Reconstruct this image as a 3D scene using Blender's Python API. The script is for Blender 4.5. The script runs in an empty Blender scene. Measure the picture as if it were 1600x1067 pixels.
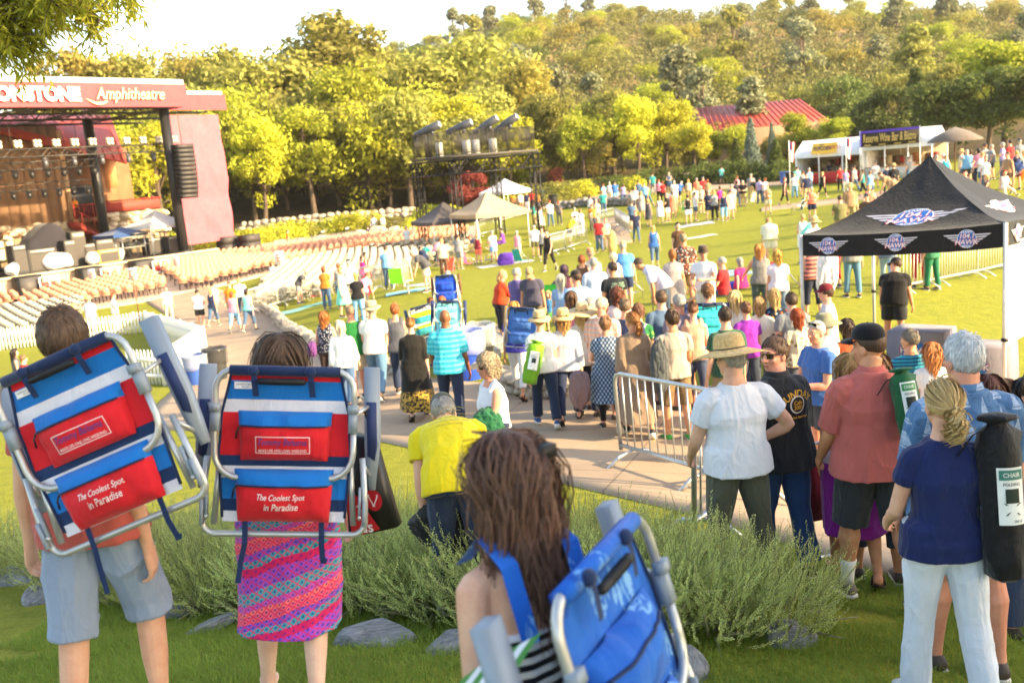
import bpy, bmesh, math, random
import numpy as np
from mathutils import Vector, Matrix
random.seed(7); np.random.seed(7)
SC = bpy.context.scene
COL = SC.collection
R = math.radians
# ------------------------------------------------------------------ camera
FPX, PITCH, ROLL, CAMZ = 1500.0, R(10.25), R(4.9), 6.0
C0 = np.array([0., 0., CAMZ])
Fv = np.array([0, math.cos(PITCH), -math.sin(PITCH)])
Rv = np.array([1., 0, 0])
Uv = np.array([0, math.sin(PITCH), math.cos(PITCH)])
cr, sr = math.cos(ROLL), math.sin(ROLL)
RC = cr * Rv - sr * Uv
UC = sr * Rv + cr * Uv
cam_d = bpy.data.cameras.new('camera')
cam = bpy.data.objects.new('camera', cam_d); COL.objects.link(cam)
M4 = Matrix.Identity(4)
for i in range(3):
 M4[i][0] = RC[i]; M4[i][1] = UC[i]; M4[i][2] = -Fv[i]; M4[i][3] = C0[i]
cam.matrix_world = M4
cam_d.sensor_width = 36.0
cam_d.lens = FPX / 1600 * 36
cam_d.clip_start = 0.1; cam_d.clip_end = 6000
cam_d.dof.use_dof = True; cam_d.dof.focus_distance = 6.2; cam_d.dof.aperture_fstop = 2.8
SC.camera = cam
# ------------------------------------------------------------------ sky and sun
SUN_AZ = np.array([0.902, -0.432]); SUN_EL = R(22)
w = bpy.data.worlds.new('World'); SC.world = w; w.use_nodes = True
nt = w.node_tree
sky = nt.nodes.new('ShaderNodeTexSky'); sky.sky_type = 'NISHITA'; sky.sun_disc = False
sky.sun_elevation = SUN_EL; sky.sun_rotation = math.atan2(SUN_AZ[0], SUN_AZ[1])
sky.air_density = 1.0; sky.dust_density = 1.6; sky.ozone_density = 1.0
bgn = nt.nodes['Background']; bgn.inputs['Strength'].default_value = 0.145
wbm = nt.nodes.new('ShaderNodeMix'); wbm.data_type = 'RGBA'; wbm.blend_type = 'MULTIPLY'; wbm.inputs[0].default_value = 1.0; wbm.inputs[7].default_value = (1.11, 1.0, 0.89, 1)
nt.links.new(sky.outputs[0], wbm.inputs[6]); nt.links.new(wbm.outputs[2], bgn.inputs[0])
sl = bpy.data.lights.new('sun', 'SUN'); sl.energy = 4.0; sl.angle = R(0.6); sl.color = (1.0, 0.76, 0.43)
sun = bpy.data.objects.new('sun', sl); COL.objects.link(sun)
sd = Vector((-SUN_AZ[0] * math.cos(SUN_EL), -SUN_AZ[1] * math.cos(SUN_EL), -math.sin(SUN_EL)))
sun.rotation_euler = sd.to_track_quat('-Z', 'Y').to_euler(); sun.location = (60, -12, 40)
SC.view_settings.view_transform = 'Standard'; SC.view_settings.look = 'None'
SC.view_settings.exposure = 2.05; SC.view_settings.gamma = 1.0
SC.render.engine = 'CYCLES'
SC.cycles.max_bounces = 6; SC.cycles.transparent_max_bounces = 6
SC.cycles.use_adaptive_sampling = True; SC.cycles.use_denoising = True
# ------------------------------------------------------------------ pixels to places
def pdir(px, py):
 u = px - 800.0; v = 533.5 - py
 u0 = u * cr + v * sr; v0 = -u * sr + v * cr
 return Fv + (u0 / FPX) * Rv + (v0 / FPX) * Uv
def W(px, py, d):
 return C0 + d * pdir(px, py)
def proj(p):
 q = np.asarray(p, float) - C0
 d = q @ Fv
 return 800 + FPX * (q @ RC) / d, 533.5 - FPX * (q @ UC) / d, d
CTRL = [(190,1230,414),(430,1105,355),(790,1830,700),(660,960,220),(770,905,203),(700,655,97),(600,628,87),
 (367,528,40),(510,485,40),(605,450,40),(860,413,31),(937,397,33.5),(1021,413,38),(785,527,62),(1131,352,28.5),
 (1137,286,15.6),(1268,336,27),(1243,314,26),(1287,306,23),(1290,290,21),(1549,280,33),(1190,513,76),(1328,432,55),
 (1165,940,232),(1390,955,240),(1460,1165,344),(450,391,18),(290,410,20.5),(0,480,26),(150,450,24),(310,600,60),(100,560,48),
 (-300,600,40),(600,372,20),(720,350,17.5),(1800,330,40),(2000,700,100),(1900,460,60),(-900,1100,200),(2300,1200,300),(700,345,15.5),(400,372,15.5),(950,300,17)]
def _abc(x, y):
 y = np.maximum(y, -3.0)
 return np.clip(x / (y + 8.0), -3, 3) * 2.0, np.log(y + 8.0) * 1.6
_cp = np.array([W(a, b, FPX / c) for a, b, c in CTRL])
_extra = [(0,0,CAMZ-2.0),(-4,0,CAMZ-2.0),(5,1,CAMZ-2.2),(0,-3,CAMZ-1.8),(14,0,CAMZ-1.9),(-14,2,CAMZ-2.6),(25,6,CAMZ-2.2),(40,30,CAMZ-2.2),
          (-60,90,CAMZ-4),(-20,105,CAMZ-3),(20,105,CAMZ-2.4),(60,95,CAMZ-1.5),(-100,60,CAMZ-4.5),(30,140,CAMZ),(-40,140,CAMZ-1),(-60,30,CAMZ-5),(60,50,CAMZ-1)]
_cp = np.vstack([_cp, np.array(_extra, float)])
_ca, _cb = _abc(_cp[:, 0], _cp[:, 1])
def _phi(d2):
 return np.where(d2 > 1e-12, d2 * np.log(d2 + 1e-12) * 0.5, 0.0)
def _tps_fit():
 n = len(_ca)
 d2 = (_ca[:, None] - _ca[None]) ** 2 + (_cb[:, None] - _cb[None]) ** 2
 K = _phi(d2) + np.eye(n) * 0.02
 Pm = np.stack([np.ones(n), _ca, _cb], 1)
 A = np.zeros((n + 3, n + 3)); A[:n, :n] = K; A[:n, n:] = Pm; A[n:, :n] = Pm.T
 b = np.zeros(n + 3); b[:n] = _cp[:, 2]
 return np.linalg.solve(A, b)
_wt = _tps_fit()
def hills(x, y):
 r = np.clip((y - 105) / 330.0, 0, 1)
 ridge = np.interp(x, [-300, -120, -60, 0, 60, 110, 160, 210, 300], [28, 36, 43, 50, 54, 51, 43, 39, 38]) + 2.5 * np.sin(x * .033 + 1) + 1.5 * np.sin(x * .08)
 hgt = ridge * (r * r * (3 - 2 * r))
 return hgt + 1.6 * np.sin(x * .05 + y * .03) * r
def ground(x, y):
 x = np.asarray(x, float); y = np.asarray(y, float)
 a, b = _abc(x, np.minimum(y, 150.0))
 s = _wt[-3] + _wt[-2] * a + _wt[-1] * b
 for i in range(len(_ca)):
  s = s + _wt[i] * _phi((a - _ca[i]) ** 2 + (b - _cb[i]) ** 2)
 s = np.clip(s, CAMZ - 6.6, CAMZ - 0.4)
 return s + hills(x, y)
def gz(x, y):
 return float(ground(x, y))
def G(px, py, lift=0.0, dmax=300):
 d = pdir(px, py)
 ts = np.geomspace(1.2, dmax, 260)
 P = C0[None] + ts[:, None] * d[None]
 f = P[:, 2] - (ground(P[:, 0], P[:, 1]) + lift)
 k = np.where(f < 0)[0]
 if len(k) == 0: return P[-1]
 i = max(k[0], 1)
 t = ts[i - 1] + (ts[i] - ts[i - 1]) * f[i - 1] / (f[i - 1] - f[i])
 return C0 + t * d
# ------------------------------------------------------------------ helpers
def tag(o, label=None, cat=None, group=None, kind=None):
 if label: o['label'] = label
 if cat: o['category'] = cat
 if group: o['group'] = group
 if kind: o['kind'] = kind
 return o
def empty(name, loc=(0, 0, 0), rz=0.0, label=None, cat=None, group=None):
 o = bpy.data.objects.new(name, None); COL.objects.link(o)
 o.location = [float(v) for v in loc]; o.rotation_euler = (0, 0, rz); o.empty_display_size = 0.1
 return tag(o, label, cat, group)
def link(name, mesh, mats=None, parent=None):
 o = bpy.data.objects.new(name, mesh); COL.objects.link(o)
 if parent is not None: o.parent = parent
 if mats is not None:
  if not isinstance(mats, (list, tuple)): mats = [mats]
  if len(mesh.materials) == 0:
   for m in mats: mesh.materials.append(m)
  else:
   for i, m in enumerate(mats):
    o.material_slots[i].link = 'OBJECT'; o.material_slots[i].material = m
 return o
class MB:
 """collects vertices and faces"""
 def __init__(s): s.v = []; s.f = []; s.mi = []; s.n = 0
 def add(s, V, F, mi=0):
  V = np.asarray(V, float).reshape(-1, 3)
  s.v.append(V); b = s.n
  s.f += [tuple(int(i) + b for i in f) for f in F]; s.mi += [mi] * len(F)
  s.n += len(V); return s
 def box(s, c, size, M=None, mi=0, taper=1.0):
  x, y, z = [a / 2 for a in size]; t = taper
  V = np.array([(-x,-y,-z),(x,-y,-z),(x,y,-z),(-x,y,-z),(-x*t,-y*t,z),(x*t,-y*t,z),(x*t,y*t,z),(-x*t,y*t,z)])
  if M is not None: V = V @ np.asarray(M, float).T
  return s.add(V + np.asarray(c, float), [(0,3,2,1),(4,5,6,7),(0,1,5,4),(1,2,6,5),(2,3,7,6),(3,0,4,7)], mi)
 def tube(s, pts, r, n=8, mi=0, caps=True):
  pts = np.asarray(pts, float); k = len(pts)
  rr = np.full(k, r) if np.isscalar(r) else np.asarray(r, float)
  t = np.zeros_like(pts); t[1:-1] = pts[2:] - pts[:-2]; t[0] = pts[1] - pts[0]; t[-1] = pts[-1] - pts[-2]
  t /= np.linalg.norm(t, axis=1)[:, None] + 1e-9
  a = np.array([0, 0, 1.0]) if abs(t[0][2]) < .9 else np.array([1.0, 0, 0])
  u = np.cross(t[0], a); u /= np.linalg.norm(u)
  V = []; an = np.linspace(0, 2 * math.pi, n, endpoint=False)
  for i in range(k):
   u = u - t[i] * (u @ t[i]); u /= np.linalg.norm(u) + 1e-9
   w_ = np.cross(t[i], u)
   V.append(pts[i] + rr[i] * (np.cos(an)[:, None] * u + np.sin(an)[:, None] * w_))
  V = np.concatenate(V); F = []
  for i in range(k - 1):
   for j in range(n):
    F.append((i*n+j, i*n+(j+1)%n, (i+1)*n+(j+1)%n, (i+1)*n+j))
  if caps: F.append(tuple(range(n-1, -1, -1))); F.append(tuple((k-1)*n+j for j in range(n)))
  return s.add(V, F, mi)
 def rings(s, rings, mi=0, caps=True):
  n = len(rings[0]); k = len(rings)
  V = np.concatenate([np.asarray(r, float) for r in rings]); F = []
  for i in range(k - 1):
   for j in range(n):
    F.append((i*n+j, i*n+(j+1)%n, (i+1)*n+(j+1)%n, (i+1)*n+j))
  if caps: F.append(tuple(range(n-1, -1, -1))); F.append(tuple((k-1)*n+j for j in range(n)))
  return s.add(V, F, mi)
 def grid(s, P, mi=0, wrap=False):
  P = np.asarray(P, float); h, w_ = P.shape[:2]; F = []
  for i in range(h - 1):
   for j in range(w_ - 1):
    F.append((i*w_+j, i*w_+j+1, (i+1)*w_+j+1, (i+1)*w_+j))
  return s.add(P.reshape(-1, 3), F, mi)
 def lathe(s, prof, n=20, M=None, o=(0,0,0), mi=0, wob=None):
  an = np.linspace(0, 2*math.pi, n, endpoint=False); rings = []
  for k, (r, z) in enumerate(prof):
   zz = np.full(n, z)
   if wob is not None: zz = zz + wob(r, an)
   V = np.stack([r*np.cos(an), r*np.sin(an), zz], 1)
   if M is not None: V = V @ np.asarray(M, float).T
   rings.append(V + np.asarray(o, float))
  return s.rings(rings, mi, caps=True)
 def mesh(s, name, smooth=True):
  m = bpy.data.meshes.new(name)
  V = np.concatenate(s.v) if s.v else np.zeros((0, 3))
  m.vertices.add(len(V)); m.vertices.foreach_set('co', V.astype(np.float32).ravel())
  ls = np.array([len(f) for f in s.f], np.int32); tot = int(ls.sum())
  m.loops.add(tot); m.polygons.add(len(ls))
  m.loops.foreach_set('vertex_index', np.fromiter((i for f in s.f for i in f), np.int32, tot))
  m.polygons.foreach_set('loop_start', np.concatenate([[0], np.cumsum(ls)[:-1]]).astype(np.int32))
  m.polygons.foreach_set('material_index', np.array(s.mi, np.int32))
  if smooth: m.polygons.foreach_set('use_smooth', np.ones(len(ls), bool))
  m.update(calc_edges=True); m.validate()
  return m
 def obj(s, name, mats, parent=None, smooth=False):
  return link(name, s.mesh(name, smooth), mats, parent)
def quads_mesh(name, V, nq, mats=None, mi=None, smooth=False):
 """V: (nq*4,3) separate quads"""
 m = bpy.data.meshes.new(name)
 V = np.asarray(V, np.float32)
 m.vertices.add(len(V)); m.vertices.foreach_set('co', V.ravel())
 m.loops.add(nq * 4); m.polygons.add(nq)
 m.loops.foreach_set('vertex_index', np.arange(nq * 4, dtype=np.int32))
 m.polygons.foreach_set('loop_start', np.arange(0, nq * 4, 4, dtype=np.int32))
 if mi is not None: m.polygons.foreach_set('material_index', np.asarray(mi, np.int32))
 if smooth: m.polygons.foreach_set('use_smooth', np.ones(nq, bool))
 m.update(calc_edges=True)
 return m
def copy_tree(o, parent=None, mats=None):
 c = o.copy(); COL.objects.link(c); c.parent = parent
 for ch in o.children: copy_tree(ch, c)
 return c
def rotz(a):
 c, s_ = math.cos(a), math.sin(a)
 return np.array([[c, -s_, 0], [s_, c, 0], [0, 0, 1.0]])
def axis_rot(ax, a):
 return np.array(Matrix.Rotation(a, 3, Vector([float(v) for v in ax])))
def bevel_box_mesh(name, size, bev=0.1):
 bm = bmesh.new(); bmesh.ops.create_cube(bm, size=1)
 bmesh.ops.scale(bm, vec=size, verts=bm.verts)
 bmesh.ops.bevel(bm, geom=bm.edges[:], offset=bev, segments=2, affect='EDGES')
 m = bpy.data.meshes.new(name); bm.to_mesh(m); bm.free(); return m
def _hash(i, j, k):
 n = (i * 374761393 + j * 668265263 + k * 2147483647 + 1013904223) & 0xffffffff
 n = ((n ^ (n >> 13)) * 1274126177) & 0xffffffff
 return ((n ^ (n >> 16)) & 0xffff) / 65535.0
def vnoise(P):
 P = np.asarray(P, float); f = np.floor(P).astype(np.int64); t = P - f; t = t * t * (3 - 2 * t)
 out = 0
 for a in (0, 1):
  for b in (0, 1):
   for c in (0, 1):
    wgt = (t[:, 0] if a else 1 - t[:, 0]) * (t[:, 1] if b else 1 - t[:, 1]) * (t[:, 2] if c else 1 - t[:, 2])
    out = out + wgt * _hash(f[:, 0] + a, f[:, 1] + b, f[:, 2] + c)
 return out * 2 - 1
# ------------------------------------------------------------------ materials
MATS = {}
def lin(c):
 """'#rrggbb' as seen on the thing itself -> linear"""
 if isinstance(c, str):
  c = [int(c[i:i+2], 16) / 255 for i in (1, 3, 5)]
  c = [(v / 12.92 if v <= .04045 else ((v + .055) / 1.055) ** 2.4) for v in c]
 return (c[0], c[1], c[2], 1.0)
class N:
 """small node-graph helper"""
 def __init__(s, name):
  s.m = bpy.data.materials.new(name); s.m.use_nodes = True; s.t = s.m.node_tree
  s.b = s.t.nodes['Principled BSDF']; s.out = s.t.nodes['Material Output']
 def n(s, ty, **kw):
  nd = s.t.nodes.new(ty)
  for k, v in kw.items():
   if k.startswith('_'): nd.inputs[k[1:].replace('_', ' ')].default_value = v
   else: setattr(nd, k, v)
  return nd
 def l(s, a, b): s.t.links.new(a, b)
 def coord(s, kind='Object', scale=(1, 1, 1), rot=(0, 0, 0)):
  tc = s.n('ShaderNodeTexCoord'); mp = s.n('ShaderNodeMapping')
  mp.inputs['Scale'].default_value = scale; mp.inputs['Rotation'].default_value = rot
  s.l(tc.outputs[kind], mp.inputs['Vector']); return mp.outputs['Vector']
 def noise(s, vec, scale, detail=4, rough=.55, dist=0.0):
  nd = s.n('ShaderNodeTexNoise', _Scale=scale, _Detail=detail, _Roughness=rough, _Distortion=dist)
  s.l(vec, nd.inputs['Vector']); return nd.outputs['Fac']
 def ramp(s, fac, stops, interp='LINEAR'):
  r = s.n('ShaderNodeValToRGB'); r.color_ramp.interpolation = interp
  while len(r.color_ramp.elements) < len(stops): r.color_ramp.elements.new(0.5)
  for e, (p, c) in zip(r.color_ramp.elements, stops):
   e.position = p; e.color = lin(c) if isinstance(c, str) else (c[0], c[1], c[2], 1)
  s.l(fac, r.inputs['Fac']); return r.outputs['Color']
 def mix(s, fac, a, b, mode='MIX'):
  m = s.n('ShaderNodeMix', data_type='RGBA', blend_type=mode)
  for i, v in ((0, fac), (6, a), (7, b)):
   if hasattr(v, 'is_output'): s.l(v, m.inputs[i])
   elif i == 0: m.inputs[0].default_value = v
   else: m.inputs[i].default_value = lin(v) if isinstance(v, str) else (v[0], v[1], v[2], 1)
  return m.outputs[2]
 def math(s, op, a, b=0.0, c=None):
  m = s.n('ShaderNodeMath', operation=op)
  for i, v in enumerate([a, b] + ([c] if c is not None else [])):
   if hasattr(v, 'is_output'): s.l(v, m.inputs[i])
   else: m.inputs[i].default_value = v
  return m.outputs[0]
 def sep(s, vec):
  x = s.n('ShaderNodeSeparateXYZ'); s.l(vec, x.inputs[0]); return x.outputs
 def bump(s, h, strength=.3, dist=.02):
  b = s.n('ShaderNodeBump', _Strength=strength, _Distance=dist); s.l(h, b.inputs['Height'])
  s.l(b.outputs[0], s.b.inputs['Normal'])
 def col(s, c):
  if hasattr(c, 'is_output'): s.l(c, s.b.inputs['Base Color'])
  else: s.b.inputs['Base Color'].default_value = lin(c)
  return s
 def set(s, **kw):
  for k, v in kw.items(): s.b.inputs[k.replace('_', ' ')].default_value = v
  return s
def plain(color, rough=.6, metal=0.0, var=.12, scale=6.0, bump=0.0, spec=.4):
 key = ('plain', str(color), rough, metal, var, scale, bump, spec)
 if key in MATS: return MATS[key]
 g = N('surface'); c = lin(color)
 v = g.coord(); n = g.noise(v, scale)
 d = [max(0, x * (1 - var)) for x in c[:3]]; u = [min(1, x * (1 + var)) for x in c[:3]]
 g.col(g.ramp(n, [(.3, d), (.7, u)]))
 g.set(Roughness=rough, Metallic=metal, Specular_IOR_Level=spec)
 if bump: g.bump(g.noise(v, scale * 4), bump, .01)
 MATS[key] = g.m; return g.m
def cloth(color, wrinkle=.35, rough=.85, pattern=None):
 key = ('cloth', str(color), wrinkle, rough, pattern)
 if key in MATS: return MATS[key]
 g = N('cloth'); v = g.coord()
 n1 = g.noise(v, 3.0, 3); n2 = g.noise(g.coord(scale=(1, 1, .45)), 13.0, 3, .5, 1.2); n3 = g.noise(v, 420, 2)
 if pattern: base = PATTERNS[pattern](g, color)
 else:
  c = lin(color); base = g.ramp(n1, [(.3, [x * .9 for x in c[:3]]), (.7, [min(1, x * 1.08) for x in c[:3]])])
 base = g.mix(.10, base, g.ramp(n3, [(.35, (.25, .25, .25)), (.65, (1, 1, 1))]), 'MULTIPLY')
 g.col(base); g.set(Roughness=rough, Specular_IOR_Level=.2); g.b.inputs['Sheen Weight'].default_value = .15
 h = g.math('ADD', g.math('MULTIPLY', n2, 1.0), g.math('MULTIPLY', n3, .06))
 g.bump(h, wrinkle, .035)
 MATS[key] = g.m; return g.m
# ------------------------------------------------------------------ ground, paths, terraces
def mat_lawn():
 g = N('lawn'); v = g.coord()
 n1 = g.noise(v, .35, 4); n2 = g.noise(v, 5.0, 4); n3 = g.noise(g.coord(scale=(1, .35, 1)), 60, 3)
 grass = g.ramp(n2, [(.25, (.17, .20, .016)), (.55, (.30, .31, .025)), (.8, (.40, .38, .045))])
 grass = g.mix(.35, grass, g.ramp(n3, [(.3, (.11, .15, .012)), (.7, (.42, .42, .055))]))
 grass = g.mix(g.math('MULTIPLY', n1, .35), grass, (.20, .21, .05))
 dry = g.ramp(g.noise(v, .09, 5), [(.3, (.13, .115, .045)), (.55, (.26, .18, .07)), (.8, (.42, .28, .13))])
 duff = g.ramp(g.noise(v, 1.2, 5), [(.3, (.05, .04, .02)), (.7, (.13, .10, .05))])
 y = g.sep(g.coord())[1]
 yy = g.math('ADD', y, g.math('MULTIPLY', g.noise(v, .12, 3), 14))
 f1 = g.n('ShaderNodeMapRange', _From_Min=86, _From_Max=93); g.l(yy, f1.inputs[0])
 f2 = g.n('ShaderNodeMapRange', _From_Min=120, _From_Max=170); g.l(yy, f2.inputs[0])
 c = g.mix(f1.outputs[0], grass, duff); c = g.mix(f2.outputs[0], c, dry)
 g.col(c); g.set(Roughness=.9, Specular_IOR_Level=.15)
 g.bump(g.math('ADD', n3, n2), .9, .08)
 return g.m
def mat_concrete(c0, c1, joints=True):
 g = N('concrete'); v = g.coord()
 n = g.noise(v, 1.1, 5); n2 = g.noise(v, 60, 3)
 c = g.ramp(n, [(.3, c0), (.7, c1)])
 c = g.mix(.25, c, g.ramp(n2, [(.35, (.45, .45, .45)), (.65, (1, 1, 1))]), 'MULTIPLY')
 st = g.noise(v, .55, 4, .6, .8); c = g.mix(g.math('MULTIPLY', g.math('GREATER_THAN', st, .62), .25), c, (.16, .13, .10))
 if joints:
  b = g.n('ShaderNodeTexBrick', _Scale=1.0, _Mortar_Size=.012, _Brick_Width=2.6, _Row_Height=2.1, offset=0.0)
  g.l(g.coord(rot=(0, 0, .35)), b.inputs['Vector'])
  c = g.mix(g.math('MULTIPLY', b.outputs['Fac'], .55), c, (.10, .08, .06))
 g.col(c); g.set(Roughness=.85, Specular_IOR_Level=.25); g.bump(n2, .25, .01)
 return g.m
M_LAWN = mat_lawn(); M_PATH = mat_concrete((.36, .265, .18), (.45, .34, .235))
M_TERR = mat_concrete((.45, .35, .26), (.55, .45, .34), False)
def build_ground():
 ys = np.concatenate([np.linspace(-40, 2, 12)[:-1], np.geomspace(2 + 6, 900, 210) - 6])
 aa = np.linspace(-2.2, 2.2, 170)
 aa = np.sign(aa) * np.abs(aa / 2.2) ** 1.5 * 2.2
 X = aa[None] * (np.maximum(ys, 0)[:, None] + 26); Y = np.repeat(ys[:, None], len(aa), 1)
 Z = ground(X.ravel(), Y.ravel()).reshape(X.shape)
 P = np.stack([X, Y, Z], -1)
 m = MB().grid(P).mesh('ground', True)
 o = link('ground', m, M_LAWN); tag(o, kind='structure')
build_ground()
def drape(name, near, far, mat, lift=.02, nu=14, sub=6, thick=.12):
 A = np.array([G(*p)[:2] for p in near]); B = np.array([G(*p)[:2] for p in far])
 def res(A):
  k = len(A); t = np.linspace(0, k - 1, (k - 1) * sub + 1)
  return np.stack([np.interp(t, np.arange(k), A[:, i]) for i in (0, 1)], 1)
 def smooth(A):
  B_ = A.copy(); B_[1:-1] = (A[:-2] + 2 * A[1:-1] + A[2:]) / 4; return B_
 A, B = res(A), res(B)
 for _ in range(6): A, B = smooth(A), smooth(B)
 s = np.linspace(0, 1, nu)
 XY = A[:, None] * (1 - s)[None, :, None] + B[:, None] * s[None, :, None]
 Z = ground(XY[..., 0].ravel(), XY[..., 1].ravel()).reshape(XY.shape[:2]) + lift
 P = np.concatenate([XY, Z[..., None]], -1)
 lo0 = P[:, :1].copy(); lo0[..., 2] -= thick; lo1 = P[:, -1:].copy(); lo1[..., 2] -= thick
 P = np.concatenate([lo0, P, lo1], 1)
 o = link(name, MB().grid(P).mesh(name, True), mat); tag(o, kind='structure'); return o
drape('footpath', [(225,470),(255,490),(315,520),(318,560),(270,610),(200,672),(400,674),(560,682),(700,712),(850,748),(960,775),(1120,812),(1280,868),(1430,915),(1600,948),(1900,1010)],
      [(330,448),(400,470),(428,492),(455,520),(500,548),(560,572),(620,585),(680,593),(740,600),(830,604),(950,606),(1080,606),(1200,606),(1330,610),(1480,620),(1800,650)], M_PATH, .03)
drape('footpath_branch', [(735,528),(795,526)], [(748,511),(806,506)], M_PATH, .03)
drape('far_footpath', [(780,345),(860,322),(960,306),(1040,300)], [(780,330),(860,306),(960,296),(1040,291)], M_PATH, .05)
drape('booth_footpath', [(1110,297),(1200,291),(1330,284),(1480,272)], [(1110,285),(1200,280),(1330,273),(1480,263)], M_PATH, .05)
drape('lawn_footpath', [(1190,331),(1300,319),(1420,300)], [(1190,326),(1300,312),(1420,292)], M_PATH, .05)
drape('barrier_pavement', [(940,388),(988,379)], [(925,345),(975,336)], M_PATH, .04)
drape('seating_terrace', [(-200,520),(0,500),(200,478),(330,452),(440,425),(560,402),(700,389),(745,380)],
      [(-200,480),(0,462),(150,432),(290,407),(430,388),(560,374),(690,360),(745,352)], M_TERR, .03)
# ------------------------------------------------------------------ people
def _stripes(c1, c2, scale, axis=2):
 def f(g, color):
  z = g.sep(g.coord())[axis]
  s = g.math('FRACT', g.math('MULTIPLY', z, scale))
  return g.mix(g.math('GREATER_THAN', s, .5), c1, c2)
 return f
def _plaid(c1, c2, c3, sc=28):
 def f(g, color):
  v = g.sep(g.coord())
  a = g.math('GREATER_THAN', g.math('SINE', g.math('MULTIPLY', v[0], sc * 6.28)), .1)
  b = g.math('GREATER_THAN', g.math('SINE', g.math('MULTIPLY', v[2], sc * 6.28)), .1)
  c = g.mix(g.math('MULTIPLY', a, .6), c1, c2); return g.mix(g.math('MULTIPLY', b, .55), c, c3)
 return f
def _spots(bg, cols, sc=18, size=.35, jit=1.0):
 def f(g, color):
  vo = g.n('ShaderNodeTexVoronoi', _Scale=sc, _Randomness=jit); g.l(g.coord(), vo.inputs['Vector'])
  cell = g.n('ShaderNodeTexWhiteNoise', noise_dimensions='3D'); g.l(vo.outputs['Position'], cell.inputs['Vector'])
  k = len(cols); pc = g.ramp(cell.outputs['Value'], [(i / k, c) for i, c in enumerate(cols)], 'CONSTANT')
  d = g.math('ADD', vo.outputs['Distance'], g.math('MULTIPLY', g.math('SUBTRACT', g.noise(g.coord(), sc * 3, 2), .5), .35 * jit))
  return g.mix(g.math('LESS_THAN', d, size), bg, pc)
 return f
def _boats(g, color):
 v = g.coord(); n = g.noise(v, 5, 3)
 base = g.ramp(n, [(.3, '#3a5f8c'), (.7, '#5c84ad')])
 v2 = g.coord(scale=(11, 11, 7.5)); s = g.sep(v2)
 fx = g.math('SUBTRACT', g.math('FRACT', s[0]), .5)
 fz = g.math('FRACT', g.math('ADD', s[2], g.math('MULTIPLY', g.math('FLOOR', s[0]), .43)))
 tri = g.math('LESS_THAN', g.math('ABSOLUTE', fx), g.math('MULTIPLY', g.math('SUBTRACT', .9, fz), .32))
 tri = g.math('MULTIPLY', tri, g.math('GREATER_THAN', fz, .22))
 hull = g.math('MULTIPLY', g.math('LESS_THAN', g.math('ABSOLUTE', fx), .27), g.math('MULTIPLY', g.math('GREATER_THAN', fz, .1), g.math('LESS_THAN', fz, .19)))
 m = g.math('MAXIMUM', tri, hull); m = g.math('MULTIPLY', m, g.math('MULTIPLY', g.noise(v, 55, 2), .95))
 c = g.mix(m, base, '#c8d8ea')
 dark = g.math('GREATER_THAN', g.noise(g.coord(scale=(1, 1, 3)), 16, 3), .58)
 return g.mix(g.math('MULTIPLY', dark, .45), c, '#2c4a74')
def _sarong(g, color):
 v = g.coord(); s = g.sep(v)
 t = g.math('ADD', s[2], g.math('ADD', g.math('MULTIPLY', s[0], -.32), g.math('MULTIPLY', g.noise(v, 3.5, 2), .10)))
 t = g.math('MULTIPLY', t, 3.4)
 band = g.ramp(g.math('FRACT', t), [(0, '#f0607a'), (.14, '#ff7a70'), (.2, '#c05ac0'), (.3, '#3fa6b8'), (.47, '#8a55c8'), (.56, '#9a4fd0'), (.68, '#d0206a'), (.8, '#2fa0b4'), (.9, '#7a55cc')], 'CONSTANT')
 a = g.math('MULTIPLY', g.math('ADD', s[0], t), 30.0); b = g.math('MULTIPLY', g.math('SUBTRACT', s[0], g.math('MULTIPLY', t, .6)), 30.0)
 a2 = g.math('ABSOLUTE', g.math('SUBTRACT', g.math('FRACT', g.math('MULTIPLY', g.math('ADD', s[0], g.math('MULTIPLY', t, .30)), 26)), .5))
 b2 = g.math('ABSOLUTE', g.math('SUBTRACT', g.math('FRACT', g.math('MULTIPLY', g.math('SUBTRACT', s[0], g.math('MULTIPLY', t, .30)), 26)), .5))
 ln = g.math('MAXIMUM', g.math('GREATER_THAN', a2, .40), g.math('GREATER_THAN', b2, .40))
 dt = g.math('MULTIPLY', g.math('LESS_THAN', a2, .16), g.math('LESS_THAN', b2, .16))
 c = g.mix(g.math('MULTIPLY', ln, .85), band, '#d8285e')
 return g.mix(g.math('MULTIPLY', dt, .8), c, '#3a2a78')
def _blackgold(g, color):
 s = g.sep(g.coord()); n = g.noise(g.coord(), 26, 4, .7)
 low = g.math('LESS_THAN', g.math('ADD', s[2], g.math('MULTIPLY', n, .3)), .66)
 spots = g.math('MULTIPLY', low, g.math('GREATER_THAN', n, .5))
 return g.mix(spots, (.012, .011, .01), '#b8923a')
def _motif(bg, fg, sc=46):
 def f(g, color):
  s = g.sep(g.coord())
  a = g.math('SINE', g.math('MULTIPLY', s[0], sc * 3)); b = g.math('SINE', g.math('MULTIPLY', s[2], sc * 2.2))
  m = g.math('GREATER_THAN', g.math('MULTIPLY', a, b), .12)
  return g.mix(m, bg, fg)
 return f
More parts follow.
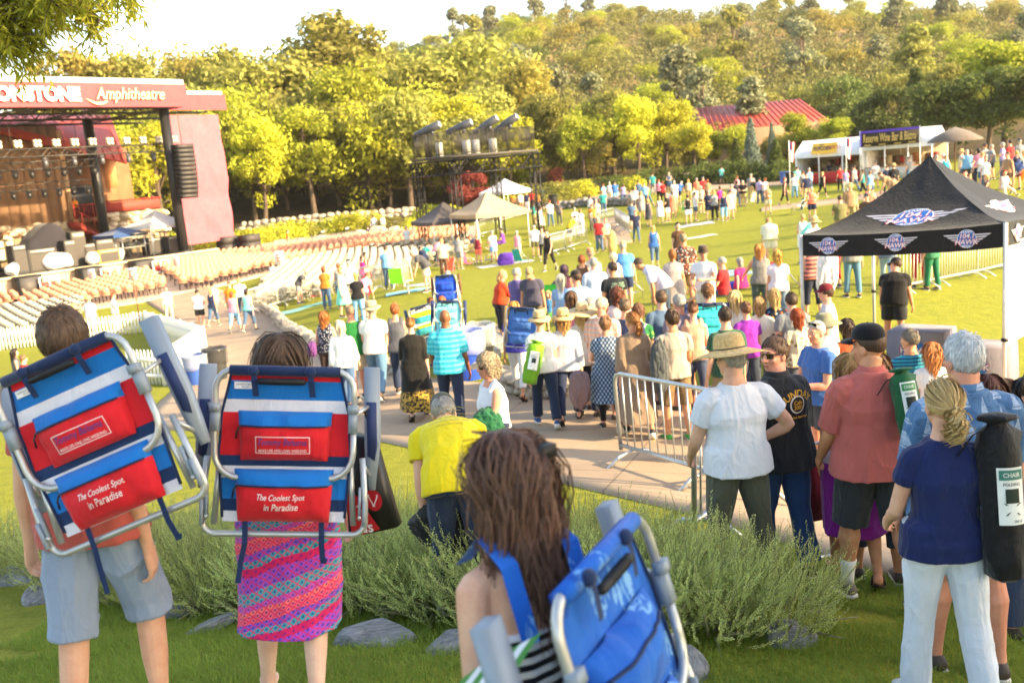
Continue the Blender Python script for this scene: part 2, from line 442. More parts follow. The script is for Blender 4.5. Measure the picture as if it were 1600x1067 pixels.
PATTERNS = {
 'stripe_teal': _stripes('#2f8fa0', '#154b6e', 26), 'stripe_blue': _stripes('#dfe6f0', '#7c9cc0', 32, 2), 'stripe_coral': _stripes('#e88878', '#6a4a50', 11),
 'stripe_grey': _stripes('#cfcfd2', '#8e9096', 20), 'stripe_dark': _stripes('#e8e8ec', '#141824', 30),
 'plaid_turq': _plaid('#2fb8cf', '#22a2be', '#7fdbe6', 14), 'plaid_pink': _plaid('#e0b8a0', '#d08a78', '#a8b8c0', 14), 'check_lav': _plaid('#d8d4e4', '#c4c0d8', '#b4b0cc', 30),
 'floral_dark': _spots('#1c2230', ['#d8602c', '#e8dcc8', '#3f6a9a', '#e09a3a', '#8fb4c0', '#c8342c'], 17, .34), 'floral_brown': _spots('#4a3430', ['#e0d0c4', '#c86a4a', '#20242c', '#d8b08c', '#9ab0b8'], 20, .40),
 'floral_cream': _spots('#d8c8a8', ['#a89068', '#c0ac84', '#8a7858'], 15, .38), 'floral_green': _spots('#2f7a4a', ['#e8ecd8', '#8ac05a', '#184a2c'], 16, .4),
 'floral_pink': _spots('#e8e0e8', ['#d884a0', '#8a80b0', '#f0f0f4'], 18, .36), 'floral_navy': _spots('#101830', ['#d8dcea', '#e8ecf4'], 34, .30, .8),
 'dots': _spots('#0c0c10', ['#f0f0f0', '#f0f0f0'], 22, .33, .25), 'navyprint': _motif('#31435e', '#9aa8b8', 40), 'boats': _boats, 'sarong': _sarong, 'blackgold': _blackgold,
 'floral_bag': _spots('#23283a', ['#b84a6a', '#4a8a7a', '#d0a060'], 20, .4)}
def mat_skin(c):
 key = ('skin', c)
 if key in MATS: return MATS[key]
 g = N('skin'); v = g.coord(); b = lin(c)
 n = g.noise(v, 9, 4); n2 = g.noise(v, 160, 3)
 k = g.ramp(n, [(.28, (b[0] * .86, b[1] * .74, b[2] * .70)), (.62, (b[0], b[1], b[2])), (.85, (min(1, b[0] * 1.06), b[1] * .98, b[2] * .95))])
 g.col(g.mix(.12, k, g.ramp(n2, [(.4, (.6, .5, .45)), (.6, (1, 1, 1))]), 'MULTIPLY'))
 g.set(Roughness=.5, Specular_IOR_Level=.35); g.b.inputs['Subsurface Weight'].default_value = .12
 g.b.inputs['Subsurface Radius'].default_value = (.012, .005, .003); g.b.inputs['Subsurface Scale'].default_value = 1.0
 g.bump(n2, .12, .004); MATS[key] = g.m; return g.m
SKINS = {'fair': '#deb094', 'tan': '#cc9570', 'red': '#d99b80', 'brown': '#8a5a3e', 'pale': '#e6c2aa'}
def mat_hair(c):
 key = ('hair', c)
 if key in MATS: return MATS[key]
 g = N('hair'); b = lin(c); n = g.noise(g.coord(scale=(1, 1, .12)), 90, 3); n2 = g.noise(g.coord(), 14, 3)
 k = g.ramp(n, [(.25, [x * .45 for x in b[:3]]), (.6, b[:3]), (.85, [min(1, x * 1.5) for x in b[:3]])])
 g.col(g.mix(.4, k, g.ramp(n2, [(.3, [x * .6 for x in b[:3]]), (.7, [min(1, x * 1.3) for x in b[:3]])])))
 g.set(Roughness=.5, Specular_IOR_Level=.35); g.bump(n, .6, .01); MATS[key] = g.m; return g.m
HAIRS = {'brown': '#4a3526', 'dark': '#2a211c', 'black': '#151314', 'auburn': '#8a4f2c', 'red': '#9a4a24', 'blond': '#c8a060', 'ash': '#a58a64', 'grey': '#a8a49c', 'white': '#dcdcd8', 'silver': '#cdd0d2', 'ltbrown': '#7a5c3e', 'purple': '#3e2a40'}
PROF = {'m': (np.array([0, .14, .36, .62, .80, .91, 1.0]), np.array([.064, .092, .083, .100, .096, .050, .033]), np.array([.058, .068, .064, .073, .056, .042, .036])),
  'f': (np.array([0, .14, .36, .62, .80, .91, 1.0]), np.array([.066, .099, .076, .086, .083, .040, .027]), np.array([.060, .072, .057, .070, .050, .036, .030]))}
PENDING = []
def ell(n=16, p=2.4):
 a = np.linspace(0, 2 * math.pi, n, endpoint=False); c, s_ = np.cos(a), np.sin(a)
 return np.sign(c) * np.abs(c) ** (2 / p), np.sign(s_) * np.abs(s_) ** (2 / p)
_E16 = ell(16); _E12 = ell(12, 2.0)
def limb(mb, J, rad, t0, t1, step=.125, n=12, ease=0.0, es=None):
 """rings along a chain of joints; rad: list of (param, radius)"""
 J = np.asarray(J, float); rp = np.array(rad)
 ts = np.linspace(t0, t1, max(3, int((t1 - t0) / step) + 1))
 def at(t):
  t = np.clip(t, 0, len(J) - 1); i = int(min(math.floor(t), len(J) - 2)); return J[i] + (J[i + 1] - J[i]) * (t - i)
 P = np.array([(at(t - .09) + at(t) * 2 + at(t + .09)) / 4 if t0 + .1 < t < t1 - .1 else at(t) for t in ts])
 mb.tube(P, np.interp(ts, rp[:, 0], rp[:, 1]) + ease * (1 if es is None else np.interp(ts, es[0], es[1])), n)
def ellipsoid(mb, c, ax, rad, n=14, m=9):
 ax = np.asarray(ax, float); rings = []
 for k in range(m):
  th = math.pi * (k + .5) / m; z = -math.cos(th); r = math.sin(th)
  a = np.linspace(0, 2 * math.pi, n, endpoint=False)
  L = np.stack([rad[0] * r * np.cos(a), rad[1] * r * np.sin(a), np.full(n, rad[2] * z)], 1)
  rings.append(np.asarray(c) + L @ ax)
 mb.rings(rings)
def leg_span(B, z):
 xs, y0, y1 = .0, 9., -9.
 for hip, kn, an in B.legs:
  for a, b, ra, rb in ((hip, kn, .060, .040), (kn, an, .040, .026)):
   lo, hi = sorted((a[2], b[2]))
   if lo - .03 <= z <= hi + .03:
    t = min(max((a[2] - z) / (a[2] - b[2] + 1e-9), 0), 1); p = a + (b - a) * t; r = (ra + (rb - ra) * t) * B.H * B.b ** .7
    xs = max(xs, abs(p[0]) + r); y0 = min(y0, p[1] - r); y1 = max(y1, p[1] + r)
 return (xs, y0, y1) if y1 > y0 else None
class Body:
 def __init__(s, H=1.75, sex='m', b=1.0, lean=0, legs=((4, 3), (-4, 3)), abd=4, arms=((2, 8, 12, 0), (2, 8, 12, 0)), head=(0, 0), twist=0, sit=None, belly=0.0):
  s.H, s.sex, s.b = H, sex, b; s.belly = belly
  fb = .88 if sex == 'f' else 1.0
  ps, pw, pd = PROF[sex]
  s.hipz = .53 * H
  cro = np.array([0, 0, .482 * H]); Lt = .378 * H
  lean_r = R(lean)
  S = np.linspace(0, 1, 33); ang = lean_r * np.interp(S, [0, .15, .6, 1], [.3, .38, 1, 1.12])
  tw = R(twist) * np.interp(S, [0, .3, .8], [0, .2, 1])
  C = [cro]
  for i in range(1, len(S)):
   a = (ang[i] + ang[i - 1]) / 2; C.append(C[-1] + Lt * (S[i] - S[i - 1]) * np.array([0, math.sin(a), math.cos(a)]))
  s.S, s.C, s.ang, s.tw = S, np.array(C), ang, tw
  k = .85 + .15 * b
  s.sh = []; s.legs = []; s.arms = []; s.hands = []; s.feet = []
  hj = s.at(.12)
  for i, sg in enumerate((-1, 1)):
   fl, kn = R(legs[i][0]), R(legs[i][1]); ab = R(legs[i][2] if len(legs[i]) > 2 else abd)
   hip = hj[0] + hj[1] * sg * .050 * H * k
   d1 = np.array([sg * math.sin(ab), math.sin(fl) * math.cos(ab), -math.cos(fl) * math.cos(ab)])
   sa = fl - kn; d2 = np.array([sg * math.sin(ab) * .5, math.sin(sa), -math.cos(sa)]); d2 /= np.linalg.norm(d2)
   kne = hip + d1 * .245 * H; ank = kne + d2 * .24 * H
   s.legs.append([hip, kne, ank])
   pitch = max(0, -(sa)) * 1.1 if sa < R(-12) else 0.0
   if sa > R(25): pitch = -sa * .6
   toe = R(8) * sg
   f = np.array([math.sin(toe) * math.cos(pitch), math.cos(toe) * math.cos(pitch), -math.sin(pitch)])
   u = np.array([math.sin(toe) * math.sin(pitch), math.cos(toe) * math.sin(pitch), math.cos(pitch)])
   s.feet.append((ank, f, u))
  for i, sg in enumerate((-1, 1)):
   pi_, ab, el, tw_ = [R(v) for v in arms[i]]
   c, r, f, t = s.at(.80)
   sho = c + r * sg * (.104 if sex == 'm' else .090) * H * k - t * .006 * H
   d = -t * math.cos(ab) + r * sg * math.sin(ab)
   up = d * math.cos(pi_) + f * math.sin(pi_) if abs(ab) < 1.2 else d
   up /= np.linalg.norm(up)
   fw = f - up * (f @ up); fw /= np.linalg.norm(fw) + 1e-9
   ins = np.cross(up, fw) * -1
   inw = -r * sg; inw = inw - up * (inw @ up); inw /= np.linalg.norm(inw) + 1e-9
   hd = fw * math.cos(tw_) + inw * math.sin(tw_)
   fa = up * math.cos(el) + hd * math.sin(el)
   elb = sho + up * .172 * H; wr = elb + fa * .150 * H
   inner = c + r * sg * .03 * H + t * .01 * H
   s.arms.append([inner, sho, elb, wr]); s.hands.append((wr, fa, inw, sg))
  c, r, f, t = s.at(1.0)
  ha = ang[-1] * .62 + R(head[1]); hy = R(head[0]) + tw[-1] * .3
  up0 = np.array([0, math.sin(ha), math.cos(ha)]); f0 = np.array([0, math.cos(ha), -math.sin(ha)])
  M = axis_rot(up0, hy)
  s.hf = M @ f0; s.hu = up0; s.hr = np.cross(s.hf, s.hu)
  s.nb = c; s.hc = c + (up0 * .063 + f0 * .012 + t * .002) * H
  low = min(a[2] - .045 * H * abs(u[2]) - .115 * H * max(0, -f[2]) for a, f, u in s.feet)
  if sit is not None: low = min(low, s.C[0][2] - .035 * H)
  s.dz = -low
  for A in [s.C] + s.legs + s.arms:
   for p in A: p[2] += s.dz
  s.feet = [(np.array(s.legs[i][2]), s.feet[i][1], s.feet[i][2]) for i in (0, 1)]
  s.hands = [(np.array(s.arms[i][3]),) + s.hands[i][1:] for i in (0, 1)]
  s.nb = s.nb + [0, 0, s.dz]; s.hc = s.hc + [0, 0, s.dz]
  s.top = s.hc + s.hu * .072 * H
 def at(s, q):
  q_ = min(max(q, 0), 1)
  c = np.array([np.interp(q_, s.S, s.C[:, k]) for k in range(3)]); a = np.interp(q_, s.S, s.ang); w_ = np.interp(q_, s.S, s.tw)
  t = np.array([0, math.sin(a), math.cos(a)]); f = np.array([0, math.cos(a), -math.sin(a)]); r = np.array([1., 0, 0])
  r, f = r * math.cos(w_) + f * math.sin(w_), f * math.cos(w_) - r * math.sin(w_)
  if q < 0: c = c + np.array([0, 0, q * .378 * s.H])
  return c, r, f, t
 def wd(s, q):
  ps, pw, pd = PROF[s.sex]; q = max(q, 0); b = s.b; bell = s.belly * math.exp(-((q - .32) / .2) ** 2)
  k = np.interp(q, [0, .6, .85, 1], [b, b, .6 + .4 * b, 1])
  return np.interp(q, ps, pw) * s.H * k * (1 + .25 * bell), np.interp(q, ps, pd) * s.H * k * (1 + bell)
 def torso(s, mb, q0, q1, ease=0, loose=0, n=13, flare=0, hang=True):
  rings = []; cw, cd = s.wd(.58)
  for q in np.linspace(q0, q1, n):
   c, r, f, t = s.at(q); a, b = s.wd(q)
   if loose and q < .58: a = max(a, cw * (.90 + loose * (.58 - q) * .25)); b = max(b, cd * (.92 + loose * (.58 - q) * .4))
   if ease > .005 and q < .30: a = max(a, (.050 * (.85 + .15 * s.b) + .057 * s.b ** .7) * s.H + .010) + .012 * (.3 - q) / .3; b = max(b, .057 * s.b ** .7 * s.H + .02) + .014 * (.3 - q) / .3
   if flare and q < .3: a += flare * (.3 - q); b += flare * (.3 - q) * .8
   off = f * (s.belly * math.exp(-((max(q, 0) - .32) / .2) ** 2) * .03 * s.H)
   rings.append(c + off + np.outer(_E16[0] * (a + ease), r) + np.outer(_E16[1] * (b + ease), f))
  mb.rings(rings)
 def leg(s, mb, i, t0, t1, ease=0, wide=0.0, n=12):
  b = s.b ** .7; H = s.H; k = (.96 if s.sex == 'f' else 1.0)
  rad = [(0, .057*H*b), (.15, .056*H*b), (.5, .048*H*b), (1, .033*H*k), (1.25, .0345*H*b*k), (1.5, .030*H*k), (1.85, .0205*H), (2, .0205*H)]
  if wide: rad = [(t, max(r, (.050*H*b if t < 1 else .043*H*b)*wide)) for t, r in rad]
  limb(mb, s.legs[i], rad, t0, t1, ease=ease, n=n, es=([0, .2, .45], [.4, .5, 1]))
 def arm(s, mb, i, t0, t1, ease=0, n=10):
  b = s.b ** .8 * (.86 if s.sex == 'f' else 1.0); H = s.H
  rad = [(0, .026*H*b), (.7, .031*H*b), (1, .0335*H*b), (1.35, .029*H*b), (2, .0225*H*b), (2.25, .0235*H*b), (2.7, .0175*H*b), (3, .0145*H*b)]
  limb(mb, s.arms[i], rad, t0, t1, ease=ease, n=n, es=([0, .7, 1.0, 1.3, 1.6], [.6, .55, .6, .85, 1]))
 def hand(s, mb, i, curl=35, fine=True):
  wr, d, n_, sg = s.hands[i]; H = s.H
  lat = np.cross(d, n_); lat /= np.linalg.norm(lat) + 1e-9
  if lat @ s.at(.5)[2] < 0: lat = -lat          # towards the thumb
  n_ = np.cross(lat, d) * (1 if (np.cross(lat, d) @ n_) > 0 else -1)
  rings = []
  for t, a, b in ((-.01, .0145, .0135), (.012, .018, .012), (.035, .0235, .0115), (.052, .024, .0105), (.060, .022, .008)):
   c = wr + d * t * H; rings.append(c + np.outer(_E12[0] * a * H, lat) + np.outer(_E12[1] * b * H, n_))
  mb.rings(rings)
  if not fine:
   p = wr + d * .055 * H; q = p + (d * .03 + n_ * .012) * H
   for o_ in (-.012, .004, .016): mb.tube([p + lat * o_ * H, q + lat * o_ * H, q + (d * .012 + n_ * .02 + lat * o_) * H], [.0085 * H, .0085 * H, .006 * H], 8)
   mb.tube([wr + (d * .018 + lat * .016) * H, wr + (d * .05 + lat * .032 + n_ * .008) * H], [.008 * H, .006 * H], 8); return
  for o_, L in ((.0175, .90), (.0060, 1.0), (-.0060, .95), (-.0170, .76)):
   p = wr + (d * .056 + lat * o_) * H; P = [p - d * .012 * H, p]; a = R(curl * .5)
   for sl_ in (.024, .016, .013):
    p = p + (d * math.cos(a) + n_ * math.sin(a)) * sl_ * L * H; P.append(p); a += R(curl)
   mb.tube(P, np.array([.0055, .0054, .0050, .0046, .0036]) * H, 8)
  p = wr + (d * .012 + lat * .014) * H
  mb.tube([p, p + (d * .018 + lat * .014 + n_ * .004) * H, p + (d * .036 + lat * .019 + n_ * .010) * H, p + (d * .050 + lat * .017 + n_ * .016) * H], np.array([.0085, .0068, .0056, .0042]) * H, 8)
 def foot(s, mb, i, shoe=0.0):
  a, f, u = s.feet[i]; H = s.H; r = np.cross(f, u); rings = []
  for t, w_, h0, h1 in ((-.036, .012, .012, .030), (-.030, .019, .002, .042), (-.005, .0215, 0, .052), (.03, .024, 0, .042), (.065, .0275, 0, .027), (.092, .026, 0, .020), (.108, .016, .002, .014)):
   c = a + (f * t - u * .045) * H + u * ((h0 + h1) / 2) * H; e = shoe
   rings.append(c + f * (e if t > .1 else (-e if t < -.033 else 0)) + np.outer(_E12[0] * (w_ * H + e), r) + np.outer(_E12[1] * ((h1 - h0) / 2 * H + e), u))
  mb.rings(rings)
 def head(s, mb, face=True):
  H = s.H; A = np.stack([s.hr, s.hf, s.hu]); hc = s.hc
  L = lambda x, y, z: hc + (np.array([x, y, z]) * H) @ A
  fm = 1.0 if s.sex == 'm' else .95
  ellipsoid(mb, L(0, -.006, .016), A, (.0435*H*fm, .0545*H, .056*H), 20, 12)
  ellipsoid(mb, L(0, .012, -.016), A, (.0385*H*fm, .0410*H, .054*H), 20, 12)
  ellipsoid(mb, L(0, .024, -.046), A, (.027*H*fm, .026*H, .022*H), 14, 9)
  c = s.nb; k = s.b ** .5 * (1 if s.sex == 'm' else .86)
  mb.tube([c - s.at(1)[3] * .05 * H, c + (hc - c) * .15, L(0, -.012, -.03)], np.array([.044, .034, .032]) * H * k, 14)
  for sg in (-1, 1): ellipsoid(mb, L(sg * .0440 * fm, -.004, -.008), A, (.006*H, .012*H, .0185*H), 10, 7)
  if face:
   mb.tube([L(0, .046, .014), L(0, .056, -.004), L(0, .064, -.016), L(0, .051, -.021)], np.array([.0055, .0075, .0095, .006]) * H, 8)
   for sg in (-1, 1):
    ellipsoid(mb, L(sg * .0085, .054, -.018), A, (.006*H, .007*H, .005*H), 8, 5)
    mb.tube([L(sg * .006, .050, .016), L(sg * .018, .049, .0185), L(sg * .031, .038, .014)], .0058 * H, 8)
    ellipsoid(mb, L(sg * .022, .036, -.016), A, (.014*H, .012*H, .014*H), 10, 7)
   ellipsoid(mb, L(0, .0475, -.0335), A, (.015*H, .0065*H, .0042*H), 12, 7)
   ellipsoid(mb, L(0, .0465, -.0410), A, (.013*H, .0065*H, .0046*H), 12, 7)
def pend(o, vox, smooth=3, wr=0.0, fac=.5):
 PENDING.append((o, vox, smooth, wr))
 md = o.modifiers.new('r', 'REMESH'); md.mode = 'VOXEL'; md.voxel_size = vox
 md.use_smooth_shade = True
 if smooth:
  sm = o.modifiers.new('s', 'SMOOTH'); sm.factor = fac; sm.iterations = smooth
def flush():
 if not PENDING: return
 dg = bpy.context.evaluated_depsgraph_get()
 for o, vox, sm, wr in PENDING:
  me = bpy.data.meshes.new_from_object(o.evaluated_get(dg))
  me.name = o.data.name
  if len(me.materials) == 0:
   for m in o.data.materials: me.materials.append(m)
  old = o.data; o.modifiers.clear(); o.data = me; bpy.data.meshes.remove(old)
  n = len(me.vertices)
  if wr and n:
   co = np.empty(n * 3, np.float32); me.vertices.foreach_get('co', co); co = co.reshape(-1, 3).astype(float)
   nr = np.empty(n * 3, np.float32); me.vertices.foreach_get('normal', nr); nr = nr.reshape(-1, 3)
   seed = sum(map(ord, o.name)) % 97; fade = 1.0
   if wr < 0: wr = -wr; fade = np.clip((co[:, 2].max() - .17 - co[:, 2]) / .08, 0, 1)
   q = co + .05 * np.stack([vnoise(co * 6 + seed), vnoise(co * 6 + 31 + seed), vnoise(co * 6 + 77 + seed)], 1)
   d = (1 - np.abs(vnoise(q * np.array([10, 10, 4.5]) + seed))) ** 2.5 * 1.0 + .18 * (1 - np.abs(vnoise(q * np.array([20, 20, 14]) + seed + 9))) ** 3 + .5 * vnoise(co * 5 + seed)
   co += nr * (np.maximum(d - .3, -.2) * wr * fade)[:, None]
   me.vertices.foreach_set('co', co.astype(np.float32).ravel()); me.update()
  me.polygons.foreach_set('use_smooth', np.ones(len(me.polygons), bool))
 PENDING.clear()
# --- hair
def scalp_ok(d, lo=0.0):
 th = np.interp(d[:, 1], [-1, -.2, .35, .75, 1], [-.62, -.42, .02, .42, .52]) + lo
 return d[:, 2] - th
def hair_cap(mb, B, thick=.012, lo=0.0, noise=.004, n=40, m=26, seed=0, fr=34):
 """cap of hair over the skull, tucked under the skin outside the hairline"""
 H = B.H; A = np.stack([B.hr, B.hf, B.hu]); th = (np.arange(m) + .5) / m * math.pi; ph = np.linspace(0, 2 * math.pi, n, endpoint=False)
 T, Pn = np.meshgrid(th, ph, indexing='ij')
 d = np.stack([np.sin(T) * np.cos(Pn), np.sin(T) * np.sin(Pn), np.cos(T)], -1).reshape(-1, 3)
 k = np.clip(scalp_ok(d, lo) / .12, -1, 1)
 fm = 1.0 if B.sex == 'm' else .95
 rad = np.array([.0440 * fm, .0565, .0575]) * H
 t = np.where(k > 0, thick * np.sqrt(np.clip(k, 0, 1)), .012 * k) + noise * vnoise(d * fr / 10 + seed) * (k > 0) + noise * .6 * vnoise(d * fr / 4 + seed) * (k > 0)
 base = np.stack([d[:, 0] * rad[0], d[:, 1] * rad[1] - .005 * H, d[:, 2] * rad[2] + .015 * H], 1)
 base += d * t[:, None]
 V = B.hc + base @ A
 mb.rings([V[i * n:(i + 1) * n] for i in range(m)])
def strands(mb, paths, wdt, nrm, mi=0):
 """flat tapering ribbons, paths (n,k,3), nrm (n,k,3) facing"""
 n, k = paths.shape[:2]
 t = np.zeros_like(paths); t[:, 1:-1] = paths[:, 2:] - paths[:, :-2]; t[:, 0] = paths[:, 1] - paths[:, 0]; t[:, -1] = paths[:, -1] - paths[:, -2]
 s_ = np.cross(t, nrm); s_ /= np.linalg.norm(s_, axis=2)[..., None] + 1e-9
 tap = np.interp(np.linspace(0, 1, k), [0, .15, .7, 1], [.7, 1, .8, .12])
 wv = (wdt if np.ndim(wdt) else np.full(n, wdt))[:, None, None] * tap[None, :, None]
 V = np.stack([paths - s_ * wv, paths + s_ * wv], 2).reshape(-1, 3)
 i = np.arange(n)[:, None] * (2 * k) + np.arange(k - 1)[None] * 2
 F = np.stack([i, i + 1, i + 3, i + 2], -1).reshape(-1, 4)
 mb.v.append(V); b = mb.n; mb.f += [tuple(f) for f in (F + b).tolist()]; mb.mi += [mi] * len(F); mb.n += len(V)
def hair_strands(mb, B, style, n, width, length=.3, seed=1, wave=0.0, lo=0.0, knot=None, part=0.0, thick=.012):
 rs = np.random.RandomState(seed); H = B.H; A = np.stack([B.hr, B.hf, B.hu]); fm = 1.0 if B.sex == 'm' else .95
 rad = np.array([.0440 * fm, .0565, .0575]) * H + thick * .85; cen = np.array([0, -.005 * H, .015 * H])
 d = rs.normal(size=(n * 4, 3)); d /= np.linalg.norm(d, axis=1)[:, None]
 d = d[scalp_ok(d, lo) > .03][:n]; n = len(d)
 p = d * rad; step = length / 10.0; P = [p.copy()]; K = 11
 if style == 'short': step = length / 5; K = 6
 ph = rs.uniform(0, 6.28, n); amp = rs.uniform(.5, 1.4, n); fall = np.zeros(n, bool)
 crown = np.array([.15, -.45, .9])
 rnd = rs.normal(size=(n, 3)) * (.13 if style == 'short' else .25)
 for k in range(K - 1):
  u = p / rad; ln = np.linalg.norm(u, axis=1); nn = (p / rad ** 2); nn /= np.linalg.norm(nn, axis=1)[:, None]
  if style == 'short':
   g = u - crown; g[:, 2] -= .25; tdir = g - nn * np.sum(g * nn, 1)[:, None] + rnd
   tdir /= np.linalg.norm(tdir, axis=1)[:, None] + 1e-9; tdir = tdir + nn * (.06 - .05 * k)
  elif style == 'knot':
   g = np.array(knot) * H - p; dist = np.linalg.norm(g, axis=1)
   tdir = g / (dist[:, None] + 1e-6); tdir = tdir - nn * np.minimum(0, np.sum(tdir * nn, 1))[:, None] + rnd * .15
  else:
   side = np.sign(u[:, 0] - part); g = np.stack([side * .55, np.full(n, -.30), np.full(n, -1.0)], 1)
   g[:, 1] += np.where(u[:, 1] > .5, -.3, 0)
   fall |= (u[:, 2] < -.15)
   tdir = np.where(fall[:, None], np.array([0, -.02, -1.0]) + rnd * .12 + np.stack([-.10 * side, np.zeros(n), np.zeros(n)], 1), g - nn * np.sum(g * nn, 1)[:, None] + rnd * .3)
   if wave: tdir = tdir + wave * np.stack([np.sin(ph + k * 1.5), np.cos(ph * 1.3 + k * 1.2), 0 * ph], 1) * amp[:, None]
  tdir /= np.linalg.norm(tdir, axis=1)[:, None] + 1e-9
  if style == 'knot': p = p + tdir * np.minimum(step, np.maximum(dist * .35, .001))[:, None]
  else: p = p + tdir * (step * (.7 + .5 * amp))[:, None] if style != 'short' else p + tdir * (step * (.6 + .5 * amp))[:, None]
  u = p / rad; ln = np.linalg.norm(u, axis=1); push = (ln < 1.0) & (u[:, 2] > -.8)
  p[push] /= ln[push][:, None]
  p[:, 1] = np.where((u[:, 2] < -.6) & (p[:, 1] > -.012 * H) & (np.abs(p[:, 0]) < .05 * H), p[:, 1] * .6 - .014 * H, p[:, 1])
  P.append(p.copy())
 P = np.stack(P, 1); nr = P / rad ** 2; nr[..., 2] *= .3; nr /= np.linalg.norm(nr, axis=2)[..., None] + 1e-9
 nr = nr + rs.normal(size=(n, 1, 3)) * .35
 Wd = B.hc + (P + cen) @ A; strands(mb, Wd, width * rs.uniform(.6, 1.3, n), nr @ A)
def hair_drape(mb, B, length, width=.052, depth=.030, y=-.030, seed=0):
 H = B.H; A = np.stack([B.hr, B.hf, B.hu]); rings = []
 for k, t in enumerate(np.linspace(0, 1, 9)):
  z = .030 - t * length / H; a = width * np.interp(t, [0, .25, .7, 1], [.8, 1.0, 1.0, .55]); b = depth * np.interp(t, [0, .3, 1], [.9, 1, .45])
  yy = y - .010 * math.sin(t * 3)
  V = np.stack([_E16[0] * a, _E16[1] * b + yy, np.full(16, z)], 1) * H
  V += .006 * np.stack([vnoise(V * 30 + seed), vnoise(V * 30 + seed + 5), 0 * V[:, 0]], 1)
  up = B.hu * .35 + np.array([0, 0, .65]); up /= np.linalg.norm(up)
  rings.append(B.hc + V[:, :1] * B.hr + V[:, 1:2] * B.hf + V[:, 2:3] * (B.hu if t < .15 else up))
 mb.rings(rings[::-1])
HAT_C = {}
def hat_mesh(B, kind, tilt=0):
 mb = MB(); H = B.H; A = np.stack([B.hr, B.hf, B.hu]); a = R(tilt)
 M = np.array([[1, 0, 0], [0, math.cos(a), -math.sin(a)], [0, math.sin(a), math.cos(a)]])
 def put(V): return B.hc + (V @ M.T) @ A
 n = 40; an = np.linspace(0, 2 * math.pi, n, endpoint=False)
 def lathe(prof, wob=0.0, sq=1.18):
  rings = []
  for r, z in prof:
   V = np.stack([r * np.cos(an), r * sq * np.sin(an), z + wob * r * r * np.sin(2 * an + .6) * 6 + wob * r * np.sin(3 * an)], 1); rings.append(put(V))
  mb.rings(rings)
 z0 = .036 * H
 if kind in ('straw', 'widestraw', 'fedora', 'cowboy'):
  br = {'straw': .165, 'widestraw': .235, 'fedora': .125, 'cowboy': .18}[kind]; ch = {'straw': .105, 'widestraw': .115, 'fedora': .11, 'cowboy': .125}[kind]
  rc = .052 * H
  lathe([(rc * .98, z0 - .006), (br * .75, z0 - .020), (br, z0 - .034), (br * 1.005, z0 - .030), (br * .75, z0 - .012), (rc * 1.05, z0 + .004), (rc * 1.03, z0 + ch * .35), (rc * .97, z0 + ch * .7), (rc * .86, z0 + ch * .92), (rc * .62, z0 + ch), (rc * .2, z0 + ch * .985)], .045 if kind != 'fedora' else .015, 1.17)
  if kind != 'widestraw': mb.n  # band is a separate part
 elif kind == 'bucket':
  rc = .053 * H
  lathe([(rc, z0 - .01), (rc * 1.5, z0 - .045), (rc * 2.05, z0 - .082), (rc * 2.07, z0 - .076), (rc * 1.5, z0 - .036), (rc * 1.04, z0), (rc * 1.02, z0 + .05), (rc * .9, z0 + .078), (rc * .5, z0 + .085), (rc * .1, z0 + .084)], .03, 1.15)
 elif kind == 'cap':
  rc = .0495 * H; prof = [(rc * .99, z0 - .008), (rc * 1.0, z0 + .012), (rc * .965, z0 + .036), (rc * .87, z0 + .060), (rc * .69, z0 + .080), (rc * .42, z0 + .093), (rc * .1, z0 + .097)]
  lathe(prof, 0, 1.2)
  g = []
  for i, t in enumerate(np.linspace(0, 1, 5)):
   row = []
   for a_ in np.linspace(R(35), R(145), 11):
    r_ = rc * 1.03 + t * .068 * math.sin((a_ - R(35)) / R(110) * math.pi) ** .6
    row.append((r_ * math.cos(a_), r_ * 1.18 * math.sin(a_), z0 - .004 - t * .016 - .02 * abs(math.cos(a_)) * t))
   g.append(row)
  g = np.array(g); lo_ = g.copy(); lo_[..., 2] -= .005
  mb.grid(put(g.reshape(-1, 3)).reshape(g.shape)); mb.grid(put(lo_.reshape(-1, 3)).reshape(g.shape)[::-1])
  mb.lathe([(.006, 0), (.006, .006), (.001, .008)], 8, A.T, put(np.array([[0, 0, z0 + .094]]))[0])
 return mb
def glasses_mesh(B, up=0.0):
 mb = MB(); H = B.H; A = np.stack([B.hr, B.hf, B.hu]); L = lambda x, y, z: B.hc + (np.array([x, y, z]) * H) @ A
 z = .004 + up; y0 = .0535 if not up else .046
 for sg in (-1, 1):
  P = np.array([[L(sg * (.004 + .030 * i / 6), y0 - .010 * (i / 6) ** 2 - (.006 if up else 0), z + (.0125 - .003 * (i / 6)) * j - .002) for i in range(7)] for j in (1, .4, -.3, -.9)])
  mb.grid(P); mb.grid((P - B.hf * .003)[::-1])
  mb.tube([L(sg * .034, y0 - .011, z + .008), L(sg * .0435, .030, z + .006), L(sg * .0462, -.002, z + .002), L(sg * .0455, -.014, z - .008)], .0022 * H, 6)
 mb.tube([L(-.006, y0 + .001, z + .006), L(0, y0 + .003, z + .008), L(.006, y0 + .001, z + .006)], .002 * H, 6)
 return mb
M_EYEW = plain('#e8e2da', .3, 0, .02); M_EYED = plain('#241a14', .2, 0, .05); M_LIP = plain('#a8625a', .5, 0, .05); M_LENS = plain('#17110e', .12, 0, .05, spec=.7)
M_SOLE = plain('#d8d6cf', .7)
ALLP = []
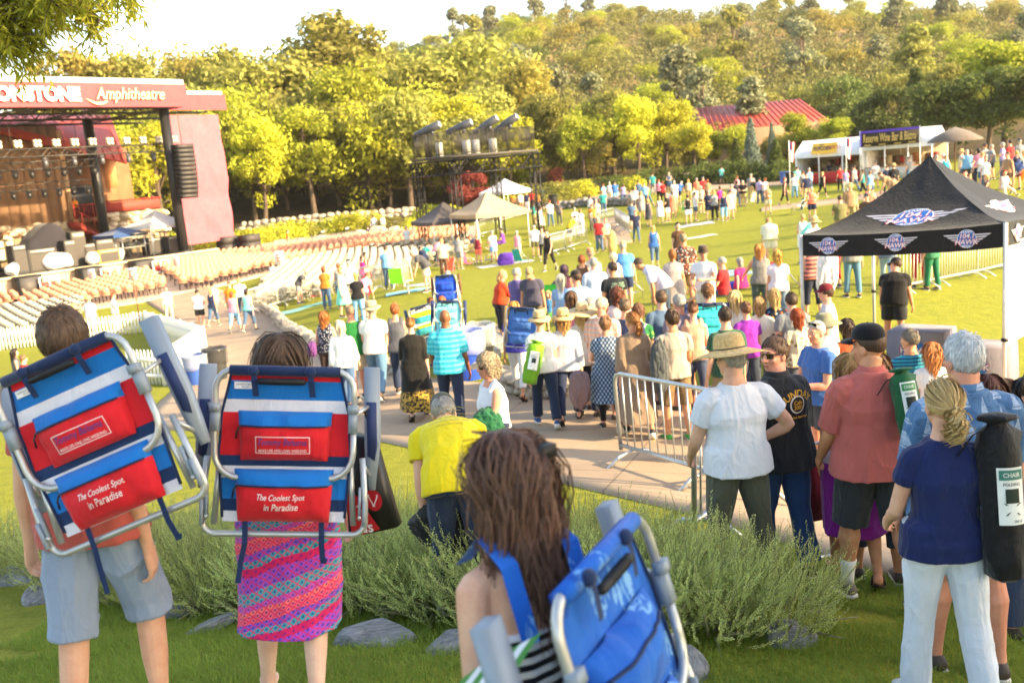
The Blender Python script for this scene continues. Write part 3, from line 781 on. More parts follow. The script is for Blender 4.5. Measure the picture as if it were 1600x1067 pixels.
def put_person(hx, hy, ppm, yaw, B, zoff=0.0):
 """depth from the scale hint, refined so that the head-top meets its pixel with the feet on the ground"""
 d0 = FPX / ppm; top = rotz(R(yaw)) @ B.top; d = d0 * np.linspace(.8, 1.25, 91); Q = C0 + d[:, None] * pdir(hx, hy); x, y = Q[:, 0] - top[0], Q[:, 1] - top[1]
 i = int(np.argmin(np.abs(Q[:, 2] - ground(x, y) - zoff - top[2]) + .25 * np.abs(np.log(d / d0)))); return float(x[i]), float(y[i])
def person(hx, hy, ppm, yaw, label, H=1.72, sex='m', b=1.0, skin='fair', hair=('short', 'brown'), top=('tee', '#ffffff'), bot=('pants', '#2c3c58'), shoes='#4a4038',
           hat=None, glasses=None, group=None, zoff=0.0, at=None, fine=None, belly=0.0, cat='person', tilt=0, socks=False, **pose):
 B = Body(H, sex, b, belly=belly, **pose)
 if at is None:
  x, y = put_person(hx, hy, ppm, yaw, B, zoff)
 else: x, y = at
 root = empty('person', (x, y, gz(x, y) + zoff + .015), R(yaw), label, cat, group)
 if tilt: root.rotation_euler = (0, R(tilt), R(yaw)); root.location.x -= B.top[2] * math.sin(R(tilt))
 px = max(.0046, min(.021, .95 / (ppm * .64)))
 fine = ppm > 110 if fine is None else fine
 near = ppm > 110
 sk = mat_skin(SKINS.get(skin, skin))
 mb = MB(); B.torso(mb, 0, 1, n=16);
 for i in (0, 1):
  B.leg(mb, i, 0, 2, n=14); B.arm(mb, i, 0, 3, n=12); B.hand(mb, i, fine=fine); B.foot(mb, i)
 B.head(mb, True)
 o = mb.obj('body', sk, root, True); pend(o, px, 3 if near else 1)
 if ppm > 45 and glasses != 'sun':
  A = np.stack([B.hr, B.hf, B.hu]); L = lambda x_, y_, z_: B.hc + (np.array([x_, y_, z_]) * H) @ A
  for sg in (-1, 1):
   e = MB(); ellipsoid(e, L(sg * .0185, .0445, .004), A, (.0082 * H, .0045 * H, .0042 * H), 10, 6); k_ = len(e.f)
   ellipsoid(e, L(sg * .0185, .0478, .004), A, (.0034 * H, .0020 * H, .0036 * H), 8, 5); e.mi[k_:] = [1] * (len(e.f) - k_)
   e.obj('eye', [M_EYEW, M_EYED], root, True)
 if ppm > 90:
  A = np.stack([B.hr, B.hf, B.hu]); L = lambda x_, y_, z_: B.hc + (np.array([x_, y_, z_]) * H) @ A
  e = MB(); ellipsoid(e, L(0, .0500, -.0372), A, (.0135 * H, .0042 * H, .0050 * H), 12, 7); e.obj('lips', M_LIP, root, True)
  for sg in (-1, 1): MB().tube([L(sg * .008, .0535, .0175), L(sg * .018, .0525, .0205), L(sg * .030, .0435, .0165)], np.array([.0018, .0022, .0008]) * H, 6).obj('eyebrow', mat_hair(HAIRS.get(hair[1], hair[1]) if hair else '#5a4636'), root, True)
 cpx = max(px, .006)
 def matof(c): return c if isinstance(c, bpy.types.Material) else (cloth('#888888', .4, .85, c) if c in PATTERNS else cloth(c, .45 if near else .3))
 wr = .0090 if near else .006
 if top:
  kind = top[0]; mb = MB(); mt = matof(top[1]); loose = 1.0; q0 = .02; sl_ = 1.55; ez = .012
  if kind == 'tank': sl_ = 0; loose = .4
  if kind == 'blouse': sl_ = 2.75; ez = .016; q0 = -.02
  if kind == 'long': sl_ = 2.9; ez = .014
  if kind == 'camp': sl_ = 1.85; ez = .020; loose = 1.6; q0 = -.02
  if kind == 'dress': q0 = -.52; sl_ = 1.5; loose = .8
  if kind == 'sundress': q0 = -.62; sl_ = 0; loose = .5
  if kind == 'maxi': q0 = -.98; sl_ = 2.2; loose = .6
  if kind == 'robe': q0 = -.90; sl_ = 2.5; loose = 1.3; ez = .03
  if kind == 'fit': loose = .3; ez = .013; sl_ = 1.45
  if kind == 'halter': sl_ = 0; loose = .3
  if kind == 'fitlong': loose = .3; ez = .010; sl_ = 2.85; q0 = .08
  q1 = (.928 if kind in ('tee', 'fit', 'dress', 'robe') else .955) if sl_ else (.60 if kind == 'halter' else .86)
  B.torso(mb, max(q0, 0) if q0 < 0 and kind not in ('camp', 'blouse') else q0, q1, ez * H / 1.72, loose, 16)
  if q0 < -.2:
   c, r, f, t = B.at(.12); c2 = c; rings = []; w0, d0_ = B.wd(.13)
   hipm = (B.legs[0][1] + B.legs[1][1]) / 2
   for k, q in enumerate(np.linspace(0, 1, 9)):
    zc = c[2] * (1 - q) + (B.C[0][2] + q0 * .378 * H) * q
    cx = c * (1 - q * .5) + hipm * q * .5; cx = np.array([cx[0], cx[1], zc])
    sp = np.linalg.norm(B.legs[0][1] - B.legs[1][1]) * .35 * q
    fl = (.05 if kind != 'maxi' else .09) * H / 1.7 * q + ez
    wob = 1 + .06 * q * np.sin(np.arange(16) * 6 * 2 * math.pi / 16 + k * .2)
    aa, bb = w0 + fl + .01, d0_ + fl + sp; ls = leg_span(B, zc)
    if ls: aa = max(aa, ls[0] * 1.1 + .02); cx[1] = (ls[1] + ls[2]) / 2 * q + cx[1] * (1 - q); bb = max(bb, (ls[2] - ls[1]) * .6 + .03)
    rings.append(cx + np.outer(_E16[0] * aa * wob, r) + np.outer(_E16[1] * bb * wob, np.array([0, 1, 0])))
   mb.rings(rings[::-1])
  for i in (0, 1):
   if sl_: B.arm(mb, i, .2, sl_, ease=(ez + .004) * H / 1.72 + (.012 if kind in ('tee', 'camp', 'robe', 'blouse') else 0))
   elif kind != 'halter': mb.tube([B.at(.80)[0] + B.at(.8)[1] * (-1, 1)[i] * .055 * H + B.at(.8)[2] * .03 * H, B.at(.93)[0] + B.at(.9)[1] * (-1, 1)[i] * .06 * H, B.at(.78)[0] + B.at(.8)[1] * (-1, 1)[i] * .06 * H - B.at(.8)[2] * .035 * H], .026 * H, 8)
  nm = {'tank': 'tank_top', 'halter': 'halter_top', 'tee': 'shirt', 'dress': 'dress', 'sundress': 'dress', 'maxi': 'dress', 'robe': 'long_cardigan', 'blouse': 'blouse', 'fitlong': 'jacket', 'long': 'shirt', 'camp': 'shirt', 'fit': 'shirt'}[kind]
  o = mb.obj(nm, mt, root, True); pend(o, cpx, 3, wr)
  if kind in ('camp',) and near:
   c, r, f, t = B.at(.965); w_, d_ = B.wd(.93); mb = MB(); rr = []
   for dz, k in ((0, 1.02), (.035, .92), (.03, 1.0), (-.01, 1.16)):
    rr.append(c + t * dz + np.outer(_E16[0] * (.042 * H) * k, r) + np.outer(_E16[1] * (.042 * H) * k, f))
   o = mb.rings(rr, caps=False).obj('collar', mt, root, True)
 if bot:
  kind = bot[0]; mb = MB(); mt = matof(bot[1]); ez = .010
  if kind in ('pants', 'shorts', 'capri', 'leggings', 'cargo'):
   t1 = {'pants': 1.93, 'shorts': .82, 'capri': 1.55, 'leggings': 1.9, 'cargo': 1.02}[kind]
   if len(bot) > 2: t1 = bot[2]
   B.torso(mb, 0, .38, .006, 0, 8)
   for i in (0, 1): B.leg(mb, i, 0, t1, ease=ez if kind != 'leggings' else .005, wide={'pants': .80, 'shorts': 1.12, 'cargo': 1.15, 'capri': .72, 'leggings': 0}[kind])
   nm = {'pants': 'trousers', 'shorts': 'shorts', 'capri': 'capri_trousers', 'leggings': 'leggings', 'cargo': 'shorts'}[kind]
  else:
   ln = bot[2] if len(bot) > 2 else .5; c, r, f, t = B.at(.30); w0, d0_ = B.wd(.14); rings = []
   kn = (B.legs[0][1] + B.legs[1][1]) / 2; spr = abs(B.legs[0][1][1] - B.legs[1][1][1])
   for k, q in enumerate(np.linspace(0, 1, 11)):
    zc = c[2] - q * ln; cx = np.array([c[0] * (1 - q) + kn[0] * q, c[1] * (1 - q) + kn[1] * q, zc])
    a = np.interp(q, [0, .25, 1], [B.wd(.3)[0], w0 * 1.04, w0 * 1.08 + .03]) + .012; bb = np.interp(q, [0, .25, 1], [B.wd(.3)[1], d0_ * 1.1, d0_ * 1.1 + spr * .4]) + .012
    wob = 1 + .05 * q * np.sin(np.arange(16) * 5 * 2 * math.pi / 16 + k * .25); ls = leg_span(B, zc)
    if ls: a = max(a, ls[0] * 1.12 + .02); cx[1] = (ls[1] + ls[2]) / 2 * q + cx[1] * (1 - q); bb = max(bb, (ls[2] - ls[1]) * .6 + .03)
    rings.append(cx + np.outer(_E16[0] * a * wob, r) + np.outer(_E16[1] * bb * wob, np.array([0, 1., 0])))
   mb.rings(rings[::-1]); nm = 'skirt'
  o = mb.obj(nm, mt, root, True); pend(o, cpx, 3, -wr * 1.1)
 if socks:
  for i in (0, 1): mb = MB(); B.leg(mb, i, 1.62, 2, ease=.006); mb.obj('sock', cloth('#e4e4e0', .2), root, True)
 if shoes:
  for i in (0, 1):
   mb = MB(); a, f, u = B.feet[i]; r = np.cross(f, u)
   if shoes == 'sandal':
    mb.rings([np.array([a + (f * t_ + r * w_ - u * .045) * H + u * dz for t_, w_ in ((-.038, 0), (-.03, .018), (.03, .022), (.075, .03), (.11, .012), (.115, 0), (.11, -.012), (.075, -.03), (.03, -.022), (-.03, -.018))]) for dz in (-.012, .004)])
    for tt, hh in ((.062, .030), (-.002, .050)):
     mb.tube([a + (f * tt + r * x_ - u * .045 + u * z_) * H for x_, z_ in ((-.027, .003), (-.022, hh * .7), (0, hh * 1.02), (.022, hh * .7), (.027, .003))], .0055 * H, 6)
    mb.obj('sandal', plain('#3a2c22', .7), root, True)
   else:
    B.foot(mb, i, .006); k_ = len(mb.f)
    mb.rings([np.array([a + (f * t_ + r * w_ - u * .045) * H + u * dz for t_, w_ in ((-.044, 0), (-.036, .021), (.03, .026), (.07, .032), (.105, .018), (.119, 0), (.105, -.018), (.07, -.032), (.03, -.026), (-.036, -.021))]) for dz in (-.010, .014)])
    mb.mi[k_:] = [1] * (len(mb.f) - k_)
    mb.obj('shoe', [plain(shoes, .65, 0, .15, 20), M_SOLE], root, True)
 if hair:
  style, hcol = hair[0], HAIRS.get(hair[1], hair[1]); mh = mat_hair(hcol); mb = MB(); ln = hair[2] if len(hair) > 2 else .30
  q = min(1.0, ppm / 250); seed = int(abs(hx * 7 + hy * 3)) % 1000
  ns = int(np.interp(ppm, [40, 100, 250, 500], [0, 160, 650, 1500])); wd_ = np.interp(ppm, [40, 100, 250, 500], [.012, .008, .004, .0022])
  if style == 'short':
   hair_cap(mb, B, .010, noise=.003, seed=seed)
   if ns: hair_strands(mb, B, 'short', ns * 3, wd_ * .8, ln if len(hair) > 2 else .032, seed, thick=.009)
  elif style == 'buzz': hair_cap(mb, B, .004, lo=.05, noise=.001, seed=seed)
  elif style == 'rim':
   hair_cap(mb, B, .006, lo=.02, noise=.002, seed=seed)
  elif style in ('long', 'wavy', 'bob'):
   wv = {'long': .06, 'wavy': .34, 'bob': .2}[style]
   hair_cap(mb, B, .013, noise=.003, seed=seed); hair_drape(mb, B, max(.12, ln * .80), .043, .022, -.024, seed)
   if ns: hair_strands(mb, B, 'long', ns, wd_, ln * 1.05, seed, wv, thick=.014)
  elif style == 'curly':
   hair_cap(mb, B, .026, noise=.012, seed=seed, fr=60, n=56, m=36);
   if ln > .2: hair_drape(mb, B, ln * .9, .055, .032, -.028, seed)
   if ns: hair_strands(mb, B, 'long', ns, wd_ * 1.2, ln * .8, seed, 1.3, thick=.024)
  elif style in ('bun', 'tail'):
   hair_cap(mb, B, .010, noise=.002, seed=seed); kn = (0, -.068, .020) if style == 'bun' else (0, -.066, .010)
   A = np.stack([B.hr, B.hf, B.hu]); kp = B.hc + (np.array(kn) * H) @ A
   if ns: hair_strands(mb, B, 'knot', ns, wd_, .22, seed, knot=(0, -.066, kn[2] - .012), thick=.010)
   if style == 'bun': ellipsoid(mb, kp, A, (.026 * H, .022 * H, .026 * H), 14, 9)
   else:
    rs = np.random.RandomState(seed); n_ = max(40, ns // 3); k_ = np.linspace(0, 1, 9)
    o0 = rs.normal(size=(n_, 3)) * .010; ph = rs.uniform(0, 6.28, n_); cu = .018 if len(hair) > 3 else .006
    P = kp[None, None] + o0[:, None] * (1 + k_[None, :, None]) + k_[None, :, None] * np.array([0, 0, -ln])[None, None] - B.hf[None, None] * (np.sin(k_ * 3.1) * .05)[None, :, None]
    P = P + cu * np.stack([np.sin(ph[:, None] + k_ * 14), np.cos(ph[:, None] + k_ * 14), 0 * P[..., 0]], -1)
    strands(mb, P, max(wd_ * 1.4, .004), np.repeat((-B.hf)[None, None] + rs.normal(size=(n_, 1, 3)) * .5, 9, 1))
    mb.tube([kp, kp + np.array([0, 0, -ln * .5]) - B.hf * .05, kp + np.array([0, 0, -ln * .95]) - B.hf * .01], [.022, .024, .006], 10)
  mb.obj('hair', mh, root, True)
 if hat:
  hk, hc_ = hat[0], hat[1]; hm = hat_mesh(B, hk, hat[2] if len(hat) > 2 else 0)
  ho = hm.obj('cap' if hk == 'cap' else 'hat', hc_ if isinstance(hc_, bpy.types.Material) else cloth(hc_, .15), root, True)
  if hk in ('straw', 'widestraw', 'fedora', 'cowboy'):
   A = np.stack([B.hr, B.hf, B.hu]); a_ = R(hat[2] if len(hat) > 2 else 0); Mt = np.array([[1, 0, 0], [0, math.cos(a_), -math.sin(a_)], [0, math.sin(a_), math.cos(a_)]])
   an = np.linspace(0, 2 * math.pi, 33); rr = .0535 * H; zz = .036 * H + .012
   P = np.stack([rr * np.cos(an), rr * 1.17 * np.sin(an), np.full(33, zz)], 1)
   MB().tube(B.hc + (P @ Mt.T) @ A, .0045 if hk == 'widestraw' else .007, 6).obj('hat_band', plain('#2e2018', .7), root, True)
 if glasses: glasses_mesh(B, .052 if glasses == 'up' else 0).obj('sunglasses', M_LENS, root, True)
 root['ppm'] = float(ppm)
 ALLP.append((root, B)); return root, B
flush()
# ------------------------------------------------------------------ trees and plants
def mat_leaf(c0, c1, trans=.35, name='leaf'):
 key = ('leaf', str(c0), str(c1), trans)
 if key in MATS: return MATS[key]
 g = N(name); oi = g.n('ShaderNodeObjectInfo'); v = g.coord()
 n = g.noise(v, 1.3, 3); f = g.math('ADD', g.math('MULTIPLY', n, .75), g.math('MULTIPLY', oi.outputs['Random'], .35))
 c = g.ramp(f, [(.25, c0), (.8, c1)])
 hs = g.n('ShaderNodeHueSaturation'); g.l(c, hs.inputs['Color'])
 g.l(g.math('ADD', .485, g.math('MULTIPLY', oi.outputs['Random'], .03)), hs.inputs['Hue'])
 g.l(hs.outputs[0], g.b.inputs['Base Color']); g.set(Roughness=.6, Specular_IOR_Level=.25)
 tr = g.n('ShaderNodeBsdfTranslucent'); g.l(hs.outputs[0], tr.inputs['Color'])
 mx = g.n('ShaderNodeMixShader'); mx.inputs[0].default_value = trans
 g.l(g.b.outputs[0], mx.inputs[1]); g.l(tr.outputs[0], mx.inputs[2]); g.l(mx.outputs[0], g.out.inputs['Surface'])
 MATS[key] = g.m; return g.m
def mat_bark(c0='#3a2f26', c1='#6a5a48'):
 key = ('bark', c0)
 if key in MATS: return MATS[key]
 g = N('bark'); n = g.noise(g.coord(scale=(1, 1, .25)), 14, 4); g.col(g.ramp(n, [(.3, c0), (.7, c1)])); g.set(Roughness=.9); g.bump(n, .7, .03)
 MATS[key] = g.m; return g.m
def leaf_quads(rs, cen, rad, n, size, up=.3):
 d = rs.normal(size=(n, 3)); d /= np.linalg.norm(d, axis=1)[:, None]
 p = cen + d * rad * (rs.uniform(.35, 1.05, n) ** .6)[:, None]
 nr = d + rs.normal(size=(n, 3)) * .7 + np.array([0, 0, up]); nr /= np.linalg.norm(nr, axis=1)[:, None]
 a = np.cross(nr, rs.normal(size=(n, 3))); a /= np.linalg.norm(a, axis=1)[:, None]; b = np.cross(nr, a)
 s = size * rs.uniform(.6, 1.3, n)[:, None]
 return np.stack([p - a * s, p - b * s * .5, p + a * s, p + b * s * .5], 1)
def tree_meshes(kind, seed):
 rs = np.random.RandomState(seed); Q = []; tk = MB()
 if kind == 'broad':
  H, Rr, z0, nl, nc, ls, cr_ = 10.0, 3.7, 2.2, 62, 120, .20, 1.25
 elif kind == 'oak':
  H, Rr, z0, nl, nc, ls, cr_ = 8.5, 4.6, 1.0, 54, 105, .22, 1.6
 elif kind == 'pine':
  H, Rr, z0, nl, nc, ls, cr_ = 15.0, 3.4, 3.0, 55, 48, .34, 1.25
 if kind in ('broad', 'oak', 'pine'):
  lob = [(rs.uniform(-.5, .5) * Rr, rs.uniform(-.5, .5) * Rr, rs.uniform(z0 + .25 * (H - z0), H * .86), rs.uniform(.45, .75) * Rr) for _ in range(7)]
  lob.append((0, 0, H * .72, Rr * .7))
  bend = rs.uniform(-.3, .3, 2); top = H * .75
  tk.tube([(0, 0, -.5), (.05, .02, z0 * .5), (bend[0] * .5, bend[1] * .5, z0), (bend[0], bend[1], H * .5), (bend[0] * 1.4, bend[1] * 1.4, top)], np.array([.30, .24, .2, .13, .05]) * H / 10, 8)
  for k in range(nl):
   lx, ly, lz, lr = lob[rs.randint(len(lob))]
   d = rs.normal(size=3); d /= np.linalg.norm(d); d[2] = abs(d[2]) * .8 - .15 if rs.rand() < .75 else d[2]
   c = np.array([lx, ly, lz]) + d * lr * rs.uniform(.55, 1.05)
   c[2] = min(max(c[2], z0), H - .4)
   if kind == 'pine':
    f = (c[2] - z0) / (H - z0); k_ = (1 - f) * .9 + .18; c[0] *= k_; c[1] *= k_
   Q.append(leaf_quads(rs, c, np.array([cr_, cr_, cr_ * .72]) * rs.uniform(.6, 1.15), nc, ls))
   if k % 4 == 0:
    b0 = np.array([bend[0], bend[1], z0 + (c[2] - z0) * .35]); tk.tube([b0, (b0 + c) / 2 + rs.normal(size=3) * .2, c], np.array([.09, .06, .02]) * H / 10, 5)
 elif kind == 'cone':
  H = 10.0; tk.tube([(0, 0, -.5), (0, 0, H * .5), (0, 0, H * .97)], [.22, .14, .03], 7)
  for z in np.linspace(.6, H * .97, 30):
   r = (1 - z / H) * 2.5 + .15; m = int(5 + 12 * (1 - z / H)); a0 = rs.uniform(0, 6.28)
   for j in range(m):
    a = a0 + j * 6.283 / m + rs.uniform(-.2, .2); rr = r * rs.uniform(.65, 1.05)
    c = np.array([rr * .62 * math.cos(a), rr * .62 * math.sin(a), z - .16 * rr])
    Q.append(leaf_quads(rs, c, np.array([.22 * rr + .2, .22 * rr + .2, .22]), 26, .16))
 elif kind == 'shrub':
  H = 1.6
  for _ in range(4): a = rs.uniform(-.3, .3, 2); tk.tube([(a[0] * .3, a[1] * .3, -.1), (a[0], a[1], .5), (a[0] * 2, a[1] * 2, 1.0)], [.05, .03, .01], 5)
  for _ in range(30):
   d = rs.normal(size=3); d /= np.linalg.norm(d); d[2] = abs(d[2])
   Q.append(leaf_quads(rs, np.array([d[0] * 1.0, d[1] * 1.0, .25 + d[2] * .95]), np.array([.38, .38, .32]), 60, .075))
 Q = np.concatenate(Q); V = Q.reshape(-1, 3)
 return tk.mesh('trunk', True), quads_mesh('crown', V, len(Q)), H
TREES = {k: [tree_meshes(k, 11 + 7 * i + len(k)) for i in range(n)] for k, n in (('broad', 4), ('oak', 4), ('pine', 2), ('cone', 2), ('shrub', 3))}
BARK = mat_bark(); BARKL = mat_bark('#5a5044', '#8e8472')
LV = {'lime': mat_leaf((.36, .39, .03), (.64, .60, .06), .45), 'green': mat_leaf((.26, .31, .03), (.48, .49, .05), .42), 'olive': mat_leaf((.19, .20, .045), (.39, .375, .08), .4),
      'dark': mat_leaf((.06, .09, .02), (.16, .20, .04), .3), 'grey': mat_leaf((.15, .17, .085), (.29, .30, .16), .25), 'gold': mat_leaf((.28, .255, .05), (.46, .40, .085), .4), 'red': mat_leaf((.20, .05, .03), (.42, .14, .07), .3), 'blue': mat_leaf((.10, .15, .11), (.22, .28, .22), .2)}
_tn = [0]
LW = {'lime': 'lime green', 'green': 'mid green', 'olive': 'olive green', 'dark': 'dark green', 'grey': 'pale grey-green', 'gold': 'golden green', 'red': 'dark red', 'blue': 'blue-green'}
def tree(px, top_y, depth, kind, leaf, label, py_base=None, wide=1.0, group=None, name='tree', at=None, h=None, var=None, cat='tree'):
 if at is None:
  P = W(px, top_y, depth); x, y = P[0], P[1]; z = gz(x, y); ht = P[2] - z
 else: x, y = at; z = gz(x, y); ht = h
 _tn[0] += 1; ms = TREES[kind]; tm, cm, H0 = ms[_tn[0] % len(ms) if var is None else var]
 r = empty(name, (x, y, z - .05), (_tn[0] * 2.39) % 6.28, label, cat, group); s = ht / H0
 r.scale = (s * wide, s * wide, s)
 link('trunk', tm, BARK if leaf != 'grey' else BARKL, r); link('crown', cm, LV[leaf], r); return r
FR = [(40,96,118,'broad','olive',1.1,'behind the left end of the stage roof'),(130,84,120,'broad','gold',1.1,'behind the stage roof left of the banner script'),(205,76,122,'broad','olive',1.0,'above the stage roof behind the script lettering'),(277,52,130,'broad','gold',.8,'standing tall and slim above the roof corner'),
 (345,56,124,'broad','olive',.8,'tall slim behind the right end of the stage roof'),(232,190,96,'broad','lime',1.0,'inside the stage opening beyond the posts'),(395,182,98,'broad','lime',.9,'just right of the red stage drape'),(430,62,122,'broad','olive',1.2,'rounded above the drape side trees'),
 (470,150,100,'broad','green',1.0,'over the rock garden right of the drape'),(520,30,128,'broad','olive',1.3,'highest crown left of the hill'),(545,95,106,'broad','green',1.1,'over the middle of the rock garden'),(600,62,124,'broad','olive',1.2,'behind the garden trees near the hill foot'),(622,130,100,'broad','olive',1.0,'left of the light tower'),
 (668,72,128,'oak','olive',1.1,'at the hill foot left of the tower'),(690,150,104,'broad','lime',1.1,'behind the light tower spotlights'),(745,120,116,'broad','olive',1.2,'rising behind the light tower'),(790,165,100,'broad','lime',1.0,'right above the light tower rail'),(815,98,124,'broad','gold',1.2,'with rust tint behind the tower'),
 (862,140,104,'broad','olive',1.0,'right of the light tower'),(905,165,98,'broad','green',.95,'with grey trunk behind the stone walls'),(950,130,110,'broad','olive',1.1,'behind the crowded lawn corner'),(990,148,98,'broad','lime',1.05,'bright crown left of the red roofs'),(1035,155,100,'broad','lime',1.0,'brightest crown before the long red roof'),
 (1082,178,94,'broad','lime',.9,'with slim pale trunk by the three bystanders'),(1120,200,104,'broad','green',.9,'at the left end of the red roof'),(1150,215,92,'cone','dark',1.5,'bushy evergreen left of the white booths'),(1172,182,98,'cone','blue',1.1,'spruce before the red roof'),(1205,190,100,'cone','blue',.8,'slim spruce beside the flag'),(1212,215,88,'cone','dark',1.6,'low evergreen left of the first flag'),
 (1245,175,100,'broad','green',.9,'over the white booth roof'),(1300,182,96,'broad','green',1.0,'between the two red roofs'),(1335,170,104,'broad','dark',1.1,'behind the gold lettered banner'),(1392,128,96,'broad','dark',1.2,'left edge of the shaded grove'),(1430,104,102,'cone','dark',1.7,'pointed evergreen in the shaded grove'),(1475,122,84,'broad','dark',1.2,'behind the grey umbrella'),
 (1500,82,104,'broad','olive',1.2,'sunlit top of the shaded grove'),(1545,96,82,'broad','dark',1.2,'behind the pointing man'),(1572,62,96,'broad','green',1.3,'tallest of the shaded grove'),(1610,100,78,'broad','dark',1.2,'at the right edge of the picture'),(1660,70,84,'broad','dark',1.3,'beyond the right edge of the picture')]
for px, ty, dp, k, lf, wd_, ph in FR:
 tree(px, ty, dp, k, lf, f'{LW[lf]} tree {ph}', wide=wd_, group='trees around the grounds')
tree(735, 262, 88, 'broad', 'red', 'dark red leaved small tree under the light tower', wide=1.1)
tree(865, 262, 100, 'broad', 'red', 'red leaved shrub tree right of the tower', wide=1.0)
rs = np.random.RandomState(44)
for i in range(46):
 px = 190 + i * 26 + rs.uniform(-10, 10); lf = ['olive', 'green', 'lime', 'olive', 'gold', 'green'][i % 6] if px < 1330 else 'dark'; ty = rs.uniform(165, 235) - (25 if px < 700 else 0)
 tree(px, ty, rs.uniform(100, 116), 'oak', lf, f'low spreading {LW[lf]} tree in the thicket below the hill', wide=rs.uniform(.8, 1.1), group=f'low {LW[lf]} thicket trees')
rs = np.random.RandomState(3); k = 0
SH = [(395,365,80,'lime'),(418,357,84,'lime'),(440,352,86,'lime'),(462,349,88,'lime'),(548,338,90,'lime'),(566,336,90,'lime'),(520,345,90,'green'),(610,345,88,'olive'),(640,350,84,'lime'),(700,330,84,'lime'),(672,325,90,'green'),(860,292,88,'olive'),(885,290,88,'olive'),(905,288,88,'lime'),(935,285,90,'dark'),(965,282,90,'dark'),(985,283,90,'lime'),(1010,270,94,'dark'),(1045,268,94,'dark'),(1075,265,94,'dark'),(1105,258,92,'dark'),(1135,255,92,'dark'),(1165,256,90,'dark'),(1190,258,90,'dark'),(1215,262,88,'dark'),(1232,255,86,'dark'),(820,285,92,'olive'),(790,300,92,'green'),(500,352,90,'green'),(480,356,88,'olive'),(215,330,84,'dark'),(240,322,84,'green'),(330,382,76,'lime'),(370,368,80,'green')]
for px, py, dp, lf in SH:
 P = W(px, py, dp); k += 1
 x, y = P[0], P[1]; hgt = max(.8, min(2.6, P[2] - gz(x, y) + .8))
 nm = {'lime': 'bright lime', 'green': 'mid green', 'olive': 'olive', 'dark': 'dark green'}[lf]
 tree(0, 0, 0, 'shrub', lf, f'{nm} rounded garden shrub among the planting beds behind the lawn and seats', at=(x, y), h=hgt, wide=1.15, group=f'{nm} shrubs in the beds behind the lawn', name='shrub', cat='shrub')
def hill_forest():
 rs = np.random.RandomState(21); n = 0; tried = 0; one = {}
 HW = {'oak': 'round oak', 'pine': 'open crowned pine'}
 for k in ('oak', 'pine'):
  for tm, cm, H0 in TREES[k]:
   m = bpy.data.meshes.new('hill_tree'); bm = bmesh.new(); bm.from_mesh(cm); nf = len(bm.faces); bm.from_mesh(tm)
   bm.faces.ensure_lookup_table()
   for f in bm.faces[nf:]: f.material_index = 1
   bm.to_mesh(m); bm.free(); m.materials.append(LV['olive']); m.materials.append(BARK); one.setdefault(k, []).append((m, H0))
 while n < 290 and tried < 6000:
  tried += 1
  y = 118 + 330 * rs.rand() ** 1.05; x = rs.uniform(-.62, .62) * y + rs.uniform(-10, 10)
  z = gz(x, y); px, py, d = proj((x, y, z + 4))
  if not (-40 < px < 1650 and -60 < py < 330): continue
  if rs.rand() > .25 + .75 * (vnoise(np.array([[x * .02, y * .02, 3.1]]))[0] > -.25): continue
  k = 'pine' if rs.rand() < .2 else 'oak'
  lf = rs.choice(['olive', 'green', 'gold', 'dark', 'olive', 'green'] if k == 'oak' else ['grey', 'grey', 'olive'])
  m, H0 = one[k][rs.randint(len(one[k]))]; o = bpy.data.objects.new('hill_tree', m); COL.objects.link(o)
  s = rs.uniform(.75, 1.25) * (.85 if k == 'oak' else .95); o.location = (x, y, z - .3); o.rotation_euler = (0, 0, rs.uniform(0, 6.28)); o.scale = (s * rs.uniform(.9, 1.25), s * rs.uniform(.9, 1.25), s)
  o.material_slots[0].link = 'OBJECT'; o.material_slots[0].material = LV[lf]
  tag(o, f'{LW[lf]} {HW[k]} in the wood on the hillside', 'tree', f'{LW[lf]} {HW[k]}s on the hillside'); n += 1
 V = []
 yy = 125 + 350 * rs.rand(3600) ** .9; xx = rs.uniform(-.66, .66, 3600) * yy; zz = ground(xx, yy); nn = vnoise(np.stack([xx * .025, yy * .03, 0 * xx + 7.7], 1))
 for x, y, z, q in zip(xx, yy, zz, nn):
  px, py, d = proj((x, y, z))
  if not (-60 < px < 1660) or q < -.6: continue
  h = rs.uniform(3.5, 7.5); r_ = rs.uniform(2.2, 4.2)
  for _k in range(3): V.append(leaf_quads(rs, np.array([x, y, z + h * .5]) + rs.normal(size=3) * [r_ * .45, r_ * .45, h * .16], np.array([r_, r_, h * .55]) * .64, 32, .44))
 V = np.concatenate(V); o = link('brushwood', quads_mesh('brushwood', V.reshape(-1, 3), len(V)), mat_leaf((.13, .145, .04), (.29, .28, .075), .3))
 tag(o, 'olive brushwood covering the hillside between the trees', 'brushwood', kind='stuff')
hill_forest()
for i, (x, y, h, wd_) in enumerate(((15, -3.5, 12, 1.05), (20, -11, 15, 1.1), (22, -7, 13, .95), (29, -13, 16, 1.0), (13, -10, 13, 1.1), (34, -11.2, 16, .6), (44, -13.5, 19, .4), (40, -19, 19, .8), (9, -9, 11, 1.2))):  # unseen; the slim far ones are added to break the path's shade into stripes
 tree(0, 0, 0, 'broad', 'green', 'leafy tree beyond the right edge shading the near path', at=(x, y), h=h, wide=wd_, group='trees shading the near path')
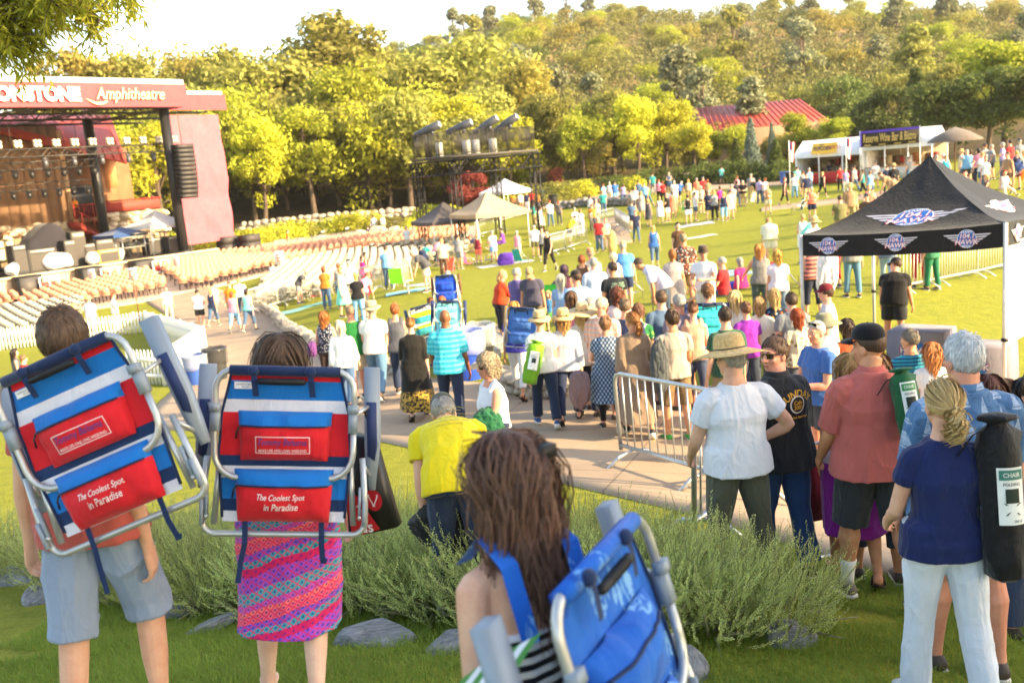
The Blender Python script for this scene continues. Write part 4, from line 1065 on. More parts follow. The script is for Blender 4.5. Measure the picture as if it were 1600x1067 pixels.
def willow_branch():
 rs = np.random.RandomState(8); root = empty('overhanging_tree', (-9.0, 9.0, gz(-9, 9)), 0, 'narrow leaved tree overhanging from the top left corner', 'tree')
 zb = gz(-9, 9); tk = MB(); loc = lambda p: np.asarray(p, float) - np.array([-9.0, 9.0, zb])
 P = lambda px, py, d: loc(W(px, py, d))
 tk.tube([(0, 0, -.3), (.1, 0, 2.5), (.3, 0, 5), P(-160, -120, 9)], [.26, .22, .18, .09], 10)
 tips = []
 for (a, b) in (((-160, -120), (120, -20)), ((-160, -120), (60, 30)), ((-160, -120), (170, -30)), ((-160, -120), (10, 40)), ((-100, -80), (90, 10)), ((-60, -60), (200, -15)), ((-120, 0), (20, 70)), ((-160, -60), (-10, 20)), ((-60, -60), (150, 5)), ((-100, -40), (100, 40)), ((-120, 0), (40, 85)), ((-100, 0), (60, 62)), ((-140, 20), (0, 78)), ((-60, -60), (205, -8)), ((-40, -50), (158, 34))):
  d0, d1 = 9.0, rs.uniform(8.0, 9.4); q0 = P(*a, d0); q1 = P(*b, d1); mid = (q0 + q1) / 2 + np.array([0, 0, .25])
  tk.tube([q0, mid, q1], [.04, .025, .008], 6); tips += [(q0, mid, q1)]
 Q = []
 for q0, mid, q1 in tips:
  for _ in range(75):
   t = rs.uniform(.15, 1.0); p = q0 * (1 - t) ** 2 + 2 * mid * t * (1 - t) + q1 * t * t
   d = rs.normal(size=3) * .6 + np.array([.25, -.1, -.55]); d /= np.linalg.norm(d); L = rs.uniform(.18, .42); e = p + d * L
   tk.tube([p, (p + e) / 2 + np.array([0, 0, .03]), e], [.005, .004, .002], 4)
   for s_ in np.linspace(.1, 1, 15):
    c = p + d * L * s_; ld = d * .5 + rs.normal(size=3) * .55 + np.array([0, 0, -.35]); ld /= np.linalg.norm(ld); l_ = rs.uniform(.08, .14)
    sd_ = np.cross(ld, rs.normal(size=3)); sd_ /= np.linalg.norm(sd_); wv = sd_ * .011
    Q.append([c, c + ld * l_ * .4 + wv, c + ld * l_, c + ld * l_ * .4 - wv])
 tk.obj('trunk', BARK, root, True); Q = np.array(Q)
 link('crown', quads_mesh('crown', Q.reshape(-1, 3), len(Q)), LV['green'], root)
willow_branch()
def rosemary(seed):
 rs = np.random.RandomState(seed); Q = []; st = MB(); inner = []
 for k in range(430):
  a = rs.uniform(0, 6.28); r0 = .34 * math.sqrt(rs.rand()); z0 = rs.uniform(.10, .42)
  p = np.array([r0 * math.cos(a), r0 * math.sin(a) * 1.1, z0]); out = np.array([math.cos(a), math.sin(a), 0])
  L = rs.uniform(.16, .36); d = out * rs.uniform(.2, 1.1) * (r0 / .34 + .2) + np.array([0, 0, rs.uniform(.5, 1.0)]) + rs.normal(size=3) * .15; d /= np.linalg.norm(d)
  pts = []
  for s_ in np.linspace(0, 1, 6):
   pts.append(p + d * L * s_ + np.array([0, 0, .10 * L * s_ * s_]) + out * -.08 * L * s_ * s_)
  pts = np.array(pts)
  if k % 2 == 0: st.tube(pts, np.linspace(.0035, .0012, 6), 3, caps=False)
  m = 48
  for s_ in np.linspace(.06, 1, m):
   i = min(int(s_ * 5), 4); c = pts[i] + (pts[i + 1] - pts[i]) * (s_ * 5 - i)
   an = rs.uniform(0, 6.28); t = pts[i + 1] - pts[i]; t /= np.linalg.norm(t)
   u = np.cross(t, [.3, .8, .1]); u /= np.linalg.norm(u); v = np.cross(t, u)
   ld = (u * math.cos(an) + v * math.sin(an)) * .8 + t * .75; ld /= np.linalg.norm(ld); l_ = rs.uniform(.013, .022) * (1.1 - .4 * s_)
   wv = np.cross(ld, t); wv *= .0032 / (np.linalg.norm(wv) + 1e-9)
   Q.append([c - wv * .6, c + ld * l_ * .6 - wv, c + ld * l_, c + ld * l_ * .6 + wv])
 for k in range(26):
  a = rs.uniform(0, 6.28); r1 = rs.uniform(.2, .5); st.tube([(0.05 * math.cos(a), .05 * math.sin(a), -.03), (r1 * .5 * math.cos(a), r1 * .5 * math.sin(a), .12), (r1 * math.cos(a), r1 * math.sin(a), rs.uniform(.05, .35))], [.012, .009, .005], 5)
 Q = np.array(Q); return st.mesh('stems', True), quads_mesh('foliage', Q.reshape(-1, 3), len(Q))
ROS = [rosemary(5), rosemary(6), rosemary(7)]
M_ROS = mat_leaf((.30, .36, .08), (.72, .78, .28), .45, 'rosemary'); M_TWIG = mat_bark('#6e6a48', '#a0a074')
RP = [(-60,905,1.0),(20,900,.95),(110,915,1.0),(215,935,1.0),(330,948,1.05),(450,955,1.0),(570,955,1.05),(690,960,1.05),(800,975,1.05),(900,975,1.1),(1000,985,1.1),(1110,985,1.0),(1215,985,.85),
      (300,880,.9),(420,880,.95),(560,885,1.0),(650,880,1.0),(760,890,1.0),(950,905,.8),(1060,915,.75),(1160,925,.7),
      (270,905,.95),(385,915,1.0),(505,920,1.0),(625,920,1.0),(735,925,1.0),(850,935,1.0),(930,945,1.0),(1045,955,.95)]
OR = ['left of the man with striped chair', 'behind the striped chair man', 'between the two striped chairs', 'behind the sarong skirt', 'behind the yellow shirted man', 'beside the blue chair woman', 'under the blue chair', 'before the steel barrier', 'before the straw hat man']
for i, (px, py, s) in enumerate(RP):
 P = G(px, py); o = empty('rosemary_bush', (P[0], P[1], P[2] - .03), i * 1.7, f'{["first", "second", "third", "fourth", "fifth", "sixth", "seventh", "eighth", "ninth", "tenth", "eleventh", "twelfth", "thirteenth"][i if i < 13 else (i - 13 if i < 21 else i - 21)]} {"front" if i < 13 else ("back" if i < 21 else "middle")} row rosemary bush of the hedge counted from the left', 'rosemary bush', 'rosemary hedge')
 o.scale = (s * 1.1, s * 1.1, s * 1.02); a, b = ROS[i % 3]; link('stems', a, M_TWIG, o); link('foliage', b, M_ROS, o)
def rock_mesh(seed, sub=3):
 bm = bmesh.new(); bmesh.ops.create_icosphere(bm, subdivisions=sub, radius=.5); rs = np.random.RandomState(seed)
 co = np.array([v.co[:] for v in bm.verts]); pl = rs.normal(size=(9, 3)); pl /= np.linalg.norm(pl, axis=1)[:, None]; dd = rs.uniform(.30, .46, 9)
 for n_, d in zip(pl, dd):
  k = co @ n_; co -= np.outer(np.maximum(k - d, 0), n_)
 co *= (1 + .06 * vnoise(co * 5 + seed))[:, None]
 for v, c in zip(bm.verts, co): v.co = c
 m = bpy.data.meshes.new('rock'); bm.to_mesh(m); bm.free(); return m
ROCKS = [rock_mesh(i, 3) for i in range(6)]; STONES = [rock_mesh(20 + i, 2) for i in range(6)]
def mat_rock(c0, c1, c2):
 g = N('rock'); v = g.coord('Object'); n = g.noise(v, 3.5, 6, .65, .6); n2 = g.noise(g.coord(scale=(1, 3, 1), rot=(.4, .2, .7)), 7, 4)
 c = g.ramp(n, [(.3, c0), (.55, c1), (.8, c2)]); c = g.mix(.3, c, g.ramp(n2, [(.4, c0), (.62, c2)])); g.col(c); g.set(Roughness=.8); g.bump(n, .8, .05); return g.m
M_SLATE = mat_rock((.09, .10, .11), (.22, .23, .24), (.42, .42, .41)); M_FIELD = mat_rock((.24, .19, .14), (.45, .38, .29), (.62, .56, .46)); M_WALLR = mat_rock((.13, .12, .11), (.26, .24, .22), (.42, .39, .36))
for i, (px, py, sx, sy, sz, ph) in enumerate([(40,905,.62,.45,.22,'at the left edge by the hand of the striped chair man'),(85,930,.62,.4,.24,'blue-grey and sloping beside the pale shorts'),(275,960,.30,.22,.16,'half under the hedge between the striped chairs'),(330,982,.45,.22,.10,'flat and pale on the lawn edge'),(215,952,.3,.2,.14,'small behind the pale shorts'),(590,1003,.52,.34,.20,'large dark and smooth right of the sarong skirt'),(1050,1045,.5,.4,.22,'low grey under the blue chair'),(480,985,.4,.25,.14,'behind the sarong skirt'),(700,1015,.34,.24,.15,'behind the blue chair woman'),(900,1030,.5,.3,.2,'hidden low behind the blue chair'),(1230,1000,.4,.3,.16,'at the right end of the hedge')]):
 P = G(px, py); o = link('rock', ROCKS[i % 6], M_SLATE); o.location = (P[0], P[1], P[2] + sz * .12); o.scale = (sx, sy, sz); o.rotation_euler = (.1 * i % .4, .07, i * 1.3); tag(o, f'grey slate rock {ph}', 'rock', 'rocks along the hedge')
def grass():
 rs = np.random.RandomState(2); n = 170000
 x = rs.uniform(-3.6, 4.6, n); y = 1.9 + 6.0 * rs.rand(n) ** 1.15
 e = np.array([G(*p)[:2] for p in [(100,672),(200,672),(400,674),(560,682),(700,712),(850,748),(960,775),(1120,812),(1280,868),(1430,915),(1600,948),(1900,1010)]])
 ye = np.interp(x, e[:, 0], e[:, 1]); ok = (y < ye - .03) & (vnoise(np.stack([x * 1.4, y * 1.4, 0 * x], 1)) > -.85)
 x, y = x[ok], y[ok]; n = len(x); z = ground(x, y)
 h = rs.uniform(.025, .065, n) * (1 + .35 * vnoise(np.stack([x * 2.5, y * 2.5, 0 * x + 4], 1))); a = rs.uniform(0, 6.28, n); w_ = rs.uniform(.0016, .0032, n); ln = rs.uniform(.2, 1.1, n) * h; b = rs.uniform(0, 6.28, n)
 p = np.stack([x, y, z], 1); sd_ = np.stack([np.cos(a), np.sin(a), 0 * a], 1) * w_[:, None]; le = np.stack([np.cos(b), np.sin(b), 0 * b], 1) * ln[:, None]; up = np.stack([0 * a, 0 * a, h], 1)
 m = p + up * .62 + le * .3; t = p + up + le
 V = np.stack([p - sd_, p + sd_, m + sd_ * .75, m - sd_ * .75, m - sd_ * .75, m + sd_ * .75, t + sd_ * .12, t - sd_ * .12], 1).reshape(-1, 3)
 o = link('grass', quads_mesh('grass', V, n * 2), mat_leaf((.10, .16, .018), (.29, .38, .06), .35, 'grass')); tag(o, 'short green lawn grass in the shade near the hedge', 'grass', kind='stuff')
grass()
# ------------------------------------------------------------------ lettering on surfaces
_TXT = {}
def text2d(txt, bold=.012, shear=0.0, space=1.0):
 k = (txt, bold, shear, space)
 if k in _TXT: return _TXT[k]
 c = bpy.data.curves.new('lettering', 'FONT'); c.body = txt; c.size = 1; c.align_x = 'CENTER'; c.align_y = 'CENTER'; c.offset = bold; c.shear = shear; c.resolution_u = 3; c.space_character = space
 o = bpy.data.objects.new('lettering', c); me = bpy.data.meshes.new_from_object(o)
 V = np.array([v.co[:2] for v in me.vertices]); F = [tuple(p.vertices) for p in me.polygons]
 bpy.data.objects.remove(o); bpy.data.curves.remove(c); bpy.data.meshes.remove(me)
 mn, mx = V.min(0), V.max(0); V = (V - (mn + mx) / 2); _TXT[k] = (V, F, (mx - mn)); return _TXT[k]
class Decal:
 """flat print laid on a surface given by surf(u, v) -> point (arrays)"""
 def __init__(s, surf, nrm): s.surf, s.nrm, s.mb = surf, np.asarray(nrm, float), MB()
 def add(s, V, F, mi, lift):
  V = np.asarray(V, float); P = s.surf(V[:, 0], V[:, 1]) + s.nrm * lift; s.mb.add(P, F, mi); return s
 def text(s, txt, cx, cy, h=None, w=None, mi=0, lift=.004, bold=.012, shear=0.0, rot=0.0, arc=None):
  V, F, sz = text2d(txt, bold, shear); k = h / sz[1] if h else w / sz[0]; kx = (w / sz[0]) if (h and w) else k
  Q = V * [kx, k]
  if arc:
   a = Q[:, 0] / arc; Q = np.stack([np.sin(a) * (arc + Q[:, 1]), np.cos(a) * (arc + Q[:, 1]) - arc], 1)
  c, s_ = math.cos(rot), math.sin(rot); Q = np.stack([Q[:, 0] * c - Q[:, 1] * s_, Q[:, 0] * s_ + Q[:, 1] * c], 1)
  return s.add(Q + [cx, cy], F, mi, lift)
 def ell(s, cx, cy, a, b, mi, lift, n=40):
  t = np.linspace(0, 2 * math.pi, n, endpoint=False); return s.add(np.concatenate([[[cx, cy]], np.stack([cx + a * np.cos(t), cy + b * np.sin(t)], 1)]), [(0, 1 + i, 1 + (i + 1) % n) for i in range(n)], mi, lift)
 def poly(s, P, mi, lift): return s.add(P, [tuple(range(len(P)))], mi, lift)
 def rect(s, x0, y0, x1, y1, mi, lift, n=8):
  xs = np.linspace(x0, x1, n + 1); V = [(x, y0) for x in xs] + [(x, y1) for x in xs]
  return s.add(V, [(i, i + 1, n + 2 + i, n + 1 + i) for i in range(n)], mi, lift)
 def frame(s, x0, y0, x1, y1, t, mi, lift):
  s.rect(x0, y0, x1, y0 + t, mi, lift); s.rect(x0, y1 - t, x1, y1, mi, lift); s.rect(x0, y0, x0 + t, y1, mi, lift); return s.rect(x1 - t, y0, x1, y1, mi, lift)
 def obj(s, name, mats, parent): return s.mb.obj(name, mats, parent)
def flat(o, eu, ev):
 o, eu, ev = (np.asarray(a, float) for a in (o, eu, ev)); return lambda u, v: o + np.outer(u, eu) + np.outer(v, ev)
BLACK = plain('#1a1a1c', .6, 0, .2); GREYM = plain('#9a9d9f', .35, .8, .08); STEEL = plain('#b4b8ba', .38, .75, .08, 20); WHITE = plain('#ecebe6', .55, 0, .05); DKM = plain('#232326', .45, .5, .15)
REDP = plain('#8e2f26', .6, 0, .12); BANNER = cloth('#a8464e', .5, .6); WOODB = plain('#6a4c34', .8, 0, .15, 3)
# ------------------------------------------------------------------ stage
SO = W(324, 392, 70); SO[2] = 1.86
E1 = np.array([.60743, .79437, 0]); EN = np.array([.79437, -.60743, 0]); EZ = np.array([0, 0, 1.])
SM = np.stack([E1, EN, EZ], 1)
def S(s_, t, z): return SO * [1, 1, 0] + E1 * s_ + EN * t + EZ * z
def SP(px, py, t):
 d = pdir(px, py); k = ((SO + EN * t - C0) @ EN) / (d @ EN); P = C0 + k * d; return (P - SO) @ E1, P[2]
def sbox(mb, s0, s1, t0, t1, z0, z1, mi=0): return mb.box(S((s0 + s1) / 2, (t0 + t1) / 2, (z0 + z1) / 2), (abs(s1 - s0), abs(t1 - t0), abs(z1 - z0)), SM, mi)
def truss(mb, p0, p1, w_=.5, r=.035, seg=.7, up=EZ):
 p0, p1 = np.asarray(p0, float), np.asarray(p1, float); d = p1 - p0; L = np.linalg.norm(d); d /= L
 a = np.cross(d, up); a /= np.linalg.norm(a); b = np.cross(a, d); n = max(2, int(L / seg)); C = [(-1, -1), (1, -1), (1, 1), (-1, 1)]
 for i, j in C: mb.tube([p0 + (a * i + b * j) * w_ / 2, p1 + (a * i + b * j) * w_ / 2], r, 5)
 for k in range(n):
  q0, q1 = p0 + d * L * k / n, p0 + d * L * (k + 1) / n
  for m in range(4):
   i, j = C[m], C[(m + 1) % 4]
   if k % 2: i, j = j, i
   mb.tube([q0 + (a * i[0] + b * i[1]) * w_ / 2, q1 + (a * j[0] + b * j[1]) * w_ / 2], r * .6, 4, caps=False)
 return mb
def build_stage():
 DKM = plain('#4c4a48', .45, .4, .15)
 st = empty('stage', S(-10, 0, .5), 0, 'covered concert stage with red lettered banner along its roof', 'stage')
 inv = np.array([0, 0, 0]) - np.array(st.location)
 def part(mb, name, mats, parent=st, smooth=False):
  o = mb.obj(name, mats, parent, smooth)
  if parent is st: o.location = inv
  return o
 gz0 = .3
 LIP = plain('#c9ab84', .8, 0, .12, 2)
 p = MB(); sbox(p, -30, .6, -14, 0, gz0, 1.86); part(p, 'platform', BLACK)
 p = MB(); sbox(p, -30, .7, 0, .25, gz0, 1.84); part(p, 'lip_wall', LIP)
 p = MB(); sbox(p, -30, .75, -.1, .35, 1.845, 2.0); part(p, 'lip_coping', plain('#dcc39a', .7, 0, .1, 2))
 _, zb = SP(0, 172, .6); _, zt = SP(0, 133, .6); zb, zt = 12.05, 13.5
 sR, _ = SP(288, 150, .6); sR2, _ = SP(347, 150, -1.8)
 p = MB(); sbox(p, -32, sR, -13, .3, zt + .05, zt + .35); part(p, 'roof_deck', WHITE)
 p = MB(); sbox(p, -32, sR + .1, .3, .55, zt + .1, zt + .42); part(p, 'roof_edge', plain('#dfe6e8', .4))
 p = MB(); sbox(p, sR, sR2, -13, -1.8, zt - .3, zt - .05); part(p, 'roof_wing', plain('#dfe6e8', .4))
 p = MB()
 for t in (-.2, -4, -8.5, -12.5): truss(p, S(-32, t, zb + .45), S(sR2 - .2 if t < -1.8 else sR, t, zb + .45), .8, .05, 1.2)
 for s_ in np.arange(-31, sR, 5.0): truss(p, S(s_, -.2, zb + .45), S(s_, -12.5, zb + .45), .8, .05, 1.2)
 part(p, 'roof_truss', DKM)
 def cloth_panel(s0, s1, z0, z1, t, nx, nz, amp=.05, sag=.0, seed=0):
  X = np.linspace(s0, s1, nx); Z = np.linspace(z0, z1, nz); P = []
  for z in Z:
   q = np.stack([X * .9, np.full(nx, z * .7), np.full(nx, seed)], 1); w_ = vnoise(q) * amp + vnoise(q * 2.7) * amp * .4
   P.append([S(x, t + a, z - sag * math.sin((x - s0) / (s1 - s0) * math.pi)) for x, a in zip(X, w_)])
  P = np.array(P); mb = MB(); mb.grid(P); mb.grid((P - EN * .02)[::-1]); return mb
 part(cloth_panel(-32, sR + .2, zb + .02, zt + .08, .62, 90, 8, .05), 'banner', BANNER, smooth=True)
 part(cloth_panel(sR + .1, sR2 + .1, zb, zt - .32, -1.6, 20, 6, .05, seed=4), 'wing_banner', BANNER, smooth=True)
 s0, z0 = SP(-34, 152, .62); s1, _ = SP(124, 150, .62)
 d = Decal(flat(S(0, .80, 0), E1, EZ), EN); zc = (zb + zt) / 2 + .08
 d.text('IRONSTONE', (s0 + s1) / 2, zc, h=.92, w=(s1 - s0), mi=0, lift=.005, bold=.055); d.text('IRONSTONE', (s0 + s1) / 2, zc, h=.84, w=(s1 - s0) - .1, mi=1, lift=.012, bold=.006)
 a0, _ = SP(140, 150, .62); a1, _ = SP(254, 150, .62)
 d.text('Amphitheatre', (a0 + a1) / 2 + .2, zc - .05, h=.98, w=(a1 - a0) * .94, mi=2, lift=.005, bold=.004, shear=.25)
 t = np.linspace(0, 1, 12); d.add(np.concatenate([np.stack([a0 - .4 + 1.5 * t, zc - .25 - .30 * np.sin(t * 2.6) * (1 - t * .2)], 1), np.stack([a0 - .4 + 1.5 * t, zc - .25 - .42 * np.sin(t * 2.6)], 1)]), [(i, i + 1, 13 + i, 12 + i) for i in range(11)], 2, .005)
 part(d.mb, 'banner_lettering', [plain('#f4f2ee', .6), plain('#a9a7a0', .6, 0, .3, 3), plain('#e8d49a', .6)])
 d0, dz1 = SP(263, 180, -2.0); d1, _ = SP(341, 176, -2.0); _, dz0 = SP(330, 378, -2.0)
 part(cloth_panel(d0, d1, dz0, dz1, -2.0, 40, 26, .16, seed=9), 'side_drape', cloth('#b05c68', .4, .7), smooth=True)
 for k, (px, py, px2, py2, t) in enumerate(((255, 172, 288, 392, -.9), (137, 194, 165, 372, -9.0), (-40, 180, -20, 400, -9.0))):
  s_, _ = SP((px + px2) / 2, (py + py2) / 2, t); q = MB(); q.tube([S(s_, t, 1.86), S(s_, t, zb + .1)], .36, 14); q.tube([S(s_, t, 1.86), S(s_, t, 2.1)], .55, 14); part(q, 'post', plain('#2c2c2e', .45, .2), smooth=True)
 TR = [(-30, 244, 276, 229, -2.2), (-30, 268, 150, 250, -5.2), (-30, 300, 140, 283, -8.0)]
 for k, (x0, y0, x1, y1, t) in enumerate(TR):
  sa, za = SP(x0, y0, t); sb_, zb_ = SP(x1, y1, t); z = (za + zb_) / 2; q = MB(); truss(q, S(sa, t, z), S(sb_, t, z), .5, .035, .6)
  for s_ in np.linspace(sa + 2, sb_ - .5, 3): q.tube([S(s_, t, z), S(s_, t, zb + .1)], .02, 4)
  tr_ = part(q, 'lighting_truss', DKM)
  for j, s_ in enumerate(np.linspace(sa + 1.0, sb_ - .3, 11 if k == 0 else 7)):
   q = MB()
   if k == 0:
    for dx in (-.13, .13):
     for dz in (.0, .24): q.lathe([(.02, 0), (.10, .02), (.12, .12), (.10, .13), (.01, .10)], 10, np.stack([E1, EZ, EN], 1), S(s_ + dx, t + .25, z + .45 + dz))
    q.box(S(s_, t + .2, z + .56), (.5, .08, .5), SM)
    o = q.obj('blinder_lamp', plain('#b8b0a0', .3, .5), tr_)
   else:
    q.lathe([(.05, 0), (.15, .05), (.17, .25), (.13, .42), (.05, .46)], 12, np.eye(3), S(s_, t + .1, z - .85)); q.box(S(s_, t + .1, z - .32), (.36, .14, .16), SM); q.box(S(s_ - .19, t + .1, z - .5), (.03, .08, .4), SM); q.box(S(s_ + .19, t + .1, z - .5), (.03, .08, .4), SM)
    o = q.obj('moving_head_lamp', plain('#3a3a3c', .35, .3), tr_, True)
  for j, s_ in enumerate(np.linspace(sa + 4, sb_ - 2, 5) if k == 0 else []):
   q = MB(); q.lathe([(.05, 0), (.16, .06), (.18, .28), (.13, .45), (.05, .5)], 12, np.eye(3), S(s_, t, z - .95)); q.box(S(s_, t, z - .4), (.36, .14, .16), SM); q.obj('moving_head_lamp', plain('#55555a', .35, .3), tr_, True)
 bt = -13.5
 bw = plain('#8a6a50', .85, 0, .1, 1.5)
 def board_wall(s0, s1, z0, z1, t, mat, n, nm='board'):
  hold = part(MB().box(S((s0 + s1) / 2, t - .2, (z0 + z1) / 2), (s1 - s0, .3, z1 - z0), SM), 'wood_wall', mat)
  bmsh = MB().box((0, 0, 0), ((s1 - s0) / n - .03, .06, z1 - z0), SM).mesh('board')
  for i in range(n):
   o = link(nm, bmsh, mat, hold); o.location = S(s0 + (i + .5) * (s1 - s0) / n, t, (z0 + z1) / 2)
 sl, zw = SP(112, 345, bt); _, zt2 = SP(60, 196, bt)
 board_wall(-34, sl, zw, zt2, bt, bw, 40)
 SW = mat_rock((.40, .31, .20), (.62, .52, .38), (.78, .70, .56))
 hold = MB(); sbox(hold, -34, sl + .9, bt - .8, bt - .1, 1.2, zw); hold = part(hold, 'stone_wall', plain('#8a7860', .9))
 rr = np.random.RandomState(4)
 for i in range(120):
  s_ = rr.uniform(-27, sl + .7); z = rr.uniform(1.9, zw - .1)
  wx0, _ = SP(88, 400, bt); wx1, _ = SP(140, 400, bt)
  if abs(s_ - (SP(58, 400, bt)[0])) < 1.3 and z < zw - 1.2: continue
  if abs(s_ - (SP(10, 400, bt)[0])) < 1.6 and z < zw - 1.2: continue
  o = link('stone', STONES[i % 6], SW, hold); o.location = S(s_, bt - .06, z); o.scale = (1.1, .9, .6); o.rotation_euler = (rr.uniform(-.2, .2), rr.uniform(-.2, .2), .92 + rr.uniform(-.2, .2))
 for (px0, px1, py0, py1, fr) in ((45, 72, 372, 392, '#b03028'), (-10, 22, 376, 412, '#5a5638')):
  a, za = SP(px0, py0, bt); b, _ = SP(px1, py0, bt); _, zc_ = SP(px0, py1, bt)
  q = MB(); sbox(q, a, b, bt - .12, bt + .02, zc_, za); dr = part(q, 'door', plain(fr, .6))
  for i in range(2):
   q = MB(); wv = (b - a) / 2; sbox(q, a + i * wv + .12, a + (i + 1) * wv - .12, bt + .022, bt + .04, zc_ + .15, za - .75); q.obj('pane', plain('#e9e2cf', .25), dr)
   q = MB(); sbox(q, a + i * wv + .12, a + (i + 1) * wv - .12, bt + .022, bt + .04, za - .6, za - .12); q.obj('pane', plain('#e9e2cf', .25), dr)
  q = MB(); sbox(q, a - .5, b + .5, bt - .1, bt + .12, za + .05, za + .5); q.obj('lintel', WOODB, dr)
 def metal_roof(P, nrib, name='roof', par=st):
  P = [np.asarray(p, float) for p in P]; n_ = np.cross(P[1] - P[0], P[3] - P[0]); n_ /= np.linalg.norm(n_)
  if n_[2] < 0: n_ = -n_
  mb = MB(); mb.add(np.array(P + [p - n_ * .15 for p in P]), [(0, 1, 2, 3), (7, 6, 5, 4), (0, 4, 5, 1), (1, 5, 6, 2), (2, 6, 7, 3), (3, 7, 4, 0)])
  o = part(mb, name, plain('#a8483c', .45, .1, .1, 1)) if par is st else mb.obj(name, plain('#a8483c', .45, .1, .1, 1), par)
  for i in range(nrib):
   t = (i + .5) / nrib; a = P[0] * (1 - t) + P[1] * t + n_ * .05; b = P[3] * (1 - t) + P[2] * t + n_ * .05
   MB().tube([a, b], .06, 4).obj('roof_rib', plain('#b8584a', .45, .1), o)
  return o
 a0 = SP(58, 197, bt + 1); a1 = SP(200, 232, bt + 3); a2 = SP(150, 190, bt - 4)
 metal_roof([S(a0[0] - 3, bt + .8, a0[1] - .3), S(a1[0] + 1.0, bt + 1.0, a1[1] - 1.0), S(a2[0] + 2, bt - 5, a2[1] + .6), S(a0[0] - 3, bt - 5, a2[1] + .8)], 14)
 wl = SP(150, 230, bt - 1)[0]; wr_ = SP(192, 240, bt - 1)[0]; _, wz0 = SP(160, 340, bt - 1); _, wz1 = SP(160, 232, bt - 1)
 q = MB(); sbox(q, wl - 2, wr_ + .4, bt - 6, bt - 1, wz0 - 2, wz1); part(q, 'rear_wing', plain('#8a6244', .85, 0, .2, 1.5))
 q = MB(); sbox(q, wl + .4, wl + 1.4, bt - 1, bt - .96, wz1 - 3.2, wz1 - .4); part(q, 'timber_post', plain('#c88a5a', .8))
 q = MB(); sbox(q, sl - .1, sl + .25, bt - .2, bt + .1, zw, zt2 - .4); part(q, 'corner_post', plain('#c8a27a', .8))
 b0, bz = SP(112, 343, bt + .6); b1, _ = SP(160, 338, bt + .6)
 q = MB(); sbox(q, b0, b1 + .6, bt - .9, bt + 1.0, bz - .35, bz); bal = part(q, 'balcony', WOODB)
 for i, s_ in enumerate(np.linspace(b0 + .1, b1 + .5, 16)): MB().tube([S(s_, bt + .95, bz), S(s_, bt + .95, bz + 1.05)], .03 if i % 4 else .06, 5).obj('baluster', REDP, bal)
 MB().tube([S(b0, bt + .95, bz + 1.05), S(b1 + .6, bt + .95, bz + 1.05)], .05, 6).obj('handrail', REDP, bal)
 q = MB(); sbox(q, b0 + .1, b1 + .4, bt - 1.1, bt - .95, bz, bz + 2.6); q.obj('dark_curtain', BLACK, bal)
 t0 = SP(112, 348, bt + 1.2); t1 = SP(160, 376, bt + 1.2)
 q = MB(); P0, P1 = S(t0[0], bt + 1.2, t0[1]), S(t1[0] + .4, bt + 1.2, t1[1])
 q.add([P0 - EN * .7, P0 + EN * .5, P1 + EN * .5, P1 - EN * .7] + [p_ - EZ * .3 for p_ in (P0 - EN * .7, P0 + EN * .5, P1 + EN * .5, P1 - EN * .7)], [(0, 1, 2, 3), (7, 6, 5, 4), (0, 4, 5, 1), (1, 5, 6, 2), (2, 6, 7, 3), (3, 7, 4, 0)])
 stw = part(q, 'stair_flight', REDP)
 for i in range(11):
  f = (i + .5) / 11; c = P0 * (1 - f) + P1 * f - EN * .1 + EZ * .08; MB().box(c, (.42, 1.15, .06), SM).obj('tread', plain('#a04038', .6), stw)
 MB().tube([P0 + EN * .5 + EZ, P1 + EN * .5 + EZ], .05, 6).obj('handrail', REDP, stw)
 for f in np.linspace(.05, .95, 6): c = P0 * (1 - f) + P1 * f + EN * .5; MB().tube([c, c + EZ], .03, 5).obj('baluster', REDP, stw)
 w0 = SP(166, 345, bt + 1)[0]; w1 = SP(262, 345, bt + 1)[0]; _, wz = SP(200, 331, bt + 1)
 q = MB(); sbox(q, w0, w1, bt + .2, bt + .8, 1.2, wz); hold = part(q, 'retaining_wall', plain('#8a7860', .9))
 for i in range(60):
  o = link('stone', STONES[i % 6], SW, hold); o.location = S(rr.uniform(w0, w1), bt + .82, rr.uniform(2.0, wz - .1)); o.scale = (1.0, .8, .55); o.rotation_euler = (0, rr.uniform(-.2, .2), .92)
 q = MB(); sbox(q, w0 + .2, w1 - .2, bt + .45, bt + .52, wz + .1, wz + .85); part(q, 'railing_panel', plain('#a8443a', .7))
 MB_ = MB().tube([S(w0, bt + .5, wz + .95), S(w1, bt + .5, wz + .95)], .06, 5); part(MB_, 'railing_rail', REDP)
 la = empty('loudspeaker_array', S(0, 0, 6), 0, 'curved black line array of loudspeakers hanging before the red drape', 'loudspeaker'); li = -np.array(la.location)
 s_, z1 = SP(284, 226, .4); _, z0 = SP(290, 308, .4); n = 12; z = z1; t = .7; y_ = .4
 for i in range(n):
  a = R(-2 + i * i * .16); h = (z1 - z0) / n; M = SM @ np.array([[1, 0, 0], [0, math.cos(a), math.sin(a)], [0, -math.sin(a), math.cos(a)]])
  c = S(s_, y_, z - h / 2); o = MB().box(c, (1.35, .75, h - .012), M).obj('speaker_box', BLACK, la); o.location = li
  o2 = MB().box(c + M @ np.array([0, .385, 0]), (1.25, .02, h - .10), M).obj('grille', plain('#4a4744', .6, .2, .15, 30), o)
  z -= h; y_ -= math.tan(a) * h
 o = MB().tube([S(s_, .4, z1), S(s_, .4, zb)], .03, 5).obj('hanging_chain', DKM, la); o.location = li
